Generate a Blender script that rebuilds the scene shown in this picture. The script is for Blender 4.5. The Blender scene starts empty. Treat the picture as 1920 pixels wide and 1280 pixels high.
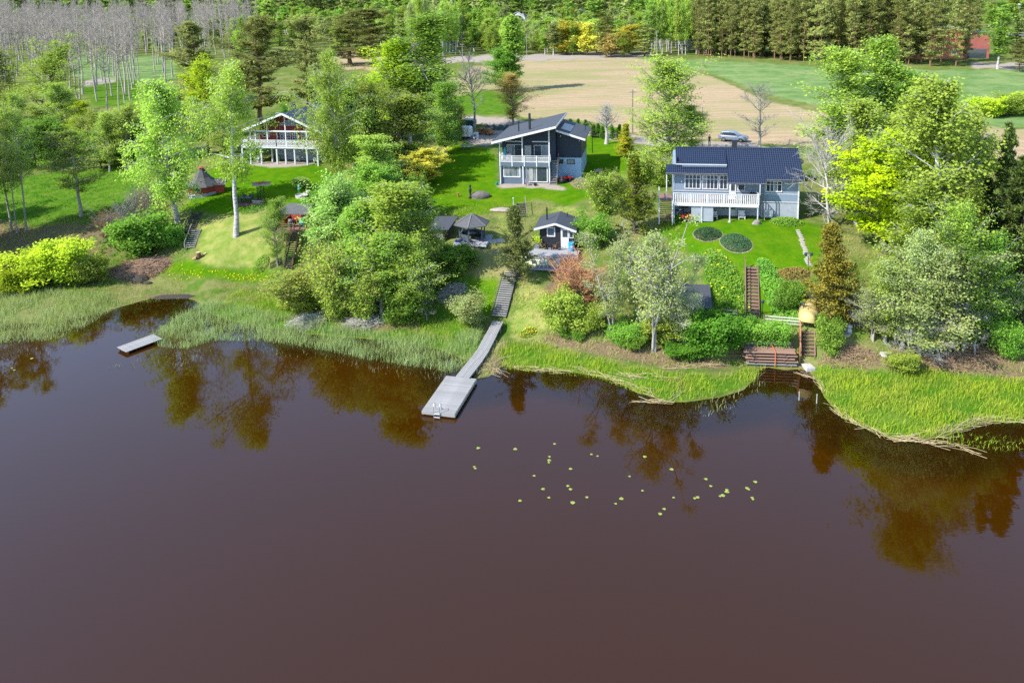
import bpy, math, random
import numpy as np
from mathutils import Matrix, Vector

# ---------------------------------------------------------------- camera, sky, sun, exposure
SC = bpy.context.scene
COL = SC.collection
F, CX, PPY, CAMZ = 1450.0, 960.0, 224.1, 32.0
PITCH, ROLL = math.radians(8.4), math.radians(1.2)
_d = np.array([0, math.cos(PITCH), -math.sin(PITCH)])
_r0 = np.array([1.0, 0, 0])
_u0 = np.array([0, math.sin(PITCH), math.cos(PITCH)])
CR = _r0 * math.cos(ROLL) - _u0 * math.sin(ROLL)
CU = _u0 * math.cos(ROLL) + _r0 * math.sin(ROLL)
CD = _d
CAM = np.array([0, 0, CAMZ])
cam_data = bpy.data.cameras.new('camera')
cam_data.sensor_width = 36.0
cam_data.lens = 36.0 * F / 1920.0
cam_data.shift_y = -(640.0 - PPY) / 1920.0
cam_data.clip_start, cam_data.clip_end = 0.5, 6000.0
cam = bpy.data.objects.new('camera', cam_data)
cam.matrix_world = Matrix(((CR[0], CU[0], -CD[0], CAM[0]), (CR[1], CU[1], -CD[1], CAM[1]),
                           (CR[2], CU[2], -CD[2], CAM[2]), (0, 0, 0, 1)))
COL.objects.link(cam)
SC.camera = cam

SUN_ELEV, SUN_AZ = math.radians(43), math.radians(207)   # azimuth of the sun, measured from +X towards +Y
world = bpy.data.worlds.new('World')
SC.world = world
world.use_nodes = True
wn = world.node_tree
sky = wn.nodes.new('ShaderNodeTexSky')
sky.sky_type = 'NISHITA'
sky.sun_disc = False
sky.sun_elevation = SUN_ELEV
sky.sun_rotation = math.pi / 2 - SUN_AZ
sky.air_density, sky.dust_density, sky.ozone_density = 1.0, 0.3, 3.0
wn.links.new(sky.outputs[0], wn.nodes['Background'].inputs[0])
wn.nodes['Background'].inputs[1].default_value = 0.15
sun_data = bpy.data.lights.new('sun', 'SUN')
sun_data.energy = 3.6
sun_data.angle = math.radians(0.53)
sun_data.color = (1.0, 0.955, 0.88)
sun = bpy.data.objects.new('sun', sun_data)
sdir = Vector((math.cos(SUN_ELEV) * math.cos(SUN_AZ), math.cos(SUN_ELEV) * math.sin(SUN_AZ), math.sin(SUN_ELEV)))
sun.rotation_euler = sdir.to_track_quat('Z', 'Y').to_euler()
sun.location = (-60, -20, 90)
COL.objects.link(sun)
vs = SC.view_settings
vs.view_transform, vs.look, vs.exposure, vs.gamma = 'Standard', 'None', 1.6, 1.0
SC.cycles.max_bounces = 8
SC.cycles.diffuse_bounces = 4
SC.cycles.glossy_bounces = 3
SC.cycles.transmission_bounces = 4
SC.cycles.transparent_max_bounces = 8
SC.cycles.use_adaptive_sampling = False
SC.cycles.use_denoising = False
SC.cycles.sample_clamp_indirect = 4.0

RNG = np.random.default_rng(7)
random.seed(7)


def ray(x, y):
    v = CD + (x - CX) / F * CR + (PPY - y) / F * CU
    return v / np.linalg.norm(v)


def project(P):
    P = np.asarray(P, float) - CAM
    z = P @ CD
    z = np.where(np.abs(z) < 1e-6, 1e-6, z)
    return CX + F * (P @ CR) / z, PPY - F * (P @ CU) / z, z


def at_z(x, y, z):
    d = ray(x, y)
    return CAM + d * ((z - CAMZ) / d[2])


# ---------------------------------------------------------------- terrain
SHORE_PX = [(-500, 612), (-200, 606), (0, 600), (60, 605), (130, 600), (190, 585), (235, 572), (270, 562), (300, 556), (345, 556),
            (372, 564), (392, 585), (430, 600), (500, 612), (580, 625), (660, 632), (750, 638), (830, 655), (880, 676),
            (893, 708), (915, 704), (938, 684), (1000, 688), (1060, 695), (1100, 700), (1150, 712), (1200, 735), (1245, 750),
            (1280, 752), (1310, 748), (1350, 742), (1390, 730), (1410, 710), (1420, 690), (1440, 687), (1470, 692),
            (1500, 690), (1520, 695), (1535, 715), (1550, 745), (1580, 780), (1620, 800), (1670, 818), (1730, 822),
            (1770, 815), (1810, 800), (1850, 788), (1920, 790), (2100, 800), (2500, 820)]
SHORE = np.array([at_z(x, y, 0.0)[:2] for x, y in SHORE_PX])
LAKE = np.vstack([[-700, SHORE[0, 1]], SHORE, [700, SHORE[-1, 1]], [700, -400], [-700, -400]])


def inside(poly, X, Y):
    c = np.zeros(X.shape, bool)
    n = len(poly)
    for i in range(n):
        x1, y1 = poly[i]
        x2, y2 = poly[(i + 1) % n]
        if y1 == y2:
            continue
        t = ((y1 > Y) != (y2 > Y)) & (X < (x2 - x1) * (Y - y1) / (y2 - y1) + x1)
        c ^= t
    return c


def dist_to(line, X, Y):
    best = np.full(X.shape, 1e9)
    for i in range(len(line) - 1):
        a, b = line[i], line[i + 1]
        ab = b - a
        L = ab @ ab + 1e-9
        t = np.clip(((X - a[0]) * ab[0] + (Y - a[1]) * ab[1]) / L, 0, 1)
        best = np.minimum(best, (X - a[0] - t * ab[0]) ** 2 + (Y - a[1] - t * ab[1]) ** 2)
    return np.sqrt(best)


CTRL_PX = [(0, 560, .5), (150, 540, .7), (100, 480, 1.2), (20, 432, 2.2), (150, 402, 3.2), (100, 340, 4.4), (210, 315, 5.4), (70, 235, 7),
           (190, 215, 7.6), (180, 170, 8.4), (150, 140, 9), (260, 420, 2.6), (250, 490, 1.1), (334, 414, 4.4), (368, 380, 5.9),
           (442, 442, 4.1), (362, 468, 2.6), (368, 402, 4.9), (420, 322, 7.2), (515, 302, 8), (500, 360, 6.6), (470, 388, 5.7),
           (450, 500, 1.5), (380, 522, 1.0), (300, 545, .35), (330, 500, 1.3), (560, 485, 2.2), (572, 432, 4.9), (522, 497, 1.8),
           (560, 590, .5), (640, 545, 1.4), (740, 585, 1.0), (690, 440, 4.4), (640, 400, 5.8), (740, 350, 6.6), (812, 258, 8), (640, 330, 7.3),
           (820, 525, 2.4), (850, 472, 4.7), (886, 456, 5.2), (840, 420, 5.8), (900, 372, 6.4), (934, 598, .7), (948, 550, 2.4),
           (960, 508, 4.0), (1000, 478, 3.9), (1040, 455, 4.7), (1040, 392, 6.3), (990, 345, 7), (1100, 332, 7.3), (880, 290, 7.8),
           (1140, 267, 8.3), (1050, 250, 8.5), (900, 222, 8.9), (1020, 610, 1.1), (1060, 590, 1.8), (1145, 622, 1.2), (1230, 652, .8), (1100, 480, 4.5),
           (1200, 500, 4.2), (1290, 470, 5.6), (1290, 605, 1.8), (1200, 420, 6.4), (1340, 413, 7), (1480, 410, 7.1), (1300, 520, 4.3),
           (1380, 500, 5.3), (1460, 502, 5.3), (1390, 600, 2.4), (1420, 602, 2.5), (1480, 600, 2.5), (1540, 500, 5.5), (1530, 430, 6.7),
           (1510, 645, 1.9), (1515, 685, .6), (1440, 678, .45), (1600, 605, 2.8), (1700, 560, 4), (1800, 500, 5.2), (1850, 420, 6.6),
           (1750, 650, 1.5), (1860, 650, 1.6), (1700, 690, .6), (1860, 700, .6), (1600, 690, .5), (1700, 380, 7.3), (1330, 292, 8.4), (1500, 284, 8.5),
           (1700, 300, 8.5), (1900, 300, 8.3), (1200, 205, 9.4), (1000, 152, 10.4), (1000, 114, 11), (1400, 112, 11), (1300, 150, 10.4),
           (1800, 150, 10.2), (1860, 125, 10.6), (1600, 230, 9.1), (700, 180, 9.2), (600, 100, 10.4), (350, 200, 8.3), (400, 130, 9.4), (850, 120, 10.6)]
CTRL_W = [(-700, 90, 3), (-400, 120, 6), (-300, 300, 10), (-700, 400, 12), (700, 90, 3), (400, 120, 6), (300, 300, 10), (700, 400, 12),
          (0, 420, 11), (-200, 420, 11.5), (200, 420, 11.5), (0, 520, 14), (-250, 520, 14), (250, 520, 14), (0, 700, 27), (-350, 700, 27), (350, 700, 27),
          (0, 1000, 62), (-600, 1000, 66), (600, 1000, 64), (0, 1500, 90), (-900, 1500, 92), (900, 1500, 92),
          (0, 40, -1), (-60, 45, -1), (60, 40, -1), (0, 10, -2), (-100, 10, -2), (100, 10, -2)]
_cp = np.array([[*at_z(x, y, g)[:2], g] for x, y, g in CTRL_PX] + [list(map(float, c)) for c in CTRL_W])


def _warp(X, Y):
    Yc = np.maximum(Y, 8.0) + 5.0
    return np.stack([1.5 * X / Yc, np.log(Yc)], -1)


_W = _warp(_cp[:, 0], _cp[:, 1])


def _phi(r2):
    return np.where(r2 > 1e-12, 0.5 * r2 * np.log(np.maximum(r2, 1e-12)), 0.0)


_n = len(_cp)
_K = _phi(((_W[:, None] - _W[None]) ** 2).sum(-1)) + np.eye(_n) * 2e-4
_Pm = np.hstack([np.ones((_n, 1)), _W])
_A = np.block([[_K, _Pm], [_Pm.T, np.zeros((3, 3))]])
_sol = np.linalg.solve(_A, np.concatenate([_cp[:, 2], np.zeros(3)]))


def height(X, Y, bumps=True):
    X = np.asarray(X, float)
    Y = np.asarray(Y, float)
    shp = X.shape
    X = X.ravel()
    Y = Y.ravel()
    Z = np.zeros(X.shape)
    for s in range(0, len(X), 20000):
        e = slice(s, s + 20000)
        W = _warp(X[e], Y[e])
        r2 = ((W[:, None] - _W[None]) ** 2).sum(-1)
        Z[e] = _phi(r2) @ _sol[:_n] + _sol[_n] + W @ _sol[_n + 1:]
    ins = inside(LAKE, X, Y)
    d = np.full(X.shape, 30.0)
    near = (Y < 115) & (Y > -20) & (np.abs(X) < 260)
    d[near] = dist_to(SHORE, X[near], Y[near])
    t = np.clip(d / 3.5, 0, 1)
    t = t * t * (3 - 2 * t)
    bump = 0.05 * np.sin(X * .9 + 1.3 * np.sin(Y * .43)) * np.sin(Y * .8 + np.sin(X * .37))
    land = 0.04 + (np.maximum(Z, 0.3) - 0.04) * (0.12 * np.clip(d, 0, 1) + .88 * t) + bump * t
    water = -0.06 - 0.055 * np.minimum(d, 4) - 0.28 * np.clip(d - 4, 0, 5)
    Z = np.where(ins, np.where(d < 0.6, 0.04 - d / 0.6 * 0.133, water), land)
    return Z.reshape(shp)


def G(x, y, lift=0.0):
    """the point of the ground that this bearing meets"""
    d = ray(x, y)
    t = np.concatenate([np.arange(30, 160, .5), np.arange(160, 400, 1.5), np.arange(400, 1500, 6)])
    P = CAM + d * t[:, None]
    below = P[:, 2] < np.maximum(height(P[:, 0], P[:, 1]), 0.0) + lift
    i = int(np.argmax(below)) if below.any() else len(t) - 1
    lo, hi = t[max(i - 1, 0)], t[i]
    for _ in range(12):
        m = (lo + hi) / 2
        p = CAM + d * m
        if p[2] < max(float(height(p[0:1], p[1:2])[0]), 0.0) + lift:
            hi = m
        else:
            lo = m
    p = CAM + d * hi
    return p


def gz(x, y):
    return float(height(np.array([x]), np.array([y]))[0])


def up_to(P, ytop):
    """height above P at which the image row ytop is met"""
    lo, hi = 0.0, 80.0
    for _ in range(40):
        m = (lo + hi) / 2
        if project(np.array([P[0], P[1], P[2] + m]))[1] > ytop:
            lo = m
        else:
            hi = m
    return lo


def mpp(P):
    """metres per image unit at P"""
    return float(project(P)[2]) / F

# ---------------------------------------------------------------- helpers: materials
MATS = {}


def _nt(name):
    m = bpy.data.materials.new(name)
    m.use_nodes = True
    t = m.node_tree
    t.nodes.clear()
    return m, t, t.nodes.new('ShaderNodeOutputMaterial')


def _mix(t, fac, a, b, mode='MIX'):
    n = t.nodes.new('ShaderNodeMix')
    n.data_type = 'RGBA'
    n.blend_type = mode
    for sock, v in ((n.inputs[0], fac), (n.inputs[6], a), (n.inputs[7], b)):
        if isinstance(v, (int, float)):
            sock.default_value = v
        elif isinstance(v, tuple):
            sock.default_value = (*v[:3], 1)
        else:
            t.links.new(v, sock)
    return n.outputs[2]


def _math(t, op, a, b=0.0, clamp=False):
    n = t.nodes.new('ShaderNodeMath')
    n.operation = op
    n.use_clamp = clamp
    for sock, v in ((n.inputs[0], a), (n.inputs[1], b)):
        if isinstance(v, (int, float)):
            sock.default_value = v
        else:
            t.links.new(v, sock)
    return n.outputs[0]


def _noise(t, vec, scale, detail=3.0, rough=0.6):
    n = t.nodes.new('ShaderNodeTexNoise')
    n.inputs['Scale'].default_value = scale
    n.inputs['Detail'].default_value = detail
    n.inputs['Roughness'].default_value = rough
    if vec is not None:
        t.links.new(vec, n.inputs['Vector'])
    return n.outputs[0]


def _ramp(t, fac, lo, hi):
    n = t.nodes.new('ShaderNodeMapRange')
    n.inputs[1].default_value, n.inputs[2].default_value = lo, hi
    t.links.new(fac, n.inputs[0])
    return n.outputs[0]


def _coord(t, kind='Object', scale=(1, 1, 1)):
    c = t.nodes.new('ShaderNodeTexCoord')
    mp = t.nodes.new('ShaderNodeMapping')
    mp.inputs['Scale'].default_value = scale
    t.links.new(c.outputs[kind], mp.inputs[0])
    return mp.outputs[0]


def mat(name, c1, c2=None, scale=3.0, rough=0.7, bump=0.0, stretch=(1, 1, 1), metal=0.0, spec=0.3, vary=0.0):
    """a surface of two colours mixed by noise, with fine relief"""
    c1 = tuple(x * .86 for x in c1)
    c2 = tuple(x * .86 for x in c2) if c2 else None
    if name in MATS:
        return MATS[name]
    m, t, out = _nt(name)
    b = t.nodes.new('ShaderNodeBsdfPrincipled')
    vec = _coord(t, 'Object', stretch)
    n1 = _noise(t, vec, scale, 5.0, 0.65)
    col = _mix(t, _ramp(t, n1, .3, .7), c1, c2 if c2 else tuple(x * .82 for x in c1))
    if vary:
        oi = t.nodes.new('ShaderNodeObjectInfo')
        col = _mix(t, _math(t, 'MULTIPLY', oi.outputs['Random'], vary), col, tuple(x * .45 for x in c1))
    t.links.new(col, b.inputs['Base Color'])
    b.inputs['Roughness'].default_value = rough
    b.inputs['Metallic'].default_value = metal
    b.inputs['Specular IOR Level'].default_value = spec
    if bump:
        bp = t.nodes.new('ShaderNodeBump')
        bp.inputs['Strength'].default_value = bump
        bp.inputs['Distance'].default_value = 0.05
        t.links.new(_noise(t, vec, scale * 6, 3.0), bp.inputs['Height'])
        t.links.new(bp.outputs[0], b.inputs['Normal'])
    t.links.new(b.outputs[0], out.inputs[0])
    MATS[name] = m
    return m


def leaf_mat(name, c1, c2, trans=0.45, vary=0.42, c3=None):
    """foliage: colour runs from c1 to c2 by leaf, shifts a little from plant to plant, light passes through"""
    if name in MATS:
        return MATS[name]
    m, t, out = _nt(name)
    at = t.nodes.new('ShaderNodeAttribute')
    at.attribute_name = 'tint'
    col = _mix(t, at.outputs['Fac'], c1, c2)
    oi = t.nodes.new('ShaderNodeObjectInfo')
    vec = _coord(t, 'Object')
    big = _ramp(t, _noise(t, vec, .45, 2.0), .35, .65)
    col = _mix(t, _math(t, 'MULTIPLY', big, .55), col, c3 if c3 else (c1[0] * .6, c1[1] * .72, c1[2]))
    hs = t.nodes.new('ShaderNodeHueSaturation')
    t.links.new(_math(t, 'ADD', _math(t, 'MULTIPLY', oi.outputs['Random'], .02), .488), hs.inputs['Hue'])
    t.links.new(_math(t, 'ADD', _math(t, 'MULTIPLY', oi.outputs['Random'], vary), 1 - vary / 2), hs.inputs['Value'])
    t.links.new(col, hs.inputs['Color'])
    d = t.nodes.new('ShaderNodeBsdfDiffuse')
    tr = t.nodes.new('ShaderNodeBsdfTranslucent')
    t.links.new(hs.outputs[0], d.inputs[0])
    t.links.new(hs.outputs[0], tr.inputs[0])
    mx = t.nodes.new('ShaderNodeMixShader')
    mx.inputs[0].default_value = trans
    t.links.new(d.outputs[0], mx.inputs[1])
    t.links.new(tr.outputs[0], mx.inputs[2])
    t.links.new(mx.outputs[0], out.inputs[0])
    MATS[name] = m
    return m


# ---------------------------------------------------------------- helpers: meshes and objects
def mesh_np(name, V, Fc, mats, tint=None, midx=None, smooth=False):
    """V (n,3); Fc: a list of (k,3) or (k,4) index arrays"""
    V = np.ascontiguousarray(V, np.float32)
    Fc = [np.asarray(f, np.int32) for f in (Fc if isinstance(Fc, list) else [Fc]) if len(f)]
    me = bpy.data.meshes.new(name)
    me.vertices.add(len(V))
    me.vertices.foreach_set('co', V.ravel())
    loops = np.concatenate([f.ravel() for f in Fc])
    tot = np.concatenate([np.full(len(f), f.shape[1], np.int32) for f in Fc])
    start = np.concatenate([[0], np.cumsum(tot)[:-1]]).astype(np.int32)
    me.loops.add(len(loops))
    me.loops.foreach_set('vertex_index', loops)
    me.polygons.add(len(tot))
    me.polygons.foreach_set('loop_start', start)
    me.polygons.foreach_set('loop_total', tot)
    if midx is not None:
        me.polygons.foreach_set('material_index', np.asarray(midx, np.int32))
    me.polygons.foreach_set('use_smooth', np.full(len(tot), smooth, bool))
    if tint is not None:
        a = me.attributes.new('tint', 'FLOAT', 'POINT')
        a.data.foreach_set('value', np.ascontiguousarray(tint, np.float32))
    for m in (mats if isinstance(mats, (list, tuple)) else [mats]):
        me.materials.append(m)
    me.update(calc_edges=True)
    return me


def link(name, me, parent=None, loc=None):
    o = bpy.data.objects.new(name, me)
    COL.objects.link(o)
    if parent is not None:
        o.parent = parent
    if loc is not None:
        o.location = loc
    return o


def tag(o, label=None, cat=None, group=None, kind=None):
    if label:
        o['label'] = label
    if cat:
        o['category'] = cat
    if group:
        o['group'] = group
    if kind:
        o['kind'] = kind
    return o


def thing(name, label, cat, loc=(0, 0, 0), rz=0.0, group=None):
    o = bpy.data.objects.new(name, None)
    o.empty_display_size = .3
    o.location = loc
    o.rotation_euler = (0, 0, rz)
    COL.objects.link(o)
    return tag(o, label, cat, group)


def dup(root, loc, rz=None, label=None, scale=None):
    r = root.copy()
    COL.objects.link(r)
    r.location = loc
    if rz is not None:
        r.rotation_euler = (0, 0, rz)
    if scale is not None:
        r.scale = scale
    if label:
        r['label'] = label
    for ch in KIDS.get(root.name, []):
        c = ch.copy()
        COL.objects.link(c)
        c.parent = r
        KIDS.setdefault(r.name, []).append(c)
        for g in KIDS.get(ch.name, []):
            d = g.copy()
            COL.objects.link(d)
            d.parent = c
            KIDS.setdefault(c.name, []).append(d)
    return r


KIDS = {}


class MB:
    """collects boxes, bars, tubes and prisms and links them as one mesh"""

    def __init__(s):
        s.v, s.f = [], []

    def add(s, V, Fs):
        o = len(s.v)
        s.v.extend([tuple(map(float, p)) for p in V])
        s.f.extend([tuple(i + o for i in f) for f in Fs])
        return s

    def box(s, x0, x1, y0, y1, z0, z1):
        V = [(x, y, z) for z in (z0, z1) for y in (y0, y1) for x in (x0, x1)]
        return s.add(V, [(0, 2, 3, 1), (4, 5, 7, 6), (0, 1, 5, 4), (2, 6, 7, 3), (0, 4, 6, 2), (1, 3, 7, 5)])

    def bar(s, p, q, w, h=None, up=(0, 0, 1)):
        """a rectangular bar from p to q, w across, h along up"""
        h = w if h is None else h
        p, q = Vector(p), Vector(q)
        d = (q - p).normalized()
        side = d.cross(Vector(up))
        if side.length < 1e-4:
            side = d.cross(Vector((1, 0, 0)))
        side.normalize()
        u = side.cross(d).normalized()
        V = []
        for c in (p, q):
            for a, b in ((-1, -1), (1, -1), (1, 1), (-1, 1)):
                V.append(c + side * (a * w / 2) + u * (b * h / 2))
        return s.add(V, [(0, 1, 2, 3), (7, 6, 5, 4), (0, 4, 5, 1), (1, 5, 6, 2), (2, 6, 7, 3), (3, 7, 4, 0)])

    def tube(s, pts, r, n=8, cap=True):
        pts = [Vector(p) for p in pts]
        rs = r if isinstance(r, (list, tuple)) else [r] * len(pts)
        V = []
        for i, p in enumerate(pts):
            d = (pts[min(i + 1, len(pts) - 1)] - pts[max(i - 1, 0)]).normalized()
            a = d.cross(Vector((0, 0, 1)))
            if a.length < 1e-3:
                a = Vector((1, 0, 0))
            a.normalize()
            b = d.cross(a)
            for k in range(n):
                t = 2 * math.pi * k / n
                V.append(p + (a * math.cos(t) + b * math.sin(t)) * rs[i])
        Fs = [(i * n + k, i * n + (k + 1) % n, (i + 1) * n + (k + 1) % n, (i + 1) * n + k) for i in range(len(pts) - 1) for k in range(n)]
        if cap:
            Fs += [tuple(range(n - 1, -1, -1)), tuple(range((len(pts) - 1) * n, len(pts) * n))]
        return s.add(V, Fs)

    def prism(s, poly, axis, a, b):
        """poly: 2D points; extruded along axis ('x','y','z') from a to b"""
        def P(u, v, w):
            return {'x': (w, u, v), 'y': (u, w, v), 'z': (u, v, w)}[axis]
        n = len(poly)
        V = [P(u, v, a) for u, v in poly] + [P(u, v, b) for u, v in poly]
        return s.add(V, [tuple(range(n)), tuple(range(2 * n - 1, n - 1, -1))] + [(i, (i + 1) % n, n + (i + 1) % n, n + i) for i in range(n)])

    def lathe(s, prof, n=12, c=(0, 0, 0)):
        V = [(c[0] + r * math.cos(2 * math.pi * k / n), c[1] + r * math.sin(2 * math.pi * k / n), c[2] + z) for r, z in prof for k in range(n)]
        m = len(prof)
        Fs = [(i * n + k, i * n + (k + 1) % n, (i + 1) * n + (k + 1) % n, (i + 1) * n + k) for i in range(m - 1) for k in range(n)]
        return s.add(V, Fs + [tuple(range(n - 1, -1, -1)), tuple(range((m - 1) * n, m * n))])

    def mesh(s, name, m, smooth=False):
        me = bpy.data.meshes.new(name)
        me.from_pydata(s.v, [], s.f)
        import bmesh
        bm = bmesh.new()
        bm.from_mesh(me)
        bmesh.ops.recalc_face_normals(bm, faces=bm.faces)
        bm.to_mesh(me)
        bm.free()
        for x in (m if isinstance(m, (list, tuple)) else [m]):
            me.materials.append(x)
        if smooth:
            me.polygons.foreach_set('use_smooth', [True] * len(me.polygons))
        return me

    def build(s, name, m, parent=None, smooth=False, bevel=0.0):
        o = link(name, s.mesh(name, m, smooth), parent)
        if bevel:
            b = o.modifiers.new('bevel', 'BEVEL')
            b.width = bevel
            b.segments = 1
        if parent is not None:
            KIDS.setdefault(parent.name, []).append(o)
        return o


def box(name, m, parent, x0, x1, y0, y1, z0, z1, bevel=0.0):
    return MB().box(x0, x1, y0, y1, z0, z1).build(name, m, parent, bevel=bevel)


def part(name, me, parent, loc=(0, 0, 0), rot=(0, 0, 0), scale=(1, 1, 1)):
    """one more part that shares mesh data"""
    o = link(name, me, parent, loc)
    o.rotation_euler = rot
    o.scale = scale
    KIDS.setdefault(parent.name, []).append(o)
    return o

# ---------------------------------------------------------------- ground
def ground_material():
    m, t, out = _nt('ground_cover')
    vec = _coord(t, 'Object')
    A = []
    for nm in ('zone_a', 'zone_b', 'zone_c'):
        a = t.nodes.new('ShaderNodeAttribute')
        a.attribute_name = nm
        sp = t.nodes.new('ShaderNodeSeparateColor')
        t.links.new(a.outputs['Color'], sp.inputs[0])
        A += [sp.outputs[0], sp.outputs[1], sp.outputs[2]]
    lawn, dry, soil, stub, gfield, gravel, meadow, bed, flowers = A
    big = _noise(t, vec, .12, 4.0)
    mid = _noise(t, vec, .7, 4.0)
    fine = _noise(t, vec, 5.0, 4.0, .75)
    edge = _math(t, 'MULTIPLY', _math(t, 'SUBTRACT', _math(t, 'ADD', _math(t, 'MULTIPLY', mid, .45), _math(t, 'MULTIPLY', fine, .55)), .5), 1.6)

    def over(col, w, new):
        f = _math(t, 'MULTIPLY', _math(t, 'SUBTRACT', _math(t, 'ADD', w, _math(t, 'MULTIPLY', edge, .95)), .30), 2.4, True)
        return _mix(t, f, col, new)
    rough = _mix(t, _ramp(t, mid, .42, .62), (.065, .125, .016), (.15, .155, .05))
    rough = _mix(t, _ramp(t, fine, .5, .8), rough, (.07, .11, .02))
    rough = _mix(t, _math(t, 'MULTIPLY', _ramp(t, big, .45, .7), .5), rough, (.26, .21, .10))
    col = rough
    md = _mix(t, _ramp(t, mid, .4, .68), (.048, .125, .009), (.105, .165, .02))
    col = over(col, meadow, md)
    dr = _mix(t, _ramp(t, mid, .35, .65), (.125, .185, .03), (.25, .25, .075))
    dr = _mix(t, _ramp(t, fine, .55, .8), dr, (.14, .17, .04))
    col = over(col, dry, dr)
    so = _mix(t, _ramp(t, fine, .35, .7), (.20, .145, .085), (.09, .065, .04))
    so = _mix(t, _math(t, 'MULTIPLY', _ramp(t, mid, .5, .75), .6), so, (.12, .15, .035))
    col = over(col, soil, so)
    lw = _mix(t, _ramp(t, mid, .38, .66), (.048, .140, .003), (.092, .178, .005))
    lw = _mix(t, _math(t, 'MULTIPLY', _ramp(t, fine, .45, .75), .8), lw, (.042, .100, .005))
    lw = _mix(t, _math(t, 'MULTIPLY', _ramp(t, big, .5, .72), .45), lw, (.135, .180, .012))
    col = over(col, lawn, lw)
    # rows of old stubble follow the drills of the field
    rows = t.nodes.new('ShaderNodeTexWave')
    rows.wave_type, rows.bands_direction = 'BANDS', 'Y'
    rows.inputs['Scale'].default_value = .11
    rows.inputs['Distortion'].default_value = 9
    rows.inputs['Detail'].default_value = 4
    rows.inputs['Detail Scale'].default_value = .6
    t.links.new(_coord(t, 'Object', (.16, 1, 1)), rows.inputs[0])
    st = _mix(t, _ramp(t, rows.outputs[1], .3, .8), (.345, .26, .16), (.30, .225, .135))
    st = _mix(t, _math(t, 'MULTIPLY', _ramp(t, _noise(t, _coord(t, 'Object', (.4, 1, 1)), .05, 6.0, .68), .44, .6), .85), st, (.215, .215, .085))
    st = _mix(t, _math(t, 'MULTIPLY', _ramp(t, fine, .45, .8), .35), st, (.24, .18, .10))
    col = over(col, stub, st)
    gf = _mix(t, _ramp(t, _noise(t, vec, .14, 5.0, .65), .38, .68), (.085, .165, .045), (.185, .24, .09))
    gf = _mix(t, _math(t, 'MULTIPLY', _ramp(t, mid, .5, .8), .35), gf, (.33, .33, .16))
    col = over(col, gfield, gf)
    gr = _mix(t, _ramp(t, fine, .3, .75), (.33, .285, .24), (.22, .185, .15))
    col = over(col, gravel, gr)
    bd = _mix(t, _ramp(t, mid, .3, .7), (.34, .185, .05), (.22, .12, .035))
    col = _mix(t, bed, col, bd)
    col = _mix(t, 1.0, col, (.87, .87, .87), 'MULTIPLY')
    b = t.nodes.new('ShaderNodeBsdfPrincipled')
    b.inputs['Roughness'].default_value = .95
    b.inputs['Specular IOR Level'].default_value = 0
    t.links.new(col, b.inputs['Base Color'])
    bp = t.nodes.new('ShaderNodeBump')
    bp.inputs['Strength'].default_value = .6
    bp.inputs['Distance'].default_value = .25
    t.links.new(_math(t, 'ADD', _math(t, 'MULTIPLY', fine, .5), mid), bp.inputs['Height'])
    t.links.new(bp.outputs[0], b.inputs['Normal'])
    t.links.new(b.outputs[0], out.inputs[0])
    return m


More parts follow.
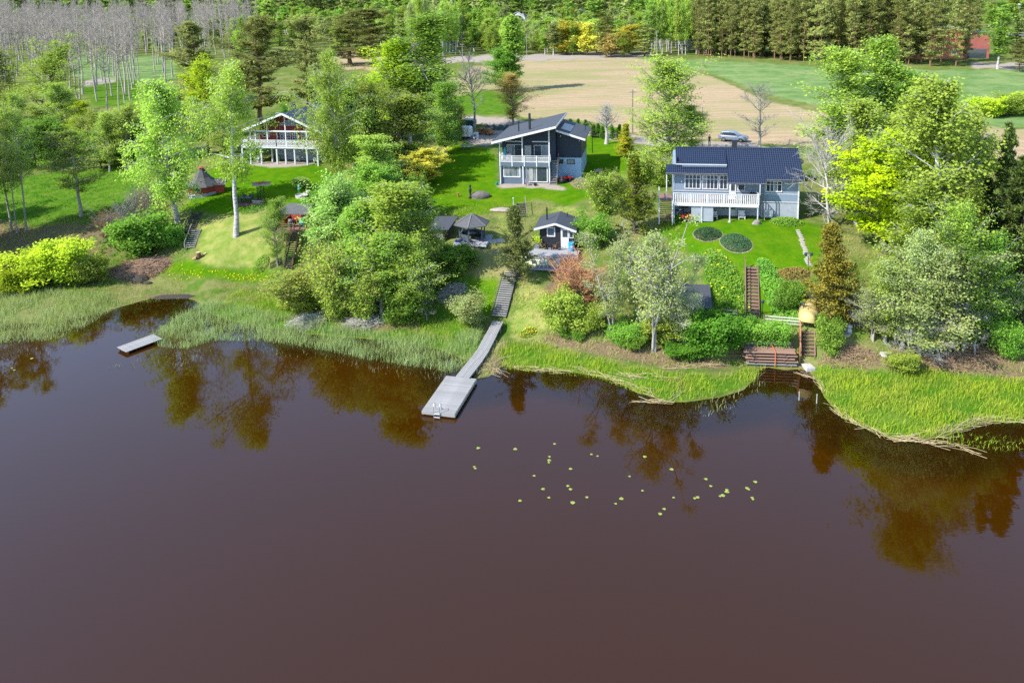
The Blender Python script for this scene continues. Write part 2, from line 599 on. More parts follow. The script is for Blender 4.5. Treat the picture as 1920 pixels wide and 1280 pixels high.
ZONES = {
    'lawn': [[(300, 402), (345, 388), (395, 315), (450, 304), (600, 304), (640, 335), (600, 402), (520, 386), (430, 402), (360, 396)],
             [(825, 300), (850, 268), (925, 282), (935, 340), (1090, 345), (1092, 245), (1165, 236), (1185, 300), (1170, 360), (1060, 385), (1000, 372), (940, 400), (830, 405), (790, 350)],
             [(1245, 414), (1500, 410), (1548, 430), (1525, 515), (1400, 498), (1330, 482), (1270, 470), (1235, 430)],
             [(280, 500), (350, 485), (390, 500), (520, 505), (530, 528), (470, 530), (380, 520), (300, 512)],
             [(1420, 515), (1510, 520), (1500, 595), (1430, 598)], [(1330, 490), (1395, 505), (1395, 600), (1330, 590), (1310, 520)],
             [(870, 525), (930, 520), (920, 595), (830, 600)]],
    'dry': [[(375, 418), (440, 402), (510, 402), (520, 440), (512, 492), (478, 502), (380, 498), (362, 476)], [(930, 395), (960, 388), (960, 470), (935, 470)],
            [(1010, 392), (1060, 384), (1100, 395), (1100, 410), (1040, 400)], [(530, 560), (600, 560), (640, 590), (560, 590)], [(985, 520), (1040, 560), (1030, 640), (960, 640), (965, 560)],
            [(905, 640), (945, 640), (935, 700), (900, 703)]],
    'soil': [[(1000, 618), (1150, 642), (1290, 658), (1395, 690), (1250, 690), (1150, 672), (1020, 644)], [(1560, 655), (1700, 660), (1920, 640), (1920, 712), (1750, 692), (1620, 690), (1560, 682)],
             [(205, 510), (250, 478), (305, 485), (310, 520), (250, 535)], [(260, 552), (360, 548), (372, 562), (270, 562)], [(600, 560), (760, 560), (800, 620), (640, 615)],
             [(1400, 668), (1520, 672), (1525, 692), (1410, 688)], [(-50, 400), (60, 425), (180, 420), (220, 440), (200, 480), (-50, 500)], [(1020, 530), (1130, 530), (1140, 600), (1040, 600)],
             [(620, 90), (760, 100), (760, 135), (640, 130)]],
    'stubble': [[(880, 128), (985, 115), (1195, 107), (1250, 122), (1330, 142), (1440, 190), (1560, 215), (1620, 240), (1640, 286), (1500, 275), (1360, 262), (1250, 262), (1180, 246), (1110, 228), (990, 224), (960, 210), (985, 180), (880, 165)],
                [(1600, 240), (1700, 225), (1760, 230), (1960, 245), (1960, 300), (1700, 300)], [(840, 150), (900, 130), (900, 170), (850, 180)], [(600, 105), (760, 100), (800, 130), (640, 130)]],
    'gfield': [[(1185, 109), (1320, 112), (1480, 122), (1700, 132), (1960, 130), (1960, 200), (1700, 195), (1560, 205), (1440, 178), (1330, 136), (1240, 118)], [(1820, 218), (1960, 215), (1960, 238), (1830, 236)],
               [(100, 90), (330, 110), (330, 150), (150, 150)]],
    'gravel': [[(840, 218), (905, 218), (980, 226), (1100, 240), (1180, 252), (1270, 265), (1370, 270), (1480, 276), (1480, 284), (1330, 280), (1250, 280), (1150, 262), (1000, 240), (905, 232), (840, 230)],
               [(1300, 270), (1400, 262), (1440, 280), (1420, 296), (1310, 294)], [(870, 262), (900, 244), (965, 242), (945, 268), (890, 272)], [(925, 340), (1045, 345), (1060, 356), (925, 350)], [(455, 302), (590, 302), (590, 312), (480, 312)],
               [(820, 108), (1200, 96), (1240, 104), (1180, 109), (830, 118)], [(1820, 118), (1960, 118), (1960, 130), (1820, 128)], [(145, 155), (215, 145), (215, 152), (150, 163)]],
    'meadow': [[(932, 668), (950, 645), (1030, 655), (1150, 685), (1250, 700), (1350, 706), (1405, 690), (1436, 690), (1415, 716), (1340, 746), (1262, 754), (1200, 740), (1120, 710), (1000, 698)], [(1522, 690), (1560, 684), (1650, 694), (1760, 698), (1960, 716), (2050, 720), (2050, 805), (1800, 812), (1670, 824), (1580, 790), (1530, 714)], [(370, 575), (560, 560), (660, 600), (900, 610), (900, 660), (560, 640), (380, 600)], [(-80, 335), (60, 330), (240, 308), (285, 335), (240, 398), (60, 428), (-80, 430)], [(860, 165), (985, 182), (960, 215), (840, 215), (820, 200)], [(640, 480), (900, 520), (900, 600), (760, 600)], [(150, 150), (260, 150), (260, 200), (170, 200)]],
    'flowers': [],
}


def build_ground():
    a = np.concatenate([np.linspace(-1.5, -.85, 40), np.arange(-.84, .8401, .0050), np.linspace(.85, 1.5, 40)])
    ys = [30.0]
    while ys[-1] < 1080:
        y = ys[-1]
        ys.append(y * (1.03 if y < 44 else 1.0072 if y < 150 else 1.011 if y < 320 else 1.03))
    ys = np.array(ys)
    nA, nY = len(a), len(ys)
    Y = np.repeat(ys, nA)
    X = np.tile(a, nY) * Y
    Z = height(X, Y)
    V = np.stack([X, Y, Z], -1)
    px, py, _ = project(V)
    wob = 5 * np.sin(X * .55 + 2 * np.sin(Y * .21)) + 3 * np.sin(X * 1.7 + Y * .9)
    px2 = px + wob
    py2 = py + .35 * wob
    zones = {}
    for k, polys in ZONES.items():
        c = np.zeros(len(X), bool)
        for p in polys:
            c |= inside(np.array(p, float), px2, py2)
        c = c.astype(np.float32).reshape(nY, nA)
        for _ in range(1 if k in ('gravel', 'stubble', 'gfield') else 3):
            c[1:-1] = (c[:-2] + 2 * c[1:-1] + c[2:]) / 4
            c[:, 1:-1] = (c[:, :-2] + 2 * c[:, 1:-1] + c[:, 2:]) / 4
        zones[k] = c.ravel()
    # trampled and soft edges
    bedw = np.clip((.03 - Z) / .12, 0, 1) * (np.abs(Y - 70) < 60)
    i = np.arange(nA * nY).reshape(nY, nA)
    Fq = np.stack([i[:-1, :-1], i[:-1, 1:], i[1:, 1:], i[1:, :-1]], -1).reshape(-1, 4)
    m = ground_material()
    fz = {k: zones[k][Fq].mean(1) > .5 for k in zones}
    cls = np.zeros(len(Fq), int)
    cls[fz['lawn']] = 1
    cls[fz['stubble']] = 2
    cls[fz['gfield']] = 3
    cls[fz['gravel']] = 4
    names = ['ground', 'lawn', 'stubble_field', 'green_field', 'gravel_road']
    for c, nm in enumerate(names):
        f = Fq[cls == c]
        used, inv = np.unique(f, return_inverse=True)
        me = mesh_np(nm, V[used], inv.reshape(-1, 4), m, smooth=True)
        for an, ks in (('zone_a', ('lawn', 'dry', 'soil')), ('zone_b', ('stubble', 'gfield', 'gravel')), ('zone_c', ('meadow', None, 'flowers'))):
            at = me.attributes.new(an, 'FLOAT_COLOR', 'POINT')
            d = np.ones((len(used), 4), np.float32)
            for j, k in enumerate(ks):
                d[:, j] = bedw[used] if k is None else zones[k][used]
            at.data.foreach_set('color', d.ravel())
        tag(link(nm, me), kind='structure')


def build_water():
    m, t, out = _nt('lake_water')
    vec = _coord(t, 'Object', (1, 1.6, 1))
    a = t.nodes.new('ShaderNodeAttribute')
    a.attribute_name = 'depth'
    body = t.nodes.new('ShaderNodeBsdfDiffuse')
    body.inputs[0].default_value = (.0265, .0090, .0002, 1)
    clear = t.nodes.new('ShaderNodeBsdfTransparent')
    clear.inputs[0].default_value = (.93, .74, .44, 1)
    mx = t.nodes.new('ShaderNodeMixShader')
    t.links.new(_ramp(t, a.outputs['Fac'], .02, .75), mx.inputs[0])
    t.links.new(clear.outputs[0], mx.inputs[1])
    t.links.new(body.outputs[0], mx.inputs[2])
    gl = t.nodes.new('ShaderNodeBsdfGlossy')
    gl.inputs['Roughness'].default_value = .015
    fr = t.nodes.new('ShaderNodeFresnel')
    fr.inputs[0].default_value = 1.53
    bp = t.nodes.new('ShaderNodeBump')
    bp.inputs['Strength'].default_value = .075
    bp.inputs['Distance'].default_value = .05
    wv = _math(t, 'ADD', _math(t, 'MULTIPLY', _noise(t, vec, 2.4, 2.0), .35), _math(t, 'ADD', _noise(t, vec, .55, 2.0), _noise(t, _coord(t, 'Object', (.3, 1.5, 1)), 1.1, 3.0)))
    # calm and ruffled patches
    t.links.new(_math(t, 'MULTIPLY', wv, _ramp(t, _noise(t, vec, .05, 2.0), .35, .65)), bp.inputs['Height'])
    t.links.new(bp.outputs[0], gl.inputs['Normal'])
    t.links.new(bp.outputs[0], fr.inputs['Normal'])
    m2 = t.nodes.new('ShaderNodeMixShader')
    t.links.new(fr.outputs[0], m2.inputs[0])
    t.links.new(mx.outputs[0], m2.inputs[1])
    t.links.new(gl.outputs[0], m2.inputs[2])
    t.links.new(m2.outputs[0], out.inputs[0])
    xs = np.concatenate([[-900, -400], np.arange(-130, 131, 1.0), [400, 900]])
    ys = np.concatenate([[-500, -100, 0, 20], np.arange(36, 110, .8)])
    X, Y = [q.ravel() for q in np.meshgrid(xs, ys)]
    dep = -height(X, Y)
    i = np.arange(len(X)).reshape(len(ys), len(xs))
    Fq = np.stack([i[:-1, :-1], i[:-1, 1:], i[1:, 1:], i[1:, :-1]], -1).reshape(-1, 4)
    keep = (dep[Fq].max(1) > -.25)
    Fq = Fq[keep]
    used, inv = np.unique(Fq, return_inverse=True)
    me = mesh_np('lake', np.stack([X, Y, 0 * X], -1)[used], inv.reshape(-1, 4), m, smooth=True)
    at = me.attributes.new('depth', 'FLOAT', 'POINT')
    at.data.foreach_set('value', dep[used].astype(np.float32))
    tag(link('lake_water', me), kind='structure')


build_ground()
build_water()

# ---------------------------------------------------------------- plants: growing the meshes
def tubes(P, R, n=5):
    """many tapered limbs at once: P (B,k,3), R (B,k)"""
    B, k, _ = P.shape
    T = np.gradient(P, axis=1)
    T /= np.linalg.norm(T, axis=2, keepdims=True) + 1e-9
    ref = np.where(np.abs(T[..., 2:3]) > .9, np.array([1.0, 0, 0]), np.array([0, 0, 1.0]))
    a = np.cross(T, ref)
    a /= np.linalg.norm(a, axis=2, keepdims=True) + 1e-9
    b = np.cross(T, a)
    th = np.arange(n) * 2 * np.pi / n
    V = P[:, :, None] + R[:, :, None, None] * (a[:, :, None] * np.cos(th)[None, None, :, None] + b[:, :, None] * np.sin(th)[None, None, :, None])
    i = np.arange(B * k * n).reshape(B, k, n)
    j = np.roll(i, -1, axis=2)
    Fq = np.stack([i[:, :-1], j[:, :-1], j[:, 1:], i[:, 1:]], -1).reshape(-1, 4)
    return V.reshape(-1, 3), Fq


def leaves(C, size, rng, aspect=.7, up=.5, along=None):
    """one small pointed face for each centre"""
    n = len(C)
    nrm = rng.normal(size=(n, 3))
    nrm[:, 2] = np.abs(nrm[:, 2]) + up
    nrm += np.array([-.45, -.25, .2])      # blades turn towards the light
    nrm /= np.linalg.norm(nrm, axis=1, keepdims=True)
    t = rng.normal(size=(n, 3)) if along is None else along + .35 * rng.normal(size=(n, 3))
    t -= (t * nrm).sum(1, keepdims=True) * nrm
    t /= np.linalg.norm(t, axis=1, keepdims=True) + 1e-9
    s = np.cross(nrm, t)
    L = (size * rng.uniform(.65, 1.35, n))[:, None]
    W = L * aspect
    V = np.stack([C - t * L * .5, C + s * W * .5 + t * L * .05, C + t * L * .5, C - s * W * .5 + t * L * .05], 1).reshape(-1, 3)
    return V, np.arange(4 * n).reshape(n, 4)


def unit(v):
    return v / (np.linalg.norm(v, axis=-1, keepdims=True) + 1e-9)


def grow(seed, H=12.0, rad=2.6, r0=.16, h0=.22, nb=34, prof='oval', el=(20, 60), curve=.0, nb2=6, l2=(.25, .5), nb3=0, droop=0.0,
         leaf=.2, per=10, sig=.28, aspect=.62, up=.5, stems=1, lean=.03, kink=.05, hang=0.0, hole=.0, flat=1.0, sides=5, clump=0, thin=1.0):
    """a tree as trunk and limbs plus a cloud of leaves on its twigs; returns the two meshes' data"""
    rng = np.random.default_rng(seed)
    tv, tf, off = [], [], 0
    LC, LA, LT = [], [], []
    prims = []
    for s in range(stems):
        hh = H * (1 if s == 0 else rng.uniform(.7, .98))
        k = 9
        z = np.linspace(0, 1, k)
        ld = rng.uniform(-1, 1, 2) * lean * H + (0 if stems == 1 else 1) * .22 * rad * unit(rng.normal(size=2))
        base = (np.zeros(2) if stems == 1 else rng.normal(size=2) * .05 * rad)
        w = np.cumsum(rng.normal(size=(k, 2)) * kink * H / k, axis=0)
        w -= w[0]
        tr = np.stack([base[0] + ld[0] * z ** 1.3 * (2.5 if stems > 1 else 1) + w[:, 0], base[1] + ld[1] * z ** 1.3 * (2.5 if stems > 1 else 1) + w[:, 1], hh * z * .97], -1)
        R = r0 * (1.15 - z) ** .85 / 1.15 ** .85 * (1 if stems == 1 else .75) + .012
        R[0] *= 1.35
        tr[0, 2] = -.35
        v, f = tubes(tr[None], R[None], 7)
        tv.append(v)
        tf.append(f + off)
        off += len(v)
        n1 = nb // stems + 1
        t = np.sort(rng.uniform(h0, .985, n1)) if prof != 'whorl' else np.repeat(np.linspace(h0, .97, n1 // 5 + 1), 5)[:n1] + rng.uniform(-.008, .008, n1)
        n1 = len(t)
        u = (t - h0) / (1 - h0)
        pr = {'oval': np.sin(np.pi * np.clip(u * .86 + .12, 0, 1)) ** .7, 'cone': (1 - u) ** .85 + .05, 'whorl': (1 - u) ** .9 + .04,
              'round': np.sqrt(np.clip(1 - (u * 1.7 - .75) ** 2, .06, 1)), 'top': .25 + .75 * np.sin(np.pi * np.clip(u, 0, 1)) ** .6 * (.35 + .65 * u),
              'vase': .3 + .7 * u, 'col': .55 + .45 * np.sin(np.pi * u), 'fan': 1.1 - .65 * u}[prof]
        az = np.arange(n1) * 2.39996 + rng.normal(size=n1) * .5
        lob = 1 + .22 * np.sin(az * 2 + 5 * t + rng.uniform(0, 6)) + .16 * np.sin(az + 9 * t + rng.uniform(0, 6))
        pr = pr * lob
        L = rad * pr * rng.uniform(.5, 1.28, n1)
        if hole:
            L *= np.where(rng.uniform(size=n1) < hole, .45, 1)
        e = np.radians(el[0] + (el[1] - el[0]) * u + rng.normal(size=n1) * 7)
        B0 = np.stack([np.interp(t, z, tr[:, c]) for c in range(3)], -1)
        D = np.stack([np.cos(az) * np.cos(e), np.sin(az) * np.cos(e), np.sin(e)], -1)
        prims.append((B0, D, L, np.interp(t, z, R) * .5, u))
    B0 = np.concatenate([p[0] for p in prims])
    D = np.concatenate([p[1] for p in prims])
    L = np.concatenate([p[2] for p in prims])
    R1 = np.concatenate([p[3] for p in prims])
    U = np.concatenate([p[4] for p in prims])
    s = np.linspace(0, 1, 6)
    P1 = B0[:, None] + D[:, None] * (s[None, :, None] * L[:, None, None])
    P1[..., 2] += curve * L[:, None] * s ** 2 - droop * L[:, None] * s ** 2.2
    P1 += np.cumsum(rng.normal(size=P1.shape) * kink * .35, axis=1) * L[:, None, None] * .25 * (s > 0)[None, :, None]
    RR = np.minimum(R1, .045 + .02 * L)[:, None] * (1.02 - s)[None] * thin + .009
    v, f = tubes(P1, RR, sides)
    tv.append(v)
    tf.append(f + off)
    off += len(v)
    # second order
    N = len(B0)
    q = rng.uniform(.22, 1.0, (N, nb2))
    idx = np.repeat(np.arange(N), nb2)
    qf = q.ravel()
    base = np.stack([np.array([np.interp(qf[i * nb2:(i + 1) * nb2], s, P1[i, :, c]) for i in range(N)]).ravel() for c in range(3)], -1)
    D2 = unit(D[idx] * .7 + rng.normal(size=(N * nb2, 3)) * np.array([.6, .6, .35 * flat]) + np.array([0, 0, .12 + curve * .4 - droop * .5]))
    L2 = L[idx] * rng.uniform(l2[0], l2[1], N * nb2) * (1.15 - .5 * qf) + .12
    s2 = np.linspace(0, 1, 4)
    P2 = base[:, None] + D2[:, None] * (s2[None, :, None] * L2[:, None, None])
    P2[..., 2] -= (hang * .5 + droop * .3) * L2[:, None] * s2 ** 2
    R2 = (np.minimum(.022, .006 + .008 * L2))[:, None] * (1.05 - s2)[None] * thin + .004
    v, f = tubes(P2, R2, 3)
    tv.append(v)
    tf.append(f + off)
    off += len(v)
    tips, tdir, tlen = P2, D2, L2
    if nb3:
        M = len(base)
        q3 = rng.uniform(.25, 1.0, (M * nb3))
        i3 = np.repeat(np.arange(M), nb3)
        b3 = base[i3] + D2[i3] * (q3 * L2[i3])[:, None]
        D3 = unit(D2[i3] * .8 + rng.normal(size=(M * nb3, 3)) * .55 + np.array([0, 0, .25 + curve * .3]))
        L3 = L2[i3] * rng.uniform(.3, .65, M * nb3)
        P3 = b3[:, None] + D3[:, None] * (np.array([0, .5, 1.0])[None, :, None] * L3[:, None, None])
        P3[:, 2, 2] += rng.normal(size=M * nb3) * .1 * L3
        R3 = np.array([[.011, .008, .004]]) * thin * np.ones((M * nb3, 1))
        v, f = tubes(P3, R3, 3)
        tv.append(v)
        tf.append(f + off)
        off += len(v)
    trunk = (np.concatenate(tv), np.concatenate(tf))
    crown = None
    if per:
        M = len(base)
        nl = M * per
        i2 = np.repeat(np.arange(M), per)
        w = rng.uniform(.15, 1.08, nl)
        if clump:
            w = np.clip(.8 + .25 * rng.normal(size=nl), .2, 1.15)
        C = base[i2] + D2[i2] * (w * L2[i2])[:, None]
        C[:, 2] -= (hang * .5 + droop * .3) * L2[i2] * w ** 2
        al = None
        if hang:
            h = rng.uniform(0, 1, nl) ** 1.4 * hang * np.repeat(rng.uniform(.4, 1.4, M), per)
            C[:, 2] -= h
            al = np.tile(np.array([[0, 0, -1.0]]), (nl, 1))
        C += rng.normal(size=(nl, 3)) * sig * np.array([1, 1, .7 * flat])
        C[:, 2] = np.maximum(C[:, 2], .1)
        tint = np.clip(.5 * rng.uniform(size=nl) + .5 * np.repeat(rng.uniform(size=M), per), 0, 1)
        v, f = leaves(C, leaf, rng, aspect, up, al)
        crown = (v, f, np.repeat(tint, 4))
    return trunk, crown


KIND = {}


def kind(name, trunk_mat, leaf_m, H, joined=False, **kw):
    seeds = kw.pop('seeds', (1,))
    out = []
    for sd in seeds:
        tr, cr = grow(sd, H=H, **kw)
        r = kw.get('rad', 2.6)
        if cr is not None:
            ext = np.percentile(np.hypot(cr[0][:, 0], cr[0][:, 1]), 97)
            top = cr[0][:, 2].max()
        else:
            ext = np.percentile(np.hypot(tr[0][:, 0], tr[0][:, 1]), 97)
            top = tr[0][:, 2].max()
        if joined:
            if cr is None:
                out.append((mesh_np(name, tr[0], [tr[1]], trunk_mat), None, top, ext))
            else:
                V = np.concatenate([tr[0], cr[0]])
                me = mesh_np(name, V, [tr[1], cr[1] + len(tr[0])], [trunk_mat, leaf_m], np.concatenate([np.zeros(len(tr[0])), cr[2]]),
                             np.concatenate([np.zeros(len(tr[1])), np.ones(len(cr[1]))]))
                out.append((me, None, top, ext))
        else:
            tm = mesh_np('trunk', tr[0], [tr[1]], trunk_mat, smooth=True)
            cm = mesh_np('crown', cr[0], [cr[1]], leaf_m, cr[2]) if cr is not None else None
            out.append((tm, cm, top, ext))
    KIND[name] = out


def plant(kd, name, label, P, H, W, cat='tree', group=None, var=None, rz=None, lm=None, bm=None, crown='crown', trunk='trunk', lean=None):
    """one plant of height H and crown width W standing at P"""
    lst = KIND[kd]
    tm, cm, top, ext = lst[(random.randrange(len(lst)) if var is None else var) % len(lst)]
    sc = (W / 2 / ext, W / 2 / ext, H / top)
    rz = random.uniform(0, 6.28) if rz is None else rz
    if cm is None:
        root = link(name, tm, None, P)
        root.rotation_euler = (0, 0, rz)
        root.scale = sc
        tag(root, label, cat, group)
        own = [(root, bm)]
    else:
        root = thing(name, label, cat, P, rz, group)
        root.scale = sc
        a = part(trunk, tm, root)
        b = part(crown, cm, root)
        own = [(a, bm), (b, lm)]
    if lean:
        root.rotation_euler = (lean[0], lean[1], rz)
    for o, mm in own:
        if mm is not None:
            o.material_slots[0].link = 'OBJECT'
            o.material_slots[0].material = mm
    return root


WIDE = {'weeping_birch': 1.25, 'birch': 1.28, 'airy_birch': 1.2, 'stem_birch': 1.2, 'spreading_tree': 1.15, 'maple': 1.12, 'round_tree': 1.12, 'alder': 1.0, 'thin_alder': 1.2, 'pine': 1.2, 'willow_bush': 1.1}


def plant_px(kd, name, label, bx, by, ty, wpx, **kw):
    """base seen at (bx, by), top at row ty, crown wpx wide in the photograph"""
    P = G(bx, by)
    H = up_to(P, ty)
    return plant(kd, name, label, P, H, wpx * WIDE.get(kd, 1.0) * mpp(P + np.array([0, 0, H * .5])), **kw)


# bark and leaf colours
BK_BIRCH = mat('birch_bark', (.62, .60, .56), (.10, .09, .08), 2.2, .8, .3, (1, 1, 3.5))
BK_GREY = mat('grey_bark', (.33, .31, .27), (.20, .185, .16), 3, .9, .4, (1, 1, .4))
BK_DARK = mat('dark_bark', (.12, .10, .08), (.06, .05, .04), 3, .9, .4, (1, 1, .4))
BK_PINE = mat('pine_bark', (.24, .125, .07), (.12, .07, .045), 2, .9, .4, (1, 1, .5))
BK_ASPEN = mat('aspen_bark', (.42, .36, .31), (.26, .22, .19), 2, .9, .3, (1, 1, .5))
BK_RED = mat('red_twig_bark', (.52, .25, .12), (.36, .19, .10), 3, .8)
BK_BROWN = mat('brown_twig_bark', (.27, .18, .105), (.17, .11, .07), 3, .8)
BK_PALE = mat('dead_bark', (.44, .42, .37), (.29, .275, .24), 3, .9)
LF_BIRCH = leaf_mat('birch_leaf', (.30, .44, .05), (.46, .58, .10))
LF_BIRCH2 = leaf_mat('birch_leaf_fresh', (.22, .39, .045), (.35, .52, .08))
LF_LIME = leaf_mat('lime_leaf', (.38, .50, .025), (.52, .60, .045))
LF_MAPLE = leaf_mat('maple_leaf', (.40, .56, .012), (.60, .70, .02), c3=(.26, .42, .014))
LF_YEL = leaf_mat('yellow_leaf', (.60, .56, .06), (.70, .62, .09))
LF_GREEN = leaf_mat('green_leaf', (.15, .31, .035), (.26, .44, .06))
LF_DEEP = leaf_mat('deep_leaf', (.075, .20, .02), (.14, .31, .03))
LF_ALDER = leaf_mat('alder_leaf', (.30, .37, .10), (.46, .52, .17))
LF_OLIVE = leaf_mat('olive_leaf', (.25, .335, .04), (.38, .455, .075))
LF_PINE = leaf_mat('pine_needle', (.19, .22, .055), (.36, .37, .10), .35)
LF_SPRUCE = leaf_mat('spruce_needle', (.04, .075, .02), (.15, .19, .035), .2)
LF_GOLD = leaf_mat('golden_needle', (.05, .08, .03), (.24, .245, .05), .2, c3=(.045, .075, .035))
LF_BRONZE = leaf_mat('bronze_needle', (.12, .115, .015), (.27, .22, .03), .2, c3=(.10, .10, .02))
LF_THUJA = leaf_mat('thuja_leaf', (.24, .27, .025), (.50, .46, .03), .2)
LF_ORANGE = leaf_mat('orange_leaf', (.55, .43, .10), (.62, .52, .14))
LF_BLOOM = leaf_mat('blossom_leaf', (.22, .38, .06), (.46, .56, .20), c3=(.17, .33, .04))

kind('weeping_birch', BK_BIRCH, LF_BIRCH, 15, seeds=(3, 8), rad=3.3, r0=.17, h0=0.16, nb=64, el=(25, 62), curve=.1, droop=.12, nb2=9, l2=(.22, .45), per=42,
     leaf=0.19, sig=.20, hang=1.6, aspect=.55, up=.1, hole=.2)
kind('birch', BK_BIRCH, LF_BIRCH2, 16, seeds=(11, 12, 19), rad=2.7, r0=.16, h0=0.14, nb=70, el=(28, 66), curve=.15, nb2=9, per=36, leaf=0.195, sig=0.3, hang=0.8, hole=0.3)
kind('airy_birch', BK_GREY, LF_BIRCH, 14, seeds=(21, 22), rad=3.2, r0=.15, h0=0.1, nb=74, el=(30, 64), curve=.15, nb2=10, per=24, leaf=0.165, sig=0.26, hang=.25, hole=.1)
kind('spreading_tree', BK_DARK, LF_OLIVE, 12, seeds=(31, 32), rad=4.2, r0=.2, h0=.14, nb=56, prof='round', el=(15, 70), curve=.2, nb2=10, per=26, leaf=0.2, sig=.26, stems=2, hole=.15)
kind('alder', BK_GREY, LF_ALDER, 10, seeds=(41, 42, 43), rad=1.9, r0=.09, h0=.2, nb=54, prof='oval', el=(25, 58), nb2=9, nb3=2, per=14, leaf=0.13, sig=0.24, stems=3, lean=.06, hole=.4, thin=1.5)
kind('thin_alder', BK_GREY, LF_OLIVE, 13, seeds=(44, 45), rad=2.3, r0=.11, h0=.3, nb=46, prof='oval', el=(15, 50), nb2=9, nb3=1, per=18, leaf=0.15, sig=.22, hole=.2)
kind('maple', BK_DARK, LF_MAPLE, 12, seeds=(51, 52), rad=4.0, r0=.18, h0=.16, nb=72, prof='oval', el=(10, 66), curve=.1, nb2=11, per=34, leaf=0.235, sig=0.28, flat=.35, up=1.3, clump=1, aspect=.8)
kind('round_tree', BK_DARK, LF_GREEN, 9, seeds=(61, 62), rad=3.4, r0=.15, h0=.14, nb=64, prof='round', el=(8, 75), nb2=10, per=34, leaf=0.24, sig=.3, hole=.15)
kind('column_tree', BK_DARK, LF_GREEN, 12, seeds=(66,), rad=1.6, r0=.13, h0=.06, nb=64, prof='oval', el=(50, 72), nb2=7, per=26, leaf=0.3, sig=.25)
kind('pine', BK_PINE, LF_PINE, 16, seeds=(71, 72, 73), rad=3.6, r0=.22, h0=0.14, nb=54, prof='oval', el=(5, 45), curve=.15, nb2=12, l2=(.25, .5), per=24, leaf=0.42, aspect=.28, sig=.26, flat=.5, clump=1, up=.6, hole=.3)
kind('spruce', BK_DARK, LF_SPRUCE, 16, seeds=(81, 82), rad=3.0, r0=.2, h0=.05, nb=150, prof='whorl', el=(-12, 30), droop=.18, nb2=10, l2=(.18, .36), per=16, leaf=0.42, aspect=.3, sig=.14, flat=.4, up=.9, hang=.25)
kind('juniper', BK_DARK, LF_GOLD, 7, seeds=(84,), rad=1.8, r0=.1, h0=.02, nb=110, prof='cone', el=(8, 50), curve=.2, nb2=7, l2=(.2, .38), per=22, leaf=0.17, aspect=.4, sig=.11, flat=.6, up=.4, clump=1)
kind('thuja', BK_DARK, LF_BRONZE, 6, seeds=(85, 86), rad=1.5, r0=.09, h0=.01, nb=110, prof='cone', el=(30, 70), curve=.15, nb2=7, l2=(.2, .34), per=26, leaf=0.14, aspect=.5, sig=.13, up=.2)
kind('bare_tree', BK_GREY, None, 10, seeds=(91, 92), rad=3.0, r0=.16, h0=.2, nb=26, prof='oval', el=(25, 62), curve=.2, nb2=8, l2=(.3, .6), nb3=7, per=0, thin=1.0, kink=.09)
kind('pale_bare_tree', BK_PALE, None, 10, seeds=(93, 94), rad=4.2, r0=.15, h0=.12, nb=30, prof='round', el=(5, 66), curve=.25, nb2=9, l2=(.3, .6), nb3=7, per=0, thin=1.15, kink=.16)
kind('pollard', BK_PALE, None, 6, seeds=(95,), rad=1.9, r0=0.2, h0=.4, nb=34, prof='fan', el=(50, 75), nb2=7, l2=(.4, .7), nb3=3, per=0, thin=1.1, stems=1)
kind('aspen', BK_ASPEN, None, 20, seeds=(101, 102, 103), rad=2.3, r0=0.17, h0=.40, nb=40, prof='oval', el=(25, 60), curve=.2, nb2=8, l2=(.3, .55), nb3=3, per=0, thin=1.15, kink=.05, sides=4)
kind('bush', BK_BROWN, LF_GREEN, 2.4, seeds=(111, 112, 113), rad=1.5, r0=.05, h0=.04, nb=64, prof='round', el=(15, 70), nb2=8, per=30, leaf=0.165, sig=.2, stems=5, lean=.1)
kind('willow_bush', BK_BROWN, LF_OLIVE, 3, seeds=(114, 115), rad=1.6, r0=.05, h0=.06, nb=80, prof='vase', el=(40, 75), nb2=9, l2=(.3, .6), nb3=2, per=20, leaf=0.115, sig=.16, stems=6, lean=.12)
kind('twig_bush', BK_RED, None, 3, seeds=(116, 117), rad=1.9, r0=.035, h0=.05, nb=90, prof='vase', el=(35, 76), nb2=6, l2=(.35, .7), nb3=4, per=0, stems=9, lean=.14, thin=1.3)
# lighter meshes for what stands far off
kind('far_birch', BK_BIRCH, LF_BIRCH2, 16, True, seeds=(201, 202, 203), rad=2.6, r0=.17, h0=.3, nb=44, el=(30, 64), nb2=5, per=14, leaf=.48, sig=.4, hang=.4, hole=.2, sides=3)
kind('far_pine', BK_PINE, LF_PINE, 22, True, seeds=(211, 212, 213), rad=3.4, r0=.2, h0=.1, nb=54, prof='oval', el=(0, 38), nb2=7, l2=(.3, .5), per=12, leaf=.62, aspect=.42, sig=.36, flat=.5, clump=1, up=.7, hole=.25, sides=4)
kind('far_spruce', BK_DARK, LF_SPRUCE, 20, True, seeds=(221, 222), rad=2.6, r0=.2, h0=.05, nb=80, prof='whorl', el=(-10, 30), droop=.1, nb2=5, per=9, leaf=.75, aspect=.4, sig=.25, flat=.5, up=.8, sides=3)
kind('far_round', BK_DARK, LF_BIRCH, 11, True, seeds=(231, 232, 233), rad=3.6, r0=.18, h0=.14, nb=40, prof='round', el=(8, 70), nb2=6, per=18, leaf=.5, sig=.45, hole=.2, sides=3)

# ---------------------------------------------------------------- plants: where they stand
kind('stem_birch', BK_BIRCH, LF_BIRCH, 16, seeds=(13,), rad=3.2, r0=.19, h0=.4, nb=42, el=(15, 62), curve=.1, droop=.1, nb2=9, l2=(.22, .45), per=36, leaf=.18, sig=.24, hang=1.2, aspect=.55, up=.1, hole=.15)

T = plant_px
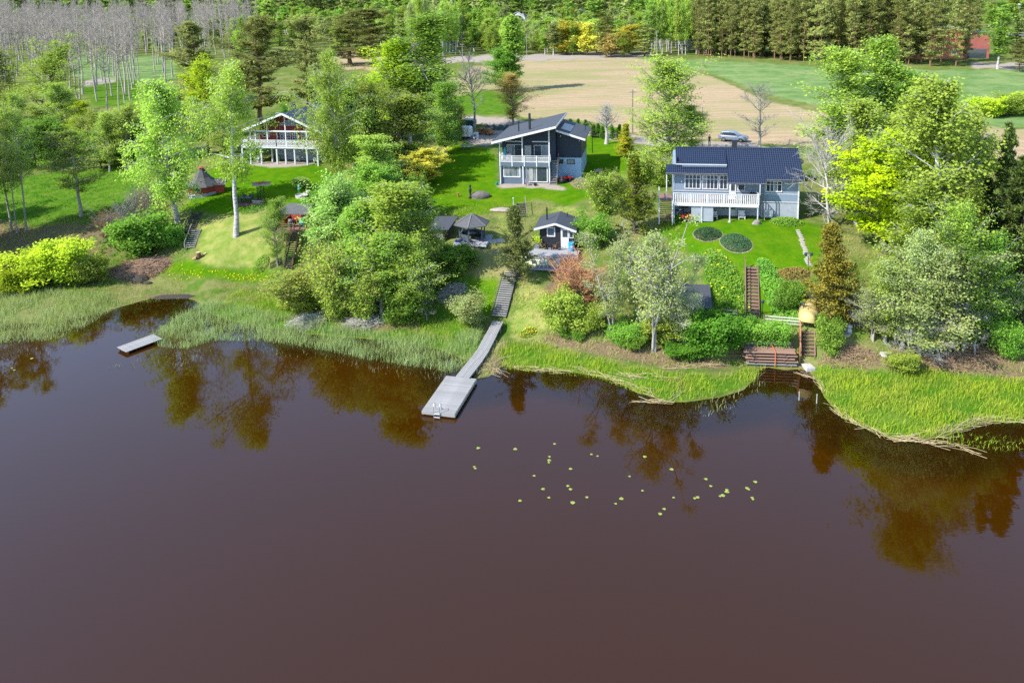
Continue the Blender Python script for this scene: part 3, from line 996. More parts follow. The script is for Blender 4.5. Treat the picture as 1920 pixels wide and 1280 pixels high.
# left shore and left garden
T('spreading_tree', 'broadleaf_tree', 'tall spreading tree in thin yellow-green leaf in front of the bare grey wood', 72, 238, 60, 150, var=0)
T('airy_birch', 'broadleaf_tree', 'yellow-green tree cut off by the left edge beside the spreading tree', 4, 228, 78, 90, lm=LF_OLIVE)
T('round_tree', 'broadleaf_tree', 'low dense dark green tree at the left edge above the meadow', 22, 312, 236, 85, lm=LF_DEEP)
T('round_tree', 'broadleaf_tree', 'dense dark green tree below the spreading tree', 98, 312, 216, 92, lm=LF_GREEN)
T('birch', 'broadleaf_tree', 'small bright yellow-green tree at the foot of the bare wood', 160, 262, 186, 48, lm=LF_LIME)
for i, (bx, by, ty, w, l) in enumerate([(190, 316, 238, 58, 'young dark green tree first in the row above the meadow'), (226, 314, 246, 58, 'young dark green tree in the middle of the row above the meadow'),
                                       (262, 308, 236, 56, 'young dark green tree last in the row, next to the drooping birch')]):
    T('round_tree', 'young_tree', l, bx, by, ty, w, lm=LF_DEEP if i else LF_GREEN, group='young trees above the meadow')
for bx, by, ty, w, l in [(206, 322, 205, 55, 'slim light green birch before the first young dark tree'), (243, 318, 190, 60, 'slim light green birch behind the row of young dark trees'), (283, 300, 180, 60, 'slim light birch touching the drooping birch above the meadow')]:
    T('airy_birch', 'birch_tree', l, bx, by, ty, w, cat='birch')
T('thin_alder', 'alder_tree', 'thin leaning alder, first of three dark trunks at the left edge', 22, 434, 170, 66, lean=(0, -.04))
T('thin_alder', 'alder_tree', 'thin alder in the middle of three dark trunks at the left edge', 33, 437, 196, 52)
T('thin_alder', 'alder_tree', 'thin alder with paler trunk, third of three at the left edge', 49, 434, 166, 64)
T('thin_alder', 'alder_tree', 'lone thin alder standing in the green meadow', 152, 406, 238, 96, var=1)
T('weeping_birch', 'birch_tree', 'drooping birch beside the red hexagonal hut', 334, 416, 140, 118, var=0, cat='birch')
T('maple', 'maple_tree', 'bright lime green maple behind the white-stemmed birch', 392, 292, 98, 96, lm=LF_LIME)
T('stem_birch', 'birch_tree', 'tall birch with long bare white stem on the dry slope', 442, 442, 110, 122, cat='birch')
for bx, by, ty, w, l in [(490, 236, 26, 128, 'big dark pine behind the red house, left of its chimney'), (577, 214, 24, 68, 'slender dark pine behind the roof of the red house'), (374, 196, 36, 86, 'dark pine at the edge of the bare grey wood'),
                         (657, 122, 22, 112, 'old pine with bare orange trunk behind the drooping birch'), (702, 124, 14, 96, 'dark pine next to the old orange-trunked pine')]:
    T('pine', 'pine_tree', l, bx, by, ty, w, cat='pine')
T('weeping_birch', 'birch_tree', 'drooping birch covering the corner of the red house', 638, 348, 86, 112, var=1, cat='birch')
T('spreading_tree', 'broadleaf_tree', 'wide olive green tree with dark forked trunk between the two left houses', 726, 322, 126, 132, var=1)
T('birch', 'birch_tree', 'tall bright green birch beside the white trailer', 813, 264, 20, 118, var=0, cat='birch')
T('birch', 'broadleaf_tree', 'lime yellow tree between drooping birch and tall bright birch', 752, 262, 66, 104, lm=LF_LIME, var=2)
T('bare_tree', 'bare_tree', 'leafless grey tree behind the white trailer', 890, 240, 88, 72, var=0)
T('round_tree', 'broadleaf_tree', 'round bright green tree at the corner of the stubble field', 944, 172, 86, 76)
T('column_tree', 'broadleaf_tree', 'narrow column of bright green leaf rising behind the round green tree', 957, 172, 26, 46, lm=LF_BIRCH2)
T('airy_birch', 'maple_tree', 'young orange-leaved maple beside the field road', 963, 234, 134, 66, lm=LF_ORANGE)
T('round_tree', 'bird_cherry', 'broad bird cherry with white blossom beside the deck hut', 640, 490, 306, 138, lm=LF_BLOOM, var=1, cat='tree')
T('round_tree', 'broadleaf_tree', 'green tree behind the blossoming bird cherry', 702, 420, 300, 105, lm=LF_BIRCH2, var=0)
T('round_tree', 'broadleaf_tree', 'dark green tree beside the wood shed', 775, 415, 322, 84, lm=LF_GREEN, var=1)
T('maple', 'maple_tree', 'small yellow maple at the edge of the middle lawn', 797, 346, 276, 78, lm=LF_YEL)
T('birch', 'birch_tree', 'tallest light green birch in the middle of the bank', 742, 568, 338, 128, lm=LF_BIRCH, var=0, cat='birch')
T('airy_birch', 'birch_tree', 'light green birch at the front of the middle bank', 716, 590, 430, 104, lm=LF_BIRCH2, cat='birch')
T('airy_birch', 'birch_tree', 'pale green young birch right front of the middle bank', 778, 592, 440, 92, lm=LF_BIRCH, cat='birch')
T('birch', 'birch_tree', 'light green young birch left of the tallest bank birch', 684, 562, 380, 92, lm=LF_BIRCH2, var=1, cat='birch')
T('birch', 'birch_tree', 'light green young birch hiding the wood shed wall', 790, 552, 392, 80, lm=LF_BIRCH, var=2, cat='birch')
T('airy_birch', 'birch_tree', 'small young birch by the top of the long steps', 521, 498, 368, 52, lm=LF_BIRCH2, cat='birch')
T('bush', 'bush', 'olive bush under the birch clump at the shore', 760, 598, 520, 90, lm=LF_GREEN)
for i, (bx, by, ty, w, l) in enumerate([(570, 588, 486, 110, 'olive willow bush below the long steps'), (628, 596, 452, 120, 'tall grey-olive willow bush under the bird cherry'),
                                       (540, 578, 520, 74, 'thin willow bush at the reed edge below the steps'), (682, 600, 500, 96, 'grey-olive willow bush left of the birch clump')]):
    T('willow_bush', 'willow_bush', l, bx, by, ty, w, cat='bush')
for bx, by, ty, w, l in [(60, 534, 462, 118, 'wide yellow-green willow bush nearest the left edge'), (122, 530, 440, 100, 'tallest yellow-green willow bush of the left shore'), (172, 528, 462, 70, 'small brownish willow bush next to the twig pile'), (30, 546, 490, 80, 'low yellow-green willow bush at the left reed edge')]:
    T('bush', 'willow_bush', l, bx, by, ty, w, cat='bush', lm=LF_LIME if bx != 172 else LF_OLIVE)
T('bush', 'bush', 'broad bright green bush above the twig pile', 262, 476, 384, 118, lm=LF_GREEN, var=0)
T('bush', 'bush', 'low green bush between bright bush and dark steps', 322, 462, 410, 58, lm=LF_GREEN, var=1)
for bx, by, ty, w, l in [(238, 470, 342, 70, 'leafless pale sapling left in the bright green bush'), (262, 452, 330, 60, 'leafless pale sapling in the middle of the bright green bush'), (281, 440, 318, 50, 'thin pale sapling at the right of the bright green bush')]:
    T('pale_bare_tree', 'bare_sapling', l, bx, by, ty, w, cat='sapling', bm=BK_GREY)
T('twig_bush', 'twig_bush', 'brown leafless bush below the drooping birch', 272, 420, 334, 86, bm=BK_BROWN, cat='bush')
T('twig_bush', 'twig_bush', 'grey brown leafless brush at the meadow edge', 205, 452, 392, 70, bm=BK_BROWN, cat='bush')
T('willow_bush', 'willow_bush', 'small pale willow bush beside the walkway steps', 888, 610, 538, 78, cat='bush', lm=LF_ALDER)
T('bush', 'bush', 'low bright green bush below the gazebo', 848, 508, 456, 92, lm=LF_GREEN, var=2, cat='bush')
T('pale_bare_tree', 'dead_tree', 'dead grey tree fallen over at the shady bank', 800, 600, 520, 70, cat='dead tree', bm=BK_GREY)
T('bush', 'bush', 'flowering garden bush on the left lawn near the sandpit', 567, 352, 330, 34, lm=LF_BLOOM)
T('twig_bush', 'twig_bush', 'small leafless bush on the left lawn behind the hut', 430, 336, 312, 22, bm=BK_BROWN, cat='bush')
T('bush', 'bush', 'dark shrub under the terrace of the red house', 470, 302, 280, 26, lm=LF_DEEP)
for bx, by, ty, w, l, lm in [(118, 262, 150, 70, 'light green birch between the spreading tree and the small yellow tree', LF_BIRCH), (300, 262, 176, 66, 'pale green birch behind the drooping birch', LF_ALDER), (30, 262, 168, 66, 'yellow-green tree low at the left edge', LF_OLIVE), (90, 250, 190, 56, 'olive tree under the spreading tree', LF_OLIVE),
                             (240, 300, 200, 70, 'pale green birch standing behind the young dark trees', LF_BIRCH), (178, 292, 205, 60, 'light olive birch left behind the young dark trees', LF_OLIVE), (66, 300, 222, 60, 'light green young birch between the low dark trees', LF_BIRCH2), (420, 300, 180, 80, 'light green birch close behind the white-stemmed birch', LF_BIRCH), (140, 300, 236, 54, 'light green young birch behind the lone meadow alder', LF_BIRCH), (310, 232, 160, 60, 'light green young birch at the right end of the bare wood', LF_BIRCH)]:
    T('airy_birch', 'birch_tree', l, bx, by, ty, w, lm=lm, cat='birch')
for bx, by, ty, w, l, lm in [(668, 330, 152, 90, 'light olive birch between drooping birch and forked tree', LF_BIRCH), (775, 318, 172, 96, 'olive birch in front of the tall bright birch', LF_OLIVE), (700, 372, 250, 84, 'light green birch above the blossoming cherry', LF_BIRCH), (835, 288, 150, 60, 'light green birch leaning to the white trailer', LF_BIRCH2),
                             (750, 440, 352, 92, 'fresh green birch above the birch clump', LF_BIRCH2)]:
    T('birch', 'birch_tree', l, bx, by, ty, w, lm=lm, cat='birch')
for bx, by, ty, w, l, lm in [(1606, 420, 180, 96, 'olive birch behind the large yellow-green maple', LF_BIRCH), (1700, 470, 200, 110, 'light olive birch between maple and tall olive birch', LF_OLIVE), (1740, 420, 160, 100, 'tall green birch left behind the olive birch', LF_BIRCH), (1800, 470, 190, 100, 'olive birch in front of the pointed spruce', LF_OLIVE), (1725, 580, 330, 110, 'green birch below the tall olive birch', LF_BIRCH), (1805, 590, 340, 100, 'green birch in front of the dark spruces', LF_OLIVE)]:
    T('birch', 'birch_tree', l, bx, by, ty, w, lm=lm, cat='birch')
for bx, by, ty, w, kd, l, lm in [(345, 300, 168, 60, 'airy_birch', 'slim light green birch between drooping birch and lime maple', LF_BIRCH), (395, 262, 120, 60, 'airy_birch', 'pale green birch at the foot of the dark pines', LF_ALDER), (205, 262, 196, 50, 'willow_bush', 'grey-green bush at the front of the bare wood', LF_ALDER), (330, 246, 176, 60, 'willow_bush', 'olive bush at the right front of the bare wood', LF_OLIVE), (270, 236, 180, 60, 'bush', 'bright green bush among the front bare trunks', LF_GREEN), (10, 322, 196, 60, 'airy_birch', 'light green birch low at the left edge behind the alders', LF_BIRCH),
                                 (540, 262, 188, 50, 'round_tree', 'dark bushy tree right behind the red house chimney', LF_DEEP), (610, 260, 178, 60, 'round_tree', 'dark tree hidden behind the roof of the red house', LF_DEEP), (860, 262, 190, 44, 'willow_bush', 'green-brown bush behind the white trailer', LF_OLIVE), (765, 120, 80, 60, 'twig_bush', 'dark leafless brush beyond the old pines', None)]:
    T(kd, 'bush' if 'bush' in kd else 'broadleaf_tree', l, bx, by, ty, w, **({'lm': lm} if lm else {'bm': BK_DARK}), cat='bush' if 'bush' in kd else 'tree')
# middle and right garden
T('juniper', 'spruce_tree', 'golden-tipped little spruce at the top of the walkway steps', 967, 522, 382, 76, var=0, cat='spruce')
for bx, by, ty, w, l in [(1062, 566, 452, 104, 'tall red-twigged dogwood below the cabin deck'), (1104, 566, 486, 84, 'red-twigged dogwood behind the thin alders'), (1030, 592, 530, 72, 'low red-brown dogwood beside the steps')]:
    T('twig_bush', 'twig_bush', l, bx, by, ty, w, cat='bush')
for i, (bx, by, ty, w, l) in enumerate([(1146, 628, 432, 112, 'grey-green alder with twin dark stems behind the dogwood'), (1196, 604, 414, 84, 'pale grey-green alder between two taller alders'), (1228, 656, 386, 140, 'tallest grey-green alder of the clump before the dark shed'),
                                       (1266, 652, 466, 96, 'grey-green alder in front of the dark shed roof'), (1284, 657, 520, 74, 'short alder with pale stem at the shore by the hedge')]):
    T('alder', 'alder_tree', l, bx, by, ty, w, var=i, bm=BK_PALE if i == 4 else None)
T('bush', 'bush', 'yellow-green bush on dark stems above the flower clump', 1054, 614, 540, 82, lm=LF_BIRCH)
T('bush', 'bush', 'small yellow-green bush right of the yellow-green bush', 1104, 622, 566, 56, lm=LF_BIRCH)
for bx, by, ty, w, l in [(1060, 630, 612, 30, 'small fresh green clump of lilies at the shore bank'), (1085, 636, 616, 28, 'second fresh green clump of lilies at the shore bank'), (1190, 650, 622, 50, 'low green bush at the foot of the tall alder'), (1170, 640, 600, 70, 'green undergrowth bush between the alder stems'), (1245, 640, 585, 80, 'olive undergrowth bush under the tallest alder')]:
    T('bush', 'bush', l, bx, by, ty, w, lm=LF_GREEN if bx != 1245 else LF_OLIVE)
T('juniper', 'spruce_tree', 'slim dark spruce with yellow tips left of the grey house', 1190, 436, 288, 76, lm=leaf_mat('yellow_tip_needle', (.05, .085, .012), (.22, .24, .02), .12), cat='spruce')
T('willow_bush', 'bush', 'pale olive bush at the edge of the middle lawn', 1130, 402, 318, 84, lm=LF_BIRCH, cat='bush')
T('bush', 'bush', 'dense green bush next to the black cabin', 1106, 458, 392, 78, lm=LF_GREEN)
T('thuja', 'thuja', 'golden cone thuja at the lawn corner', 1172, 294, 230, 36, lm=LF_THUJA, cat='conifer')
T('thuja', 'thuja', 'small golden thuja behind the slim dark spruce', 1193, 345, 284, 34, lm=LF_THUJA, cat='conifer')
for i, (bx, by, ty) in enumerate([(1069, 238, 222), (1083, 240, 222), (1099, 242, 224), (1112, 258, 233), (1122, 258, 230), (1131, 260, 236), (1149, 262, 233), (1160, 263, 232)]):
    T('thuja', 'thuja', 'green thuja in the hedge row along the field road', bx, by, ty, 15, lm=LF_DEEP, cat='conifer', group='thuja hedge along the field road')
T('airy_birch', 'birch_tree', 'big light yellow-green birch behind the grey house', 1253, 306, 96, 128, var=0, cat='birch')
T('airy_birch', 'birch_tree', 'light green tree beside the big birch at the gravel yard', 1296, 292, 192, 68, var=1)
for bx, by, ty, w, l in [(1212, 345, 268, 66, 'pale green bush left behind the grey house'), (1238, 350, 280, 60, 'olive bush next to the small white porch roof'), (1160, 372, 330, 50, 'olive bush right of the middle lawn')]:
    T('willow_bush', 'bush', l, bx, by, ty, w, lm=LF_BIRCH, cat='bush')
T('pollard', 'pollard_tree', 'thick cut-back trunk with a fan of bare shoots', 1137, 270, 188, 56)
T('bare_tree', 'bare_tree', 'leafless dark tree beside the parked car', 1425, 280, 148, 92, var=1)
for bx, by, ty, w, l in [(1330, 662, 578, 100, 'deep green bush left of the plank pile'), (1376, 648, 590, 72, 'dark green bush between deep green bush and hedge'), (1416, 648, 596, 66, 'bright clipped bush behind the plank pile'), (1456, 650, 600, 56, 'rounded green bush behind the pile beside the lower steps'), (1480, 576, 524, 58, 'round green bush on the slope beside the upper steps'), (1284, 668, 640, 70, 'low deep green bush at the shore edge')]:
    T('bush', 'bush', l, bx, by, ty, w, lm=LF_DEEP if bx in (1330, 1376, 1284) else LF_GREEN)
for bx, by, ty, w, l, lm, v in [(1578, 345, 84, 112, 'light green birch, left one of the group beside the grey house', LF_BIRCH, 0), (1626, 335, 60, 104, 'tallest light green birch of the group beside the grey house', LF_BIRCH, 1),
                               (1668, 340, 108, 92, 'green birch before the orange brick building', LF_BIRCH2, 2), (1702, 345, 128, 80, 'darker green birch right of the birch group', LF_GREEN, 0)]:
    T('birch', 'birch_tree', l, bx, by, ty, w, lm=lm, var=v, cat='birch')
T('birch', 'birch_tree', 'very tall olive birch with white stem above the right shore', 1764, 548, 130, 156, lm=LF_OLIVE, var=1, cat='birch')
T('maple', 'maple_tree', 'large bright yellow-green maple right of the grey house', 1660, 480, 238, 172, var=0)
T('pale_bare_tree', 'bare_tree', 'leafless pale tree spreading before the end of the grey roof', 1556, 424, 192, 190, var=0)
T('thuja', 'thuja', 'large bronze cone thuja beside the covered boat', 1563, 604, 416, 90, var=0, cat='conifer')
for bx, by, ty, w, l in [(1872, 566, 226, 100, 'tall dark spruce with pointed top at the right'), (1916, 610, 284, 120, 'dark spruce cut off by the right edge'), (1842, 540, 330, 84, 'shaded dark spruce behind the tall olive birch'), (1905, 470, 330, 90, 'dark spruce half hidden behind the right edge spruce')]:
    T('spruce', 'spruce_tree', l, bx, by, ty, w, cat='spruce')
for i, (bx, by, ty, w, l) in enumerate([(1744, 664, 448, 150, 'grey-green alder clump in the middle of the right shore'), (1690, 652, 482, 112, 'grey-green alder leaning over the small grey roof'), (1640, 640, 524, 104, 'low grey-green alder in front of the small grey roof'),
                                       (1806, 656, 420, 124, 'dark green alder below the tall spruce'), (1870, 640, 500, 90, 'green alder in the shade at the right shore')]):
    T('airy_birch' if i in (0, 1, 3) else 'alder', 'alder_tree', l, bx, by, ty, w, var=i, lm=LF_GREEN if i > 2 else LF_ALDER)
for bx, by, ty, w, l, lm in [(1722, 668, 420, 90, 'tall slim grey-green alder in the middle of the right shore', LF_ALDER), (1790, 640, 360, 90, 'tall green birch rising behind the dead pale branches', LF_BIRCH), (1660, 640, 470, 80, 'light green alder left of the alder clump', LF_BIRCH), (1845, 640, 420, 90, 'green birch between alder clump and dark spruces', LF_BIRCH2)]:
    T('airy_birch', 'birch_tree' if lm is not LF_ALDER else 'alder_tree', l, bx, by, ty, w, lm=lm)
for bx, by, ty, w, l in [(1762, 676, 556, 150, 'dead pale branches spreading low on the right shore'), (1828, 664, 560, 96, 'dead pale branches right of the low spreading ones'), (1700, 668, 590, 90, 'dead pale branches below the small grey roof')]:
    T('pale_bare_tree', 'dead_tree', l, bx, by, ty, w, cat='dead tree')
for bx, by, ty, w, l, lm in [(1556, 658, 582, 58, 'light green bush at the top of the lower steps', LF_BIRCH2), (1888, 668, 592, 66, 'yellow-green bush at the right edge of the shore', LF_GREEN), (1840, 630, 556, 40, 'small yellow-green bush in the dark shade', LF_BIRCH2),
                             (1690, 690, 655, 60, 'low brown-green brush on the marsh edge', LF_OLIVE), (1850, 218, 174, 66, 'yellow-green bush in the strip of green field, left one', LF_LIME), (1886, 216, 170, 62, 'yellow-green bush in the strip of green field, middle one', LF_OLIVE), (1922, 214, 168, 60, 'yellow-green bush at the right edge of the green field', LF_LIME)]:
    T('bush', 'bush', l, bx, by, ty, w, lm=lm)

# the stand of trees goes on past the edges of the picture
for kd, bx, by, ty, w, l, lm in [('birch', -70, 470, 200, 110, 'birch past the left edge of the shore', LF_BIRCH), ('round_tree', -110, 430, 250, 120, 'dark tree past the left edge of the meadow', LF_DEEP), ('birch', -170, 520, 260, 120, 'leafy birch farther past the left edge', LF_BIRCH2), ('spreading_tree', -130, 300, 120, 140, 'spreading tree past the left edge', LF_OLIVE),
                                 ('spruce', 2010, 560, 240, 110, 'spruce past the right edge of the shore', None), ('birch', 2060, 600, 200, 130, 'birch past the right edge of the shore', LF_BIRCH), ('alder', 2020, 680, 470, 120, 'alder past the right edge of the marsh', LF_ALDER), ('birch', 2130, 520, 160, 130, 'leafy birch farther past the right edge', LF_BIRCH2), ('spruce', 2180, 600, 260, 120, 'spruce farther past the right edge', None), ('birch', 2060, 380, 120, 120, 'birch behind the spruces past the right edge', LF_OLIVE)]:
    T(kd, 'broadleaf_tree' if kd != 'spruce' else 'spruce_tree', l, bx, by, ty, w, lm=lm)


# ---------------------------------------------------------------- woods
def spots(poly_px, spacing, jit=.38, world=None):
    poly = np.array([G(x, y)[:2] for x, y in poly_px]) if world is None else np.array(world, float)
    lo, hi = poly.min(0), poly.max(0)
    gx, gy = np.meshgrid(np.arange(lo[0], hi[0], spacing), np.arange(lo[1], hi[1], spacing))
    P = np.stack([gx.ravel(), gy.ravel()], -1)
    P[:, 0] += (np.round((P[:, 1] - lo[1]) / spacing) % 2) * spacing / 2
    P += RNG.uniform(-jit, jit, P.shape) * spacing
    P = P[inside(poly, P[:, 0], P[:, 1])]
    return np.column_stack([P, height(P[:, 0], P[:, 1])])


def wood(pts, kinds, name, label, group, H, W, cat='tree', lms=(None,), flt=None, sub=True):
    n = 0
    for p in pts:
        kd = random.choice(kinds)
        h = random.uniform(*H)
        px, py, _ = project(p)
        if px < -90 or px > 2010:
            continue
        if flt and not flt(px, py):
            continue
        o = plant(kd, name, label, tuple(p), h, random.uniform(*W), cat, group)
        lm = random.choice(lms)
        if lm is not None:
            k = len(o.material_slots) - 1
            o.material_slots[k].link = 'OBJECT'
            o.material_slots[k].material = lm
        n += 1
    return n


cnt = {}
cnt['pine'] = wood(spots([(1300, 106), (1420, 112), (1560, 122), (1700, 124), (1800, 126), (1840, 118), (1840, 103), (1400, 95), (1300, 97)], 5.0), ['far_pine'], 'pine_tree', 'tall pine in the dense planted stand beyond the green field', 'pines of the planted stand', (21, 27), (5.5, 7.5), 'pine', flt=lambda x, y: not (1752 < x < 1852 and int(x * 7 + y * 13) % 10 < 8))
cnt['aspen'] = wood(spots([(-80, 200), (60, 200), (215, 212), (300, 165), (360, 130), (470, 92), (500, 66), (500, 58), (-80, 60)], 12.9), ['aspen'], 'aspen_tree', 'tall leafless grey tree in the bare wood', 'bare grey trees of the wood', (22, 29), (5.5, 8.5), 'tree')
for bx, by in [(201, 216), (223, 207), (182, 190), (244, 188), (150, 186), (262, 168), (132, 170), (210, 180)]:
    P = G(bx, by)
    plant('aspen', 'aspen_tree', 'tall leafless grey tree standing at the front of the bare wood', P, random.uniform(24, 27), 5.5, 'tree', 'front trees of the bare wood')
GREENS = (None, LF_BIRCH, LF_BIRCH2, LF_ALDER, LF_OLIVE)
cnt['birch_back'] = wood(spots([(770, 112), (860, 104), (870, 70), (770, 70)], 7), ['far_birch'], 'birch_tree', 'tall pale birch in the grove beyond the lime yellow tree', 'birches of the far grove', (20, 26), (5, 7), 'birch', (LF_BIRCH, LF_ALDER))
cnt['grove'] = wood(spots([(1216, 104), (1340, 104), (1340, 74), (1222, 78)], 6.5), ['far_birch'], 'birch_tree', 'tall white-stemmed birch in the grove left of the pine stand', 'white-stemmed birches beside the pine stand', (19, 24), (4.5, 6.5), 'birch', (LF_BIRCH2, LF_BIRCH))
cnt['belt'] = wood(spots([(980, 106), (1100, 106), (1200, 98), (1210, 76), (880, 76), (880, 100)], 9.5), ['far_birch', 'far_round', 'far_round'], 'field_tree', 'light green tree in the belt behind the stubble field', 'trees behind the stubble field', (9, 15), (6, 9), 'tree', GREENS)
cnt['leftback'] = wood(spots([(560, 84), (770, 92), (860, 64), (860, 56), (520, 54)], 12), ['far_birch', 'far_round', 'far_birch'], 'woodland_tree', 'light green tree beyond the old pines', 'trees beyond the old pines', (12, 20), (6, 9), 'tree', GREENS)
for bx, by, ty, w, kd, l, lm in [(1062, 103, 36, 76, 'far_round', 'yellow willow left in the belt behind the field', LF_YEL), (1102, 104, 40, 56, 'far_round', 'smaller yellow willow next to the left yellow willow', LF_YEL), (1178, 102, 42, 74, 'far_round', 'yellow willow right of the dark pine behind the field', LF_YEL),
                             (1146, 108, 60, 50, 'far_round', 'orange-yellow tree at the far edge of the stubble field', LF_ORANGE), (1136, 106, 30, 64, 'far_pine', 'dark pine among the yellow willows', None), (1208, 106, 44, 46, 'far_pine', 'dark pine at the end of the far road', None),
                             (1170, 108, 62, 30, 'far_round', 'grey-olive tree at the far road', LF_OLIVE), (1870, 130, 22, 56, 'far_birch', 'light green birch beside the orange brick building', LF_BIRCH2), (1910, 136, 72, 44, 'far_pine', 'bushy pine at the right edge of the green field', None), (1905, 100, 30, 30, 'far_spruce', 'small dark spruce beyond the car park', None)]:
    plant_px(kd, 'far_tree', l, bx, by, ty, w)
    if lm is not None:
        o = bpy.context.scene.objects[-1] if False else COL.objects[-1]
        k = len(o.material_slots) - 1
        o.material_slots[k].link = 'OBJECT'
        o.material_slots[k].material = lm
hw = [(-330, 400), (330, 400), (430, 520), (430, 560), (-430, 560), (-430, 520)]
cnt['mid'] = wood(spots(None, 21, .45, hw), ['far_birch', 'far_round', 'far_spruce', 'far_round'], 'lowland_tree', 'tree in the far wooded lowland', 'trees of the far wooded lowland', (11, 19), (7, 12), 'tree', GREENS, flt=lambda x, y: not (1340 < x < 1780))


def mass(name, pts, shapes, mats):
    """a far-off wood that reads as one mass"""
    Vs, Fs, Ts, Ms, off = [], [], [], [], 0
    for k, q in enumerate(pts):
        (cr, mi, rad, H0) = shapes[k % len(shapes)] if k % 7 else shapes[0]
        a = random.uniform(0, 6.28)
        sc = random.uniform(.8, 1.25)
        R = np.array([[math.cos(a), -math.sin(a), 0], [math.sin(a), math.cos(a), 0], [0, 0, 1]])
        Vs.append(cr[0] @ R.T * np.array([1.5 * sc, 1.5 * sc, sc]) + q)
        Fs.append(cr[1] + off)
        Ts.append(cr[2])
        Ms.append(np.full(len(cr[1]), mi))
        off += len(cr[0])
    me = mesh_np(name, np.concatenate(Vs), [np.concatenate(Fs)], mats, np.concatenate(Ts), np.concatenate(Ms))
    return tag(link(name, me), kind='stuff')


_sp = [grow(300 + i, H=22, rad=3.2, h0=.04, nb=30, prof='whorl', el=(-10, 30), nb2=3, per=3, leaf=1.9, aspect=.5, sig=.5, sides=3)[1] for i in range(3)]
_br = [grow(310 + i, H=18, rad=3.8, h0=.12, nb=20, prof='round', el=(10, 70), nb2=3, per=5, leaf=1.6, aspect=.7, sig=.8, sides=3)[1] for i in range(3)]
hp = spots(None, 11, .45, [(-430, 575), (430, 575), (620, 840), (-620, 840)])
hx, hy, _ = project(hp)
hp = hp[(hx > -80) & (hx < 2000) & ~((hx > 1370) & (hx < 1750))]
RNG.shuffle(hp)
mass('hillside_forest', hp[:800], [(c, 0, 0, 0) for c in _sp] + [(_br[0], 1, 0, 0), (_sp[1], 0, 0, 0), (_br[1], 2, 0, 0), (_br[2], 1, 0, 0)], [LF_SPRUCE, LF_BIRCH2, LF_ALDER])
print('WOODS', cnt)

# ---------------------------------------------------------------- building materials
WHITE = mat('white_paint', (.60, .60, .59), (.50, .50, .50), 4, .5, .05)
WHITE2 = mat('off_white_paint', (.48, .50, .52), (.42, .44, .46), 3, .6, .05)
NAVY = mat('navy_boards', (.013, .024, .044), (.009, .017, .032), 3, .55, .15, (.3, 1, 8))
BLUEGREY = mat('blue_grey_boards', (.10, .14, .185), (.075, .105, .145), 3, .6, .15, (.3, 1, 8))
PALEGREY = mat('pale_grey_boards', (.19, .245, .31), (.16, .205, .265), 3, .6, .15, (.3, 1, 8))
PLINTH = mat('grey_render', (.30, .33, .37), (.25, .275, .31), 2, .85, .2)
PLINTH_BLUE = mat('pale_blue_render', (.30, .42, .53), (.26, .36, .46), 2, .85, .2)
REDWALL = mat('dark_red_boards', (.27, .036, .03), (.20, .028, .024), 3, .6, .15, (.3, 1, 8))
REDPAINT = mat('red_paint', (.36, .05, .03), (.28, .038, .025), 3, .6, .15)
FELT = mat('roof_felt', (.055, .06, .07), (.04, .044, .052), 5, .75, .2)
FELT2 = mat('weathered_roof_felt', (.10, .10, .105), (.06, .06, .065), 5, .85, .3)
SHEET = mat('dark_sheet_roof', (.035, .045, .062), (.028, .036, .052), 2, .4, .05, spec=.4)
TILE = mat('blue_black_tile', (.020, .031, .062), (.012, .02, .042), 5, .42, .1, spec=.45)
BLACK = mat('black_paint', (.02, .022, .026), (.014, .016, .02), 4, .5)
STEEL = mat('steel', (.45, .46, .47), None, 5, .35, 0, metal=.9)
DECKRED = mat('red_brown_decking', (.235, .135, .10), (.17, .10, .075), 2, .75, .2, (.4, 4, 1), vary=.5)
DECKGREY = mat('grey_decking', (.34, .34, .345), (.24, .24, .25), 2, .8, .2, (.4, 4, 1), vary=.35)
WOODGREY = mat('weathered_grey_wood', (.31, .305, .295), (.215, .21, .20), 2, .85, .25, (.5, 5, 1), vary=.4)
WOODBROWN = mat('brown_wood', (.21, .125, .075), (.14, .08, .05), 2, .8, .2, (1, 1, .4), vary=.4)
WOODDARK = mat('dark_stained_wood', (.075, .06, .055), (.045, .038, .036), 2, .75, .2, vary=.4)
GLASS = mat('window_glass', (.02, .03, .04), (.045, .06, .075), 1.2, .06, 0, spec=.9)
GLASS2 = mat('painted_sky_glass', (.10, .135, .18), (.04, .06, .085), 2.5, .07, 0, spec=.9)  # paler blue base colour paints a sky reflection into the panes
GLASS3 = mat('curtained_glass', (.30, .31, .31), (.05, .07, .09), 2.2, .1, 0, (1, 1, .35), spec=.8)
CURTAIN = mat('pale_curtain', (.34, .33, .30), (.26, .26, .25), 6, .8)
CONCRETE = mat('concrete', (.42, .40, .37), (.32, .30, .28), 3, .9, .2)
RZ = math.radians(-10.5)


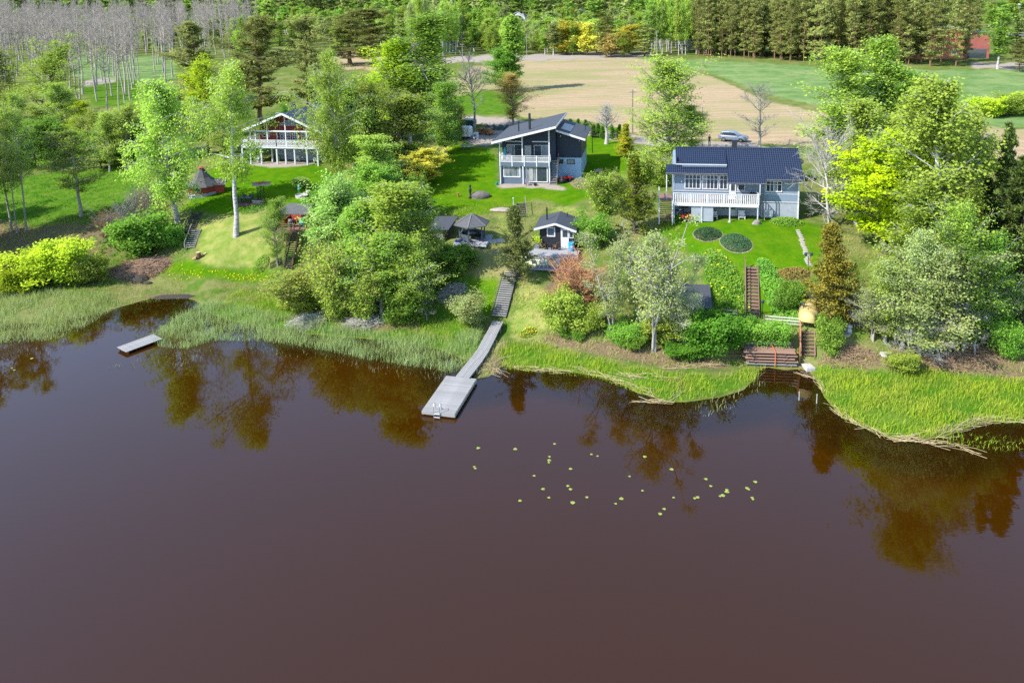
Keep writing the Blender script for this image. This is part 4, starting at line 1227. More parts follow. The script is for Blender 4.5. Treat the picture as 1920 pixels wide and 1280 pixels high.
def window(par, x0, x1, z0, z1, y, fr=.09, nx=1, nz=1, m=None, transom=None, name='window', glass=None):
    """frame with bars, one pane behind it as a sub-part; faces -y at depth y"""
    m = m or WHITE
    b = MB()
    b.box(x0 - fr, x0, y - .05, y + .04, z0 - fr, z1 + fr).box(x1, x1 + fr, y - .05, y + .04, z0 - fr, z1 + fr)
    b.box(x0, x1, y - .05, y + .04, z0 - fr, z0).box(x0, x1, y - .05, y + .04, z1, z1 + fr)
    for i in range(1, nx):
        x = x0 + (x1 - x0) * i / nx
        b.box(x - fr * .38, x + fr * .38, y - .042, y + .03, z0, z1)
    for i in range(1, nz):
        z = z0 + (z1 - z0) * i / nz
        b.box(x0, x1, y - .036, y + .03, z - fr * .25, z + fr * .25)
    if transom:
        b.box(x0, x1, y - .038, y + .03, transom - fr * .3, transom + fr * .3)
    w = b.build(name, m, par)
    for i in range(nx):
        a, c = x0 + (x1 - x0) * i / nx, x0 + (x1 - x0) * (i + 1) / nx
        box('pane', glass or random.choice((GLASS, GLASS, GLASS2, GLASS3)), w, a + .004, c - .004, y + .004, y + .014, z0, z1)
    return w


def rail(par, p, q, h=1.0, posts=None, m=None, step=.13, top=.1, bal=(.03, .07), gap=.1, mid=False, name='railing', post=.1, drop=.0):
    """railing from p to q: posts, rails, and each baluster a part of its own"""
    m = m or WHITE
    p, q = Vector(p), Vector(q)
    d = q - p
    L = d.length
    r = MB()
    up = Vector((0, 0, 1))
    r.bar(p + up * h, q + up * h, top, .05)
    r.bar(p + up * (gap + .04), q + up * (gap + .04), .05, .07)
    if mid:
        r.bar(p + up * (h - .2), q + up * (h - .2), .045, .06)
    root = r.build(name, m, par)
    pm = MB().box(-post / 2, post / 2, -post / 2, post / 2, -drop, h + .04).mesh('post', m)
    n = max(2, posts or int(L / 1.8) + 2)
    for i in range(n):
        part('post', pm, root, p + d * (i / (n - 1)))
    hh = (h - .2 if mid else h) - .02
    bm_ = MB().box(-bal[1] / 2, bal[1] / 2, -bal[0] / 2, bal[0] / 2, gap, hh).mesh('baluster', m)
    a = math.atan2(d.y, d.x)
    k = int(L / step)
    for i in range(1, k):
        part('baluster', bm_, root, p + d * (i / k), (0, 0, a))
    return root


def slab_roof(par, name, pts, th, m, fascia=None, fm=None):
    """a sloping roof slab from four corner points (upper face), thickness th downwards, with white boards along chosen edges"""
    P = [Vector(p) for p in pts]
    dn = Vector((0, 0, -th))
    o = MB().add(P + [p + dn for p in P], [(0, 1, 2, 3), (7, 6, 5, 4), (0, 4, 5, 1), (1, 5, 6, 2), (2, 6, 7, 3), (3, 7, 4, 0)]).build(name, m, par)
    for i in fascia or ():
        a, b = P[i], P[(i + 1) % 4]
        c = sum(P, Vector()) / 4
        nrm = (b - a).cross(Vector((0, 0, 1))).normalized()
        if nrm.dot((a + b) / 2 - c) < 0:
            nrm = -nrm
        off = nrm * .022 + Vector((0, 0, -th * .5 - .03))
        MB().bar(a + off, b + off, .04, th + .14).build('fascia_board', fm or WHITE, o)
    return o


def tile_roof(par, name, x0, x1, y0, z0, y1, z1, m, dx=.24, dr=.38):
    """pressed tiles in rows from the eave (y0,z0) up to the ridge (y1,z1): waves across, steps along"""
    L = math.hypot(y1 - y0, z1 - z0)
    n = max(2, int(round((x1 - x0) / dx)) * 5 + 1)
    rows = max(1, int(round(L / dr)))
    xs = np.linspace(x0, x1, n)
    wv = .045 * np.clip(np.sin(np.linspace(0, 2 * np.pi * round((x1 - x0) / dx), n)) + .2, -.3, 1.2)
    ny, nz = -(z1 - z0) / L, (y1 - y0) / L
    if nz < 0:
        ny, nz = -ny, -nz
    V, k = [], 0
    for r in range(rows):
        for s, h in ((r / rows, .05), ((r + 1) / rows, .012)):
            hh = wv + h
            V.append(np.stack([xs, y0 + (y1 - y0) * s + ny * hh, z0 + (z1 - z0) * s + nz * hh], -1))
    V = np.concatenate(V)
    i = np.arange(len(V)).reshape(rows * 2, n)
    Fq = np.stack([i[:-1, :-1], i[:-1, 1:], i[1:, 1:], i[1:, :-1]], -1).reshape(-1, 4)
    # under side so that the roof is a closed slab
    lo = np.array([[x0, y0, z0 - .06], [x1, y0, z0 - .06], [x1, y1, z1 - .06], [x0, y1, z1 - .06]])
    b = len(V)
    V = np.concatenate([V, lo])
    rim = [[i[0, 0], b, b + 1, i[0, -1]], [i[0, -1], b + 1, b + 2, i[-1, -1]], [i[-1, -1], b + 2, b + 3, i[-1, 0]], [i[-1, 0], b + 3, b, i[0, 0]], [b, b + 3, b + 2, b + 1]]
    o = link(name, mesh_np(name, V, [Fq, np.array(rim)], m), par)
    KIDS.setdefault(par.name, []).append(o)
    return o


def steps(par, p, q, w, n, m, name='tread', side=True, th=.05, depth=None, stringer_m=None, riser=False):
    """flight of n treads from p (foot, middle) to q (head, middle); local x of the flight is horizontal across"""
    p, q = Vector(p), Vector(q)
    d = q - p
    a = math.atan2(d.y, d.x) - math.pi / 2
    run = math.hypot(d.x, d.y) / n
    dep = depth or run * 1.12
    tm = MB().box(-w / 2, w / 2, 0, dep, -th, 0).mesh(name, m)
    for i in range(n):
        part(name, tm, par, p + d * ((i + .1) / n) + Vector((0, 0, d.z / n)), (0, 0, a))
    if side:
        s = Vector((math.cos(a), math.sin(a), 0))
        for e in (-1, 1):
            MB().bar(p + s * e * (w / 2 + .03), q + s * e * (w / 2 + .03), .05, .24).build('stringer', stringer_m or m, par)


# ---------------------------------------------------------------- grey house on the right
gh = thing('grey_house', 'pale blue-grey house with dark blue tiled roof and long white balcony', 'house', (18.38, 86.59, 7), RZ)
MB().prism([(2.2, 2.1), (8.9, 2.1), (8.9, 5.1), (5.4, 7.3), (2.2, 5.35)], 'x', .02, 14.0).build('wall', PALEGREY, gh)
MB().box(9.9, 14.0, 1.7, 2.19, 2.1, 5.0).build('wall', PALEGREY, gh)
MB().box(.02, 14.0, 2.24, 8.86, -.6, 2.09).build('plinth', PLINTH, gh)
MB().box(9.92, 13.98, 1.74, 2.23, -.6, 2.09).build('plinth', PLINTH, gh)
MB().box(9.86, 14.03, 1.66, 1.697, 2.98, 3.06).box(9.86, 14.03, 1.66, 1.697, 2.04, 2.14).build('trim_board', WHITE2, gh)
MB().box(.0, 9.85, 2.14, 2.19, 3.02, 3.1).build('trim_board', WHITE2, gh)
for x in (.06, 13.97):
    box('corner_board', WHITE, gh, x - .07, x + .07, 2.13 if x < 1 else 1.64, 2.24 if x < 1 else 1.75, -.4 if x > 1 else 2.1, 5.0)
window(gh, 1.4, 3.05, 3.4, 4.92, 2.17, .1, 4, 1, transom=4.5)
window(gh, 3.42, 5.04, 3.4, 4.92, 2.17, .1, 4, 1, transom=4.5)
window(gh, 5.34, 6.1, 3.4, 4.92, 2.17, .1, 2, 1, transom=4.5)
window(gh, 7.4, 8.05, 3.3, 4.1, 2.17, .1, 1)
window(gh, 10.45, 12.05, 3.36, 4.46, 1.665, .11, 4, 1, transom=4.15)
dr = box('door', WHITE, gh, 6.38, 7.14, 2.12, 2.19, 2.17, 4.2)
box('pane', GLASS, dr, 6.48, 6.98, 2.1, 2.117, 3.2, 4.05)
MB().box(6.5, 6.53, 2.06, 2.1, 3.1, 3.14).build('handle', BLACK, dr)
for x in (.95, 3.24, 5.2):
    MB().lathe([(.0, 0), (.07, .02), (.09, .16), (.05, .2)], 8, (x, 2.1, 4.1)).build('wall_lamp', WHITE2, gh)
# lower floor under the balcony
window(gh, 4.9, 6.3, 1.0, 1.75, 2.22, .08, 1, m=WHITE2)
dr = box('door', WHITE2, gh, 6.55, 7.3, 2.17, 2.23, 0.0, 1.75)
box('pane', GLASS, dr, 6.68, 7.16, 2.15, 2.168, .95, 1.6)
window(gh, 1.0, 1.7, 1.0, 1.6, 2.22, .06, 1, m=BLUEGREY)
MB().box(2.02, 3.17, .1, .14, .02, 1.86).box(3.2, 4.46, .1, .14, .02, 1.86).build('screen_panel', PLINTH, gh)
# balcony
bal = MB().box(.0, 9.4, .0, 2.18, 1.96, 2.1).build('balcony', DECKRED, gh)
MB().box(-.02, 9.42, -.06, -.002, 1.82, 2.12).build('fascia_board', WHITE, bal)
MB().box(9.402, 9.44, 0, 2.1, 1.82, 2.12).build('fascia_board', WHITE, bal)
rl = rail(gh, (0, -.03, 2.1), (9.4, -.03, 2.1), 1.2, 6, WHITE, .2, .12, (.025, .11), .02)
rail(gh, (9.4, .05, 2.1), (9.4, 1.6, 2.1), 1.2, 2, WHITE, .2, .12, (.025, .11), .02)
pm = MB().box(-.06, .06, -.06, .06, -.3, 1.95).mesh('post', WHITE2)
for x in (.06, 3.185, 6.28, 9.34):
    part('post', pm, gh, (x, .06, 0))
MB().lathe([(.17, -.2), (.17, .1), (.1, .16)], 8, (6.28, .06, 0)).build('post_footing', CONCRETE, gh)
MB().box(6.28, 6.36, .1, .18, 3.35, 4.45).box(9.5, 9.58, .1, .18, 2.1, 4.45).build('roof_post', WHITE, gh)
# roof: upper field, raised field over the balcony windows, lower strip, two lowered bays
tile_roof(gh, 'tile_roof', .3, 6.08, 2.6, 6.22, 5.4, 7.6, TILE)
tile_roof(gh, 'tile_roof', -.85, 6.08, 1.5, 5.3, 2.95, 6.02, TILE)
tile_roof(gh, 'tile_roof', 6.1, 10.2, .3, 4.52, 5.4, 7.6, TILE)
tile_roof(gh, 'tile_roof', 10.22, 14.4, .9, 4.88, 5.4, 7.6, TILE)
tile_roof(gh, 'tile_roof', .3, 14.4, 9.6, 5.2, 5.42, 7.6, TILE)
MB().box(.3, 6.08, 2.66, 2.74, 5.75, 6.14).box(.32, .4, 2.74, 4.6, 5.75, 6.9).build('dormer_wall', BLACK, gh)
MB().box(.28, 6.1, 2.56, 2.6, 6.08, 6.2).build('fascia_board', WHITE2, gh)
MB().bar((1.0, 2.42, 5.98), (6.05, 2.42, 5.98), .16, .2).build('awning_case', BLUEGREY, gh)
MB().box(-.86, 6.1, 1.46, 1.495, 5.14, 5.3).box(6.1, 10.22, .26, .296, 4.36, 4.52).box(10.23, 14.4, .86, .896, 4.72, 4.88).build('eave_board', WHITE2, gh)
g = MB()
for a, b, y, z in ((-.86, 6.08, 1.41, 5.24), (6.12, 10.2, .21, 4.46), (10.24, 14.38, .81, 4.82)):
    g.bar((a, y, z), (b, y, z), .09, .09)
g.bar((9.9, .21, 4.44), (9.9, .12, .1), .07).build('gutter', BLACK, gh)
MB().bar((.28, 5.4, 7.67), (14.42, 5.4, 7.67), .2, .08).build('ridge_cap', TILE, gh)
ch = MB().box(6.95, 7.5, 5.5, 6.1, 7.2, 8.5).build('chimney', BLACK, gh)
MB().box(6.9, 7.55, 5.45, 6.15, 8.505, 8.58).build('cap', SHEET, ch)
# side entrance with brown steps
MB().box(-1.7, -.03, 1.3, 4.4, 1.98, 2.1).build('side_landing', DECKRED, gh)
steps(gh, (-.86, -.6, 0), (-.86, 1.3, 2.1), 1.35, 11, DECKRED, stringer_m=WHITE)
for x in (-1.62, -.12):
    MB().bar((x, -.55, 1.0), (x, 1.3, 3.1), .06, .1).box(x - .05, x + .05, -.62, -.52, -.3, 1.05).box(x - .05, x + .05, 1.25, 1.35, 0, 3.2).build('handrail', WHITE, gh)
MB().box(-1.66, -1.58, 1.3, 4.3, 2.9, 2.98).box(-.8, -.72, 1.52, 1.6, 2.1, 5.2).box(-.8, -.72, 3.4, 3.48, 2.1, 5.6).build('porch_frame', WHITE, gh)
# heat pump
hp_ = MB().box(10.2, 11.05, .95, 1.35, .55, 1.25).build('heat_pump', WHITE2, gh)
MB().lathe([(.27, 0), (.27, .02), (.05, .03)], 14, (0, 0, 0)).build('fan_grille', PLINTH, hp_)
KIDS['heat_pump'][-1].matrix_local = Matrix.Translation((10.52, .945, .9)) @ Matrix.Rotation(math.pi / 2, 4, 'X')
MB().box(10.2, 10.26, .98, 1.32, -.15, .548).box(10.99, 11.05, .98, 1.32, -.15, .548).box(10.26, 10.99, 1.1, 1.2, .44, .5).build('stand', WHITE, hp_)

# ---------------------------------------------------------------- navy house in the middle
nh = thing('navy_house', 'navy blue log house with low black roof and white balcony', 'house', (-1.9, 107.3, 7), RZ)
MB().box(.02, 7.2, .3, 2.19, -.5, 2.9).build('lower_wall', BLUEGREY, nh)
MB().prism([(.0, 2.9), (7.75, 2.9), (7.75, 8.05), (.0, 6.15)], 'y', 2.2, 12.6).build('wall', NAVY, nh)
MB().box(.0, 7.4, 2.21, 12.5, -.5, 2.89).build('plinth', PLINTH_BLUE, nh)
MB().prism([(7.752, 3.2), (11.25, 3.2), (11.25, 5.75), (7.752, 6.95)], 'y', 3.5, 12.4).build('wing_wall', NAVY, nh)
MB().box(7.42, 11.25, 3.55, 12.35, -.4, 3.19).build('wing_plinth', PLINTH_BLUE, nh)
window(nh, .62, 2.8, 1.02, 2.42, .27, .14, 1)
window(nh, 3.8, 6.7, .36, 2.42, .27, .12, 2)
MB().box(4.2, 4.75, .22, .262, .5, 2.2).build('curtain', CURTAIN, nh)
window(nh, .75, 2.85, 3.2, 5.2, 2.17, .07, 2, m=WHITE2)
dr = box('door', NAVY, nh, 3.16, 4.36, 2.12, 2.18, 3.06, 5.3)
box('pane', CURTAIN, dr, 3.28, 4.24, 2.1, 2.117, 3.3, 5.15)
window(nh, 4.7, 6.7, 3.2, 5.15, 2.17, .07, 2, m=WHITE2)
for a, b in ((.55, 3.0), (4.4, 6.85)):
    MB().bar((a, 1.95, 5.75), (b, 1.95, 5.75), .14, .16).build('awning_case', WHITE2, nh)
window(nh, 8.05, 8.6, 2.35, 2.85, 3.52, .06, 1, m=BLACK)
window(nh, 9.25, 10.25, 2.3, 2.88, 3.52, .06, 1, m=BLACK)
box('meter_box', WHITE2, nh, 8.82, 9.05, 3.47, 3.548, 2.5, 2.8)
# balcony
bal = MB().box(.0, 7.15, -.02, 2.18, 2.91, 3.05).build('balcony', DECKGREY, nh)
MB().box(-.02, 7.17, -.07, -.022, 2.6, 3.07).build('fascia_board', BLUEGREY, bal)
rail(nh, (.08, -.05, 3.05), (7.08, -.05, 3.05), 1.0, 5, WHITE, .15, .1, (.025, .06), .1, mid=True, post=.15, drop=.5)
rail(nh, (.08, .05, 3.05), (.08, 2.1, 3.05), 1.0, 2, WHITE, .15, .1, (.06, .025), .1, mid=True, post=.14)
rail(nh, (7.08, .05, 3.05), (7.08, 1.2, 3.05), 1.0, 2, WHITE, .15, .1, (.06, .025), .1, mid=True, post=.14)
pm = MB().box(-.08, .08, -.08, .08, 0, 1).mesh('post', WHITE)
for x, z0, z1 in ((.06, -.3, 2.6), (3.35, -.3, 2.6), (7.1, -.3, 2.6), (.06, 3.05, 5.95), (3.3, 3.05, 6.75), (7.1, 3.05, 7.75)):
    part('post', pm, nh, (x, .04, z0), (0, 0, 0), (1, 1, z1 - z0))
MB().box(-.05, .09, -.0, 2.1, 5.86, 6.0).box(3.23, 3.37, .0, 2.1, 6.62, 6.8).box(7.03, 7.17, .0, 2.1, 7.55, 7.75).build('roof_beam', WHITE, nh)
# roof: long slope to the left, lower slope to the right
slab_roof(nh, 'roof', [(-.94, -1.0, 6.12), (8.2, -1.0, 8.42), (8.2, 13.2, 8.42), (-.94, 13.2, 6.12)], .16, FELT, (0, 1))
slab_roof(nh, 'wing_roof', [(7.76, 2.4, 7.38), (11.95, 2.4, 6.08), (11.95, 12.9, 6.08), (7.76, 12.9, 7.38)], .14, FELT, (0,))
MB().box(8.25, 9.75, 4.3, 9.6, -.02, .02).build('solar_sheet', SHEET, nh)
so_ = KIDS['navy_house'][-1]
so_.location, so_.rotation_euler = (-.0, 0, 0), (0, 0, 0)
so_.matrix_local = Matrix.Translation((7.76, 0, 7.40)) @ Matrix.Rotation(math.atan(.31), 4, 'Y') @ Matrix.Translation((-7.76, 0, 0.02))
MB().tube([(3.93, 3, 7.0), (3.93, 3, 9.65)], .17, 12).build('chimney', BLACK, nh)
MB().tube([(2.22, 3.6, 6.6), (2.22, 3.6, 8.3)], .09, 8).lathe([(.14, 0), (.14, .12), (.02, .2)], 8, (2.22, 3.6, 8.25)).build('roof_vent', BLACK, nh)
MB().bar((-1.05, -.95, 6.0), (-1.05, 13, 6.0), .1, .1).bar((-1.0, -.5, 5.95), (.0, -.0, 5.6), .06).bar((-.05, -.02, 5.6), (-.05, -.02, .1), .07).build('gutter', BLACK, nh)
# roof ladder over the right eave
lad = MB().tube([(11.3, 9.0, 6.3), (11.4, 9.0, 7.2), (11.9, 9.0, 7.6), (12.35, 9.0, 7.0), (12.4, 9.0, 2.8)], .04, 6).tube([(11.3, 9.5, 6.3), (11.4, 9.5, 7.2), (11.9, 9.5, 7.6), (12.35, 9.5, 7.0), (12.4, 9.5, 2.8)], .04, 6)
for z in np.arange(3.1, 7.0, .5):
    lad.tube([(12.4, 9.0, z), (12.4, 9.5, z)], .025, 5)
lad.build('roof_ladder', BLACK, nh)
# outside steps
steps(nh, (7.62, -.25, 0), (7.62, 2.1, 3.0), .95, 15, WOODGREY, stringer_m=WOODGREY)
MB().bar((8.15, -.2, 1.0), (8.15, 2.1, 4.0), .05, .1).bar((8.15, 2.1, 4.0), (8.15, 3.3, 4.0), .05, .1).box(8.1, 8.2, -.25, -.15, -.2, 1.02).box(8.1, 8.2, 2.05, 2.15, 2.0, 4.0).build('handrail', WOODBROWN, nh)
MB().box(7.2, 8.2, 2.1, 3.45, 2.92, 3.03).build('landing', DECKGREY, nh)
for p_ in ((8.3, 3.4, 6.2), (11.0, 3.4, 5.55)):
    MB().lathe([(.03, 0), (.09, .05), (.09, .15), (.02, .2)], 8, p_).build('wall_lamp', WHITE, nh)

# ---------------------------------------------------------------- red house on the left
RL = math.radians(-12)
rh = thing('red_house', 'dark red log house on white posts with black roof among the birches', 'house', (-43.1, 121.4, 8), RL)
MB().prism([(2.0, 2.75), (13.0, 2.75), (13.0, 5.4), (7.6, 7.75), (2.0, 5.65)], 'y', 2.2, 11.0).build('wall', REDWALL, rh)
MB().box(4.4, 12.9, 3.0, 10.9, -.4, 2.6).build('plinth', PLINTH, rh)
window(rh, 5.65, 6.1, 3.0, 4.6, 2.17, .1, 1, 4)
window(rh, 6.55, 7.3, 3.0, 4.6, 2.17, .1, 2, 4)
window(rh, 7.75, 8.5, 3.0, 4.6, 2.17, .1, 2, 4)
window(rh, 9.3, 10.6, 3.4, 4.6, 2.17, .1, 2, 3)
window(rh, 2.6, 3.6, 3.9, 4.6, 2.17, .09, 2, 1)
gl_ = MB().prism([(5.5, 5.75), (9.3, 5.75), (9.3, 6.05), (7.75, 6.9), (5.6, 6.1)], 'y', 2.1, 2.17).build('gable_window', WHITE, rh)
for a in (5.62, 6.68, 7.74, 8.6):
    MB().prism([(a, 5.83), (min(a + .95, 9.2), 5.83), (min(a + .95, 9.2), 6.1 + .38 * min(a + .95 - 5.5, 2.2) - .42 * max(a + .95 - 7.75, 0) - .12), (a, 6.1 + .38 * min(a - 5.5, 2.2) - .42 * max(a - 7.75, 0) - .12)], 'y', 2.08, 2.098).build('pane', GLASS, gl_)
bal = MB().box(-.1, 13.2, .0, 2.19, 2.52, 2.7).build('terrace', WOODGREY, rh)
MB().box(-.1, 1.9, 2.2, 8.0, 2.52, 2.69).build('side_terrace', WOODGREY, rh)
MB().box(-.14, 13.24, -.06, -.002, 2.44, 2.72).build('fascia_board', WHITE2, bal)
for (p_, q_, n_) in (((0, .02, 2.7), (6.0, .02, 2.7), 5), ((6.0, .02, 2.7), (13.1, .02, 2.7), 5), ((0, .1, 2.7), (0, 7.9, 2.7), 5)):
    rr = rail(rh, p_, q_, 1.05, n_, WHITE, .17, .1, (.03, .08), .08, mid=False)
    P_, Q_ = Vector(p_), Vector(q_)
    k_ = int((Q_ - P_).length / .55)
    z_ = MB()
    for i in range(k_):
        a, b = P_.lerp(Q_, i / k_), P_.lerp(Q_, (i + 1) / k_)
        z_.bar(a + Vector((0, -.03, .62)), b + Vector((0, -.03, .98)), .03, .06).bar(a + Vector((0, -.03, .98)), b + Vector((0, -.03, .62)), .03, .06)
    z_.build('lattice', WHITE, rr)
pm = MB().box(-.11, .11, -.11, .11, -.4, 2.3).mesh('post', WHITE2)
for x, y in ((-.05, .1), (1.35, .1), (3.25, .1), (5.95, .1), (7.45, .1), (9.0, .1), (11.1, .1), (12.9, .1), (-.05, 4), (1.4, 3), (4.4, 1.4)):
    part('post', pm, rh, (x, y, 0))
pm = MB().box(-.08, .08, -.08, .08, 0, 1).mesh('roof_post', WHITE)
for x, y, z1 in ((1.55, .1, 5.45), (4.5, .1, 6.55), (7.65, .1, 7.6), (11.2, .1, 6.2), (1.3, 2.0, 5.3), (5.2, 1.9, 5.0)):
    part('roof_post', pm, rh, (x, y, 2.7), (0, 0, 0), (1, 1, z1 - 2.7))
MB().bar((.9, .1, 5.16), (13.6, .1, 5.16), .14, .2).build('tie_beam', WHITE, rh)
slab_roof(rh, 'roof', [(7.65, -.8, 8.15), (.6, -.8, 5.4), (.6, 12, 5.4), (7.65, 12, 8.15)], .18, SHEET, (0,))
slab_roof(rh, 'roof', [(7.66, -.8, 8.15), (14.2, -.8, 5.2), (14.2, 12, 5.2), (7.66, 12, 8.15)], .18, SHEET, (0,))
seam = MB()
for y in np.arange(0, 12, .55):
    seam.bar((7.75, y, 8.135), (14.15, y, 5.245), .04, .05)
seam.build('roof_seams', SHEET, rh)
MB().box(6.0, 6.6, 5.4, 6.0, 6.9, 9.1).build('chimney', SHEET, rh)
MB().tube([(9.0, 5.6, 7.2), (9.0, 5.6, 8.3), (9.15, 5.5, 8.6)], .09, 8).tube([(8.2, 8.2, 7.6), (8.2, 8.2, 8.3)], .09, 8).build('roof_vent', BLACK, rh)
MB().tube([(5.0, 2, 7.2), (5.0, 2, 7.6), (5.3, 2, 7.85), (5.6, 2, 7.6), (5.6, 2, 7.3)], .03, 6).tube([(5.0, 2.5, 7.2), (5.0, 2.5, 7.6), (5.3, 2.5, 7.85), (5.6, 2.5, 7.6), (5.6, 2.5, 7.3)], .03, 6).build('ladder_hook', WHITE2, rh)

# ---------------------------------------------------------------- shore: docks, walkway, steps
def V3(p, dz=0.0):
    return (float(p[0]), float(p[1]), float(p[2]) + dz)


dk = thing('swimming_dock', 'floating grey plank dock with bathing ladder at the end of the walkway', 'dock', (-7.6, 57.32, 0), math.radians(-14.3))
pm = MB().box(0, 2.7, 0, .135, .36, .4).mesh('plank', WOODGREY)
for i in range(40):
    part('plank', pm, dk, (random.uniform(-.01, .01), .147 * i, random.uniform(-.004, .004)))
MB().box(0, 2.7, -.05, -.006, .12, .4).box(0, 2.7, 5.9, 5.94, .12, .38).box(-.04, -.002, -.04, 5.9, .12, .37).box(2.702, 2.74, -.04, 5.9, .12, .37).build('frame', WOODGREY, dk)
for x in (.15, 1.1, 2.05):
    box('float', BLACK, dk, x, x + .5, .1, 5.8, -.3, .13)
lad = MB()
for x in (1.0, 1.5):
    lad.tube([(x, -.12, -.9), (x, -.12, .95), (x, .0, 1.08), (x, .25, 1.0), (x, .42, .42)], .022, 6)
la = lad.build('ladder', STEEL, dk)
sm = MB().box(1.0, 1.5, -.16, -.07, -.02, .02).mesh('step', WHITE2)
for z in (.3, .0, -.3, -.6):
    part('step', sm, la, (0, 0, z))

bw = thing('walkway', 'long grey boardwalk bending from the dock to the bank', 'walkway', (-4.7, 62.4, 0))
_wl = [at_z(867.5, 706, .5), at_z(894, 673, .55), at_z(906, 655.6, .6), at_z(921, 627, .75), at_z(934, 602, .95)]
for i in range(4):
    a, b = Vector(_wl[i]) - Vector((-4.7, 62.4, 0)), Vector(_wl[i + 1]) - Vector((-4.7, 62.4, 0))
    d = (b - a)
    L = d.length
    ang = math.atan2(d.y, d.x) - math.pi / 2
    tilt = math.asin(d.z / L)
    w = 1.24 - .05 * i
    pn = MB().box(-w / 2, w / 2, .0, L - .03, -.14, -.04).build('deck_panel', WOODGREY, bw)
    pn.location, pn.rotation_euler = a, (tilt, 0, ang)
    n = 7
    pl = MB().box(0, w / n - .018, 0, L - .02, -.035, 0).mesh('plank', WOODGREY)
    for k in range(n):
        part('plank', pl, pn, (-w / 2 + k * w / n + .008, random.uniform(-.02, .02), random.uniform(-.004, .004)))
    for s_ in (-1, 1):
        MB().box(s_ * w / 2 - .05, s_ * w / 2 + .05, L * .5, L * .5 + .1, -1.2, -.05).build('post', WOODGREY, pn)
P0, P1 = G(935, 599), G(957.5, 513)
st = thing('walkway_steps', 'broad grey slatted steps climbing from the walkway to the small spruce', 'steps', V3(P0))
steps(st, (0, 0, .25), tuple(P1 - P0 + np.array([0, 0, .2])), 1.5, 21, WOODGREY, depth=.24, th=.05, stringer_m=WOODDARK)
P0, P1 = G(978, 408), G(976, 382)
st = thing('garden_steps', 'short dark steps with pale handrail behind the small spruce', 'steps', V3(P0))
steps(st, (0, 0, .1), tuple(P1 - P0 + np.array([0, 0, .15])), 1.0, 7, WOODDARK, depth=.25)
a, b = Vector((.6, 0, 1.0)), Vector(tuple(P1 - P0)) + Vector((.6, 0, 1.0))
MB().bar(a, b, .05, .08).bar(a - Vector((0, 0, 1.2)), a, .07).bar(b - Vector((0, 0, 1.2)), b, .07).build('handrail', WOODGREY, st)

sd = thing('small_dock', 'small weathered plank dock half in the reeds', 'dock', (-38.61, 70.19, 0), math.radians(-37))
pm = MB().box(0, .24, .3, 3.9, .26, .3).mesh('plank', WOODGREY)
for i in range(7):
    part('plank', pm, sd, (.26 * i, random.uniform(-.05, .05), random.uniform(-.006, .006)))
MB().box(.0, 1.8, .5, .6, .14, .255).box(.0, 1.8, 3.5, 3.6, .14, .255).box(.1, .2, .5, .6, -1, .14).box(1.6, 1.7, .5, .6, -1, .14).box(.1, .2, 3.5, 3.6, -1, .14).box(1.6, 1.7, 3.5, 3.6, -1, .14).build('trestle', WOODDARK, sd)
sd.rotation_euler = (0, 0, math.radians(-37))

# right garden steps
P0, P1 = G(1411, 598), G(1409.5, 503)
us = thing('upper_steps', 'long red-brown wooden steps with chain pattern mats below the lawn', 'steps', V3(P0))
steps(us, (0, 0, .05), tuple(P1 - P0 + np.array([0, 0, .1])), 1.12, 15, DECKRED, riser=True)
d = Vector(tuple(P1 - P0))
for e in (-.63, .63):
    MB().bar(Vector((e, 0, .2)), d + Vector((e, 0, .25)), .06, .3).build('side_board', DECKRED, us)
mtb = MB().box(-.12, .0, .02, .2, 0, .012).box(.04, .16, .1, .28, 0, .012).mesh('mat_piece', BLACK)
for i in range(15):
    q = d * ((i + .1) / 15)
    part('grip_mat', mtb, us, (q.x, q.y + .02, .05 + d.z * (i + 1) / 15 + .012))
MB().box(d.x - .72, d.x - .66, d.y - .1, d.y, d.z - .2, d.z + 1.3).bar((-.69, 0, .9), (d.x - .69, d.y - .05, d.z + 1.0), .05, .07).build('handrail', WOODBROWN, us)
P0, P1 = G(1514, 672), G(1514, 624)
ls = thing('lower_steps', 'short red-brown wooden steps with zigzag mats beside the plank pile', 'steps', V3(P0))
steps(ls, (0, 0, .1), tuple(P1 - P0 + np.array([0, 0, .1])), 1.1, 7, DECKRED)
d = Vector(tuple(P1 - P0))
for e in (-.62, .62):
    MB().bar(Vector((e, -.1, .25)), d + Vector((e, 0, .3)), .08, .28).build('side_board', DECKRED, ls)
for k_ in range(7):
    q = d * ((k_ + .1) / 7)
    part('grip_mat', mtb, ls, (q.x - .3, q.y + .02, .1 + d.z * (k_ + 1) / 7 + .012))
    part('grip_mat', mtb, ls, (q.x + .05, q.y + .02, .1 + d.z * (k_ + 1) / 7 + .012))
MB().box(d.x - .75, d.x - .66, d.y - .1, d.y, d.z - .3, d.z + 1.2).box(-.75, -.66, -.1, 0, -.3, 1.1).bar((-.7, -.05, 1.0), (d.x - .7, d.y - .05, d.z + 1.1), .06, .1).build('handrail', mat('red_brown_stain', (.42, .16, .07), (.33, .12, .05), 3, .6), ls)

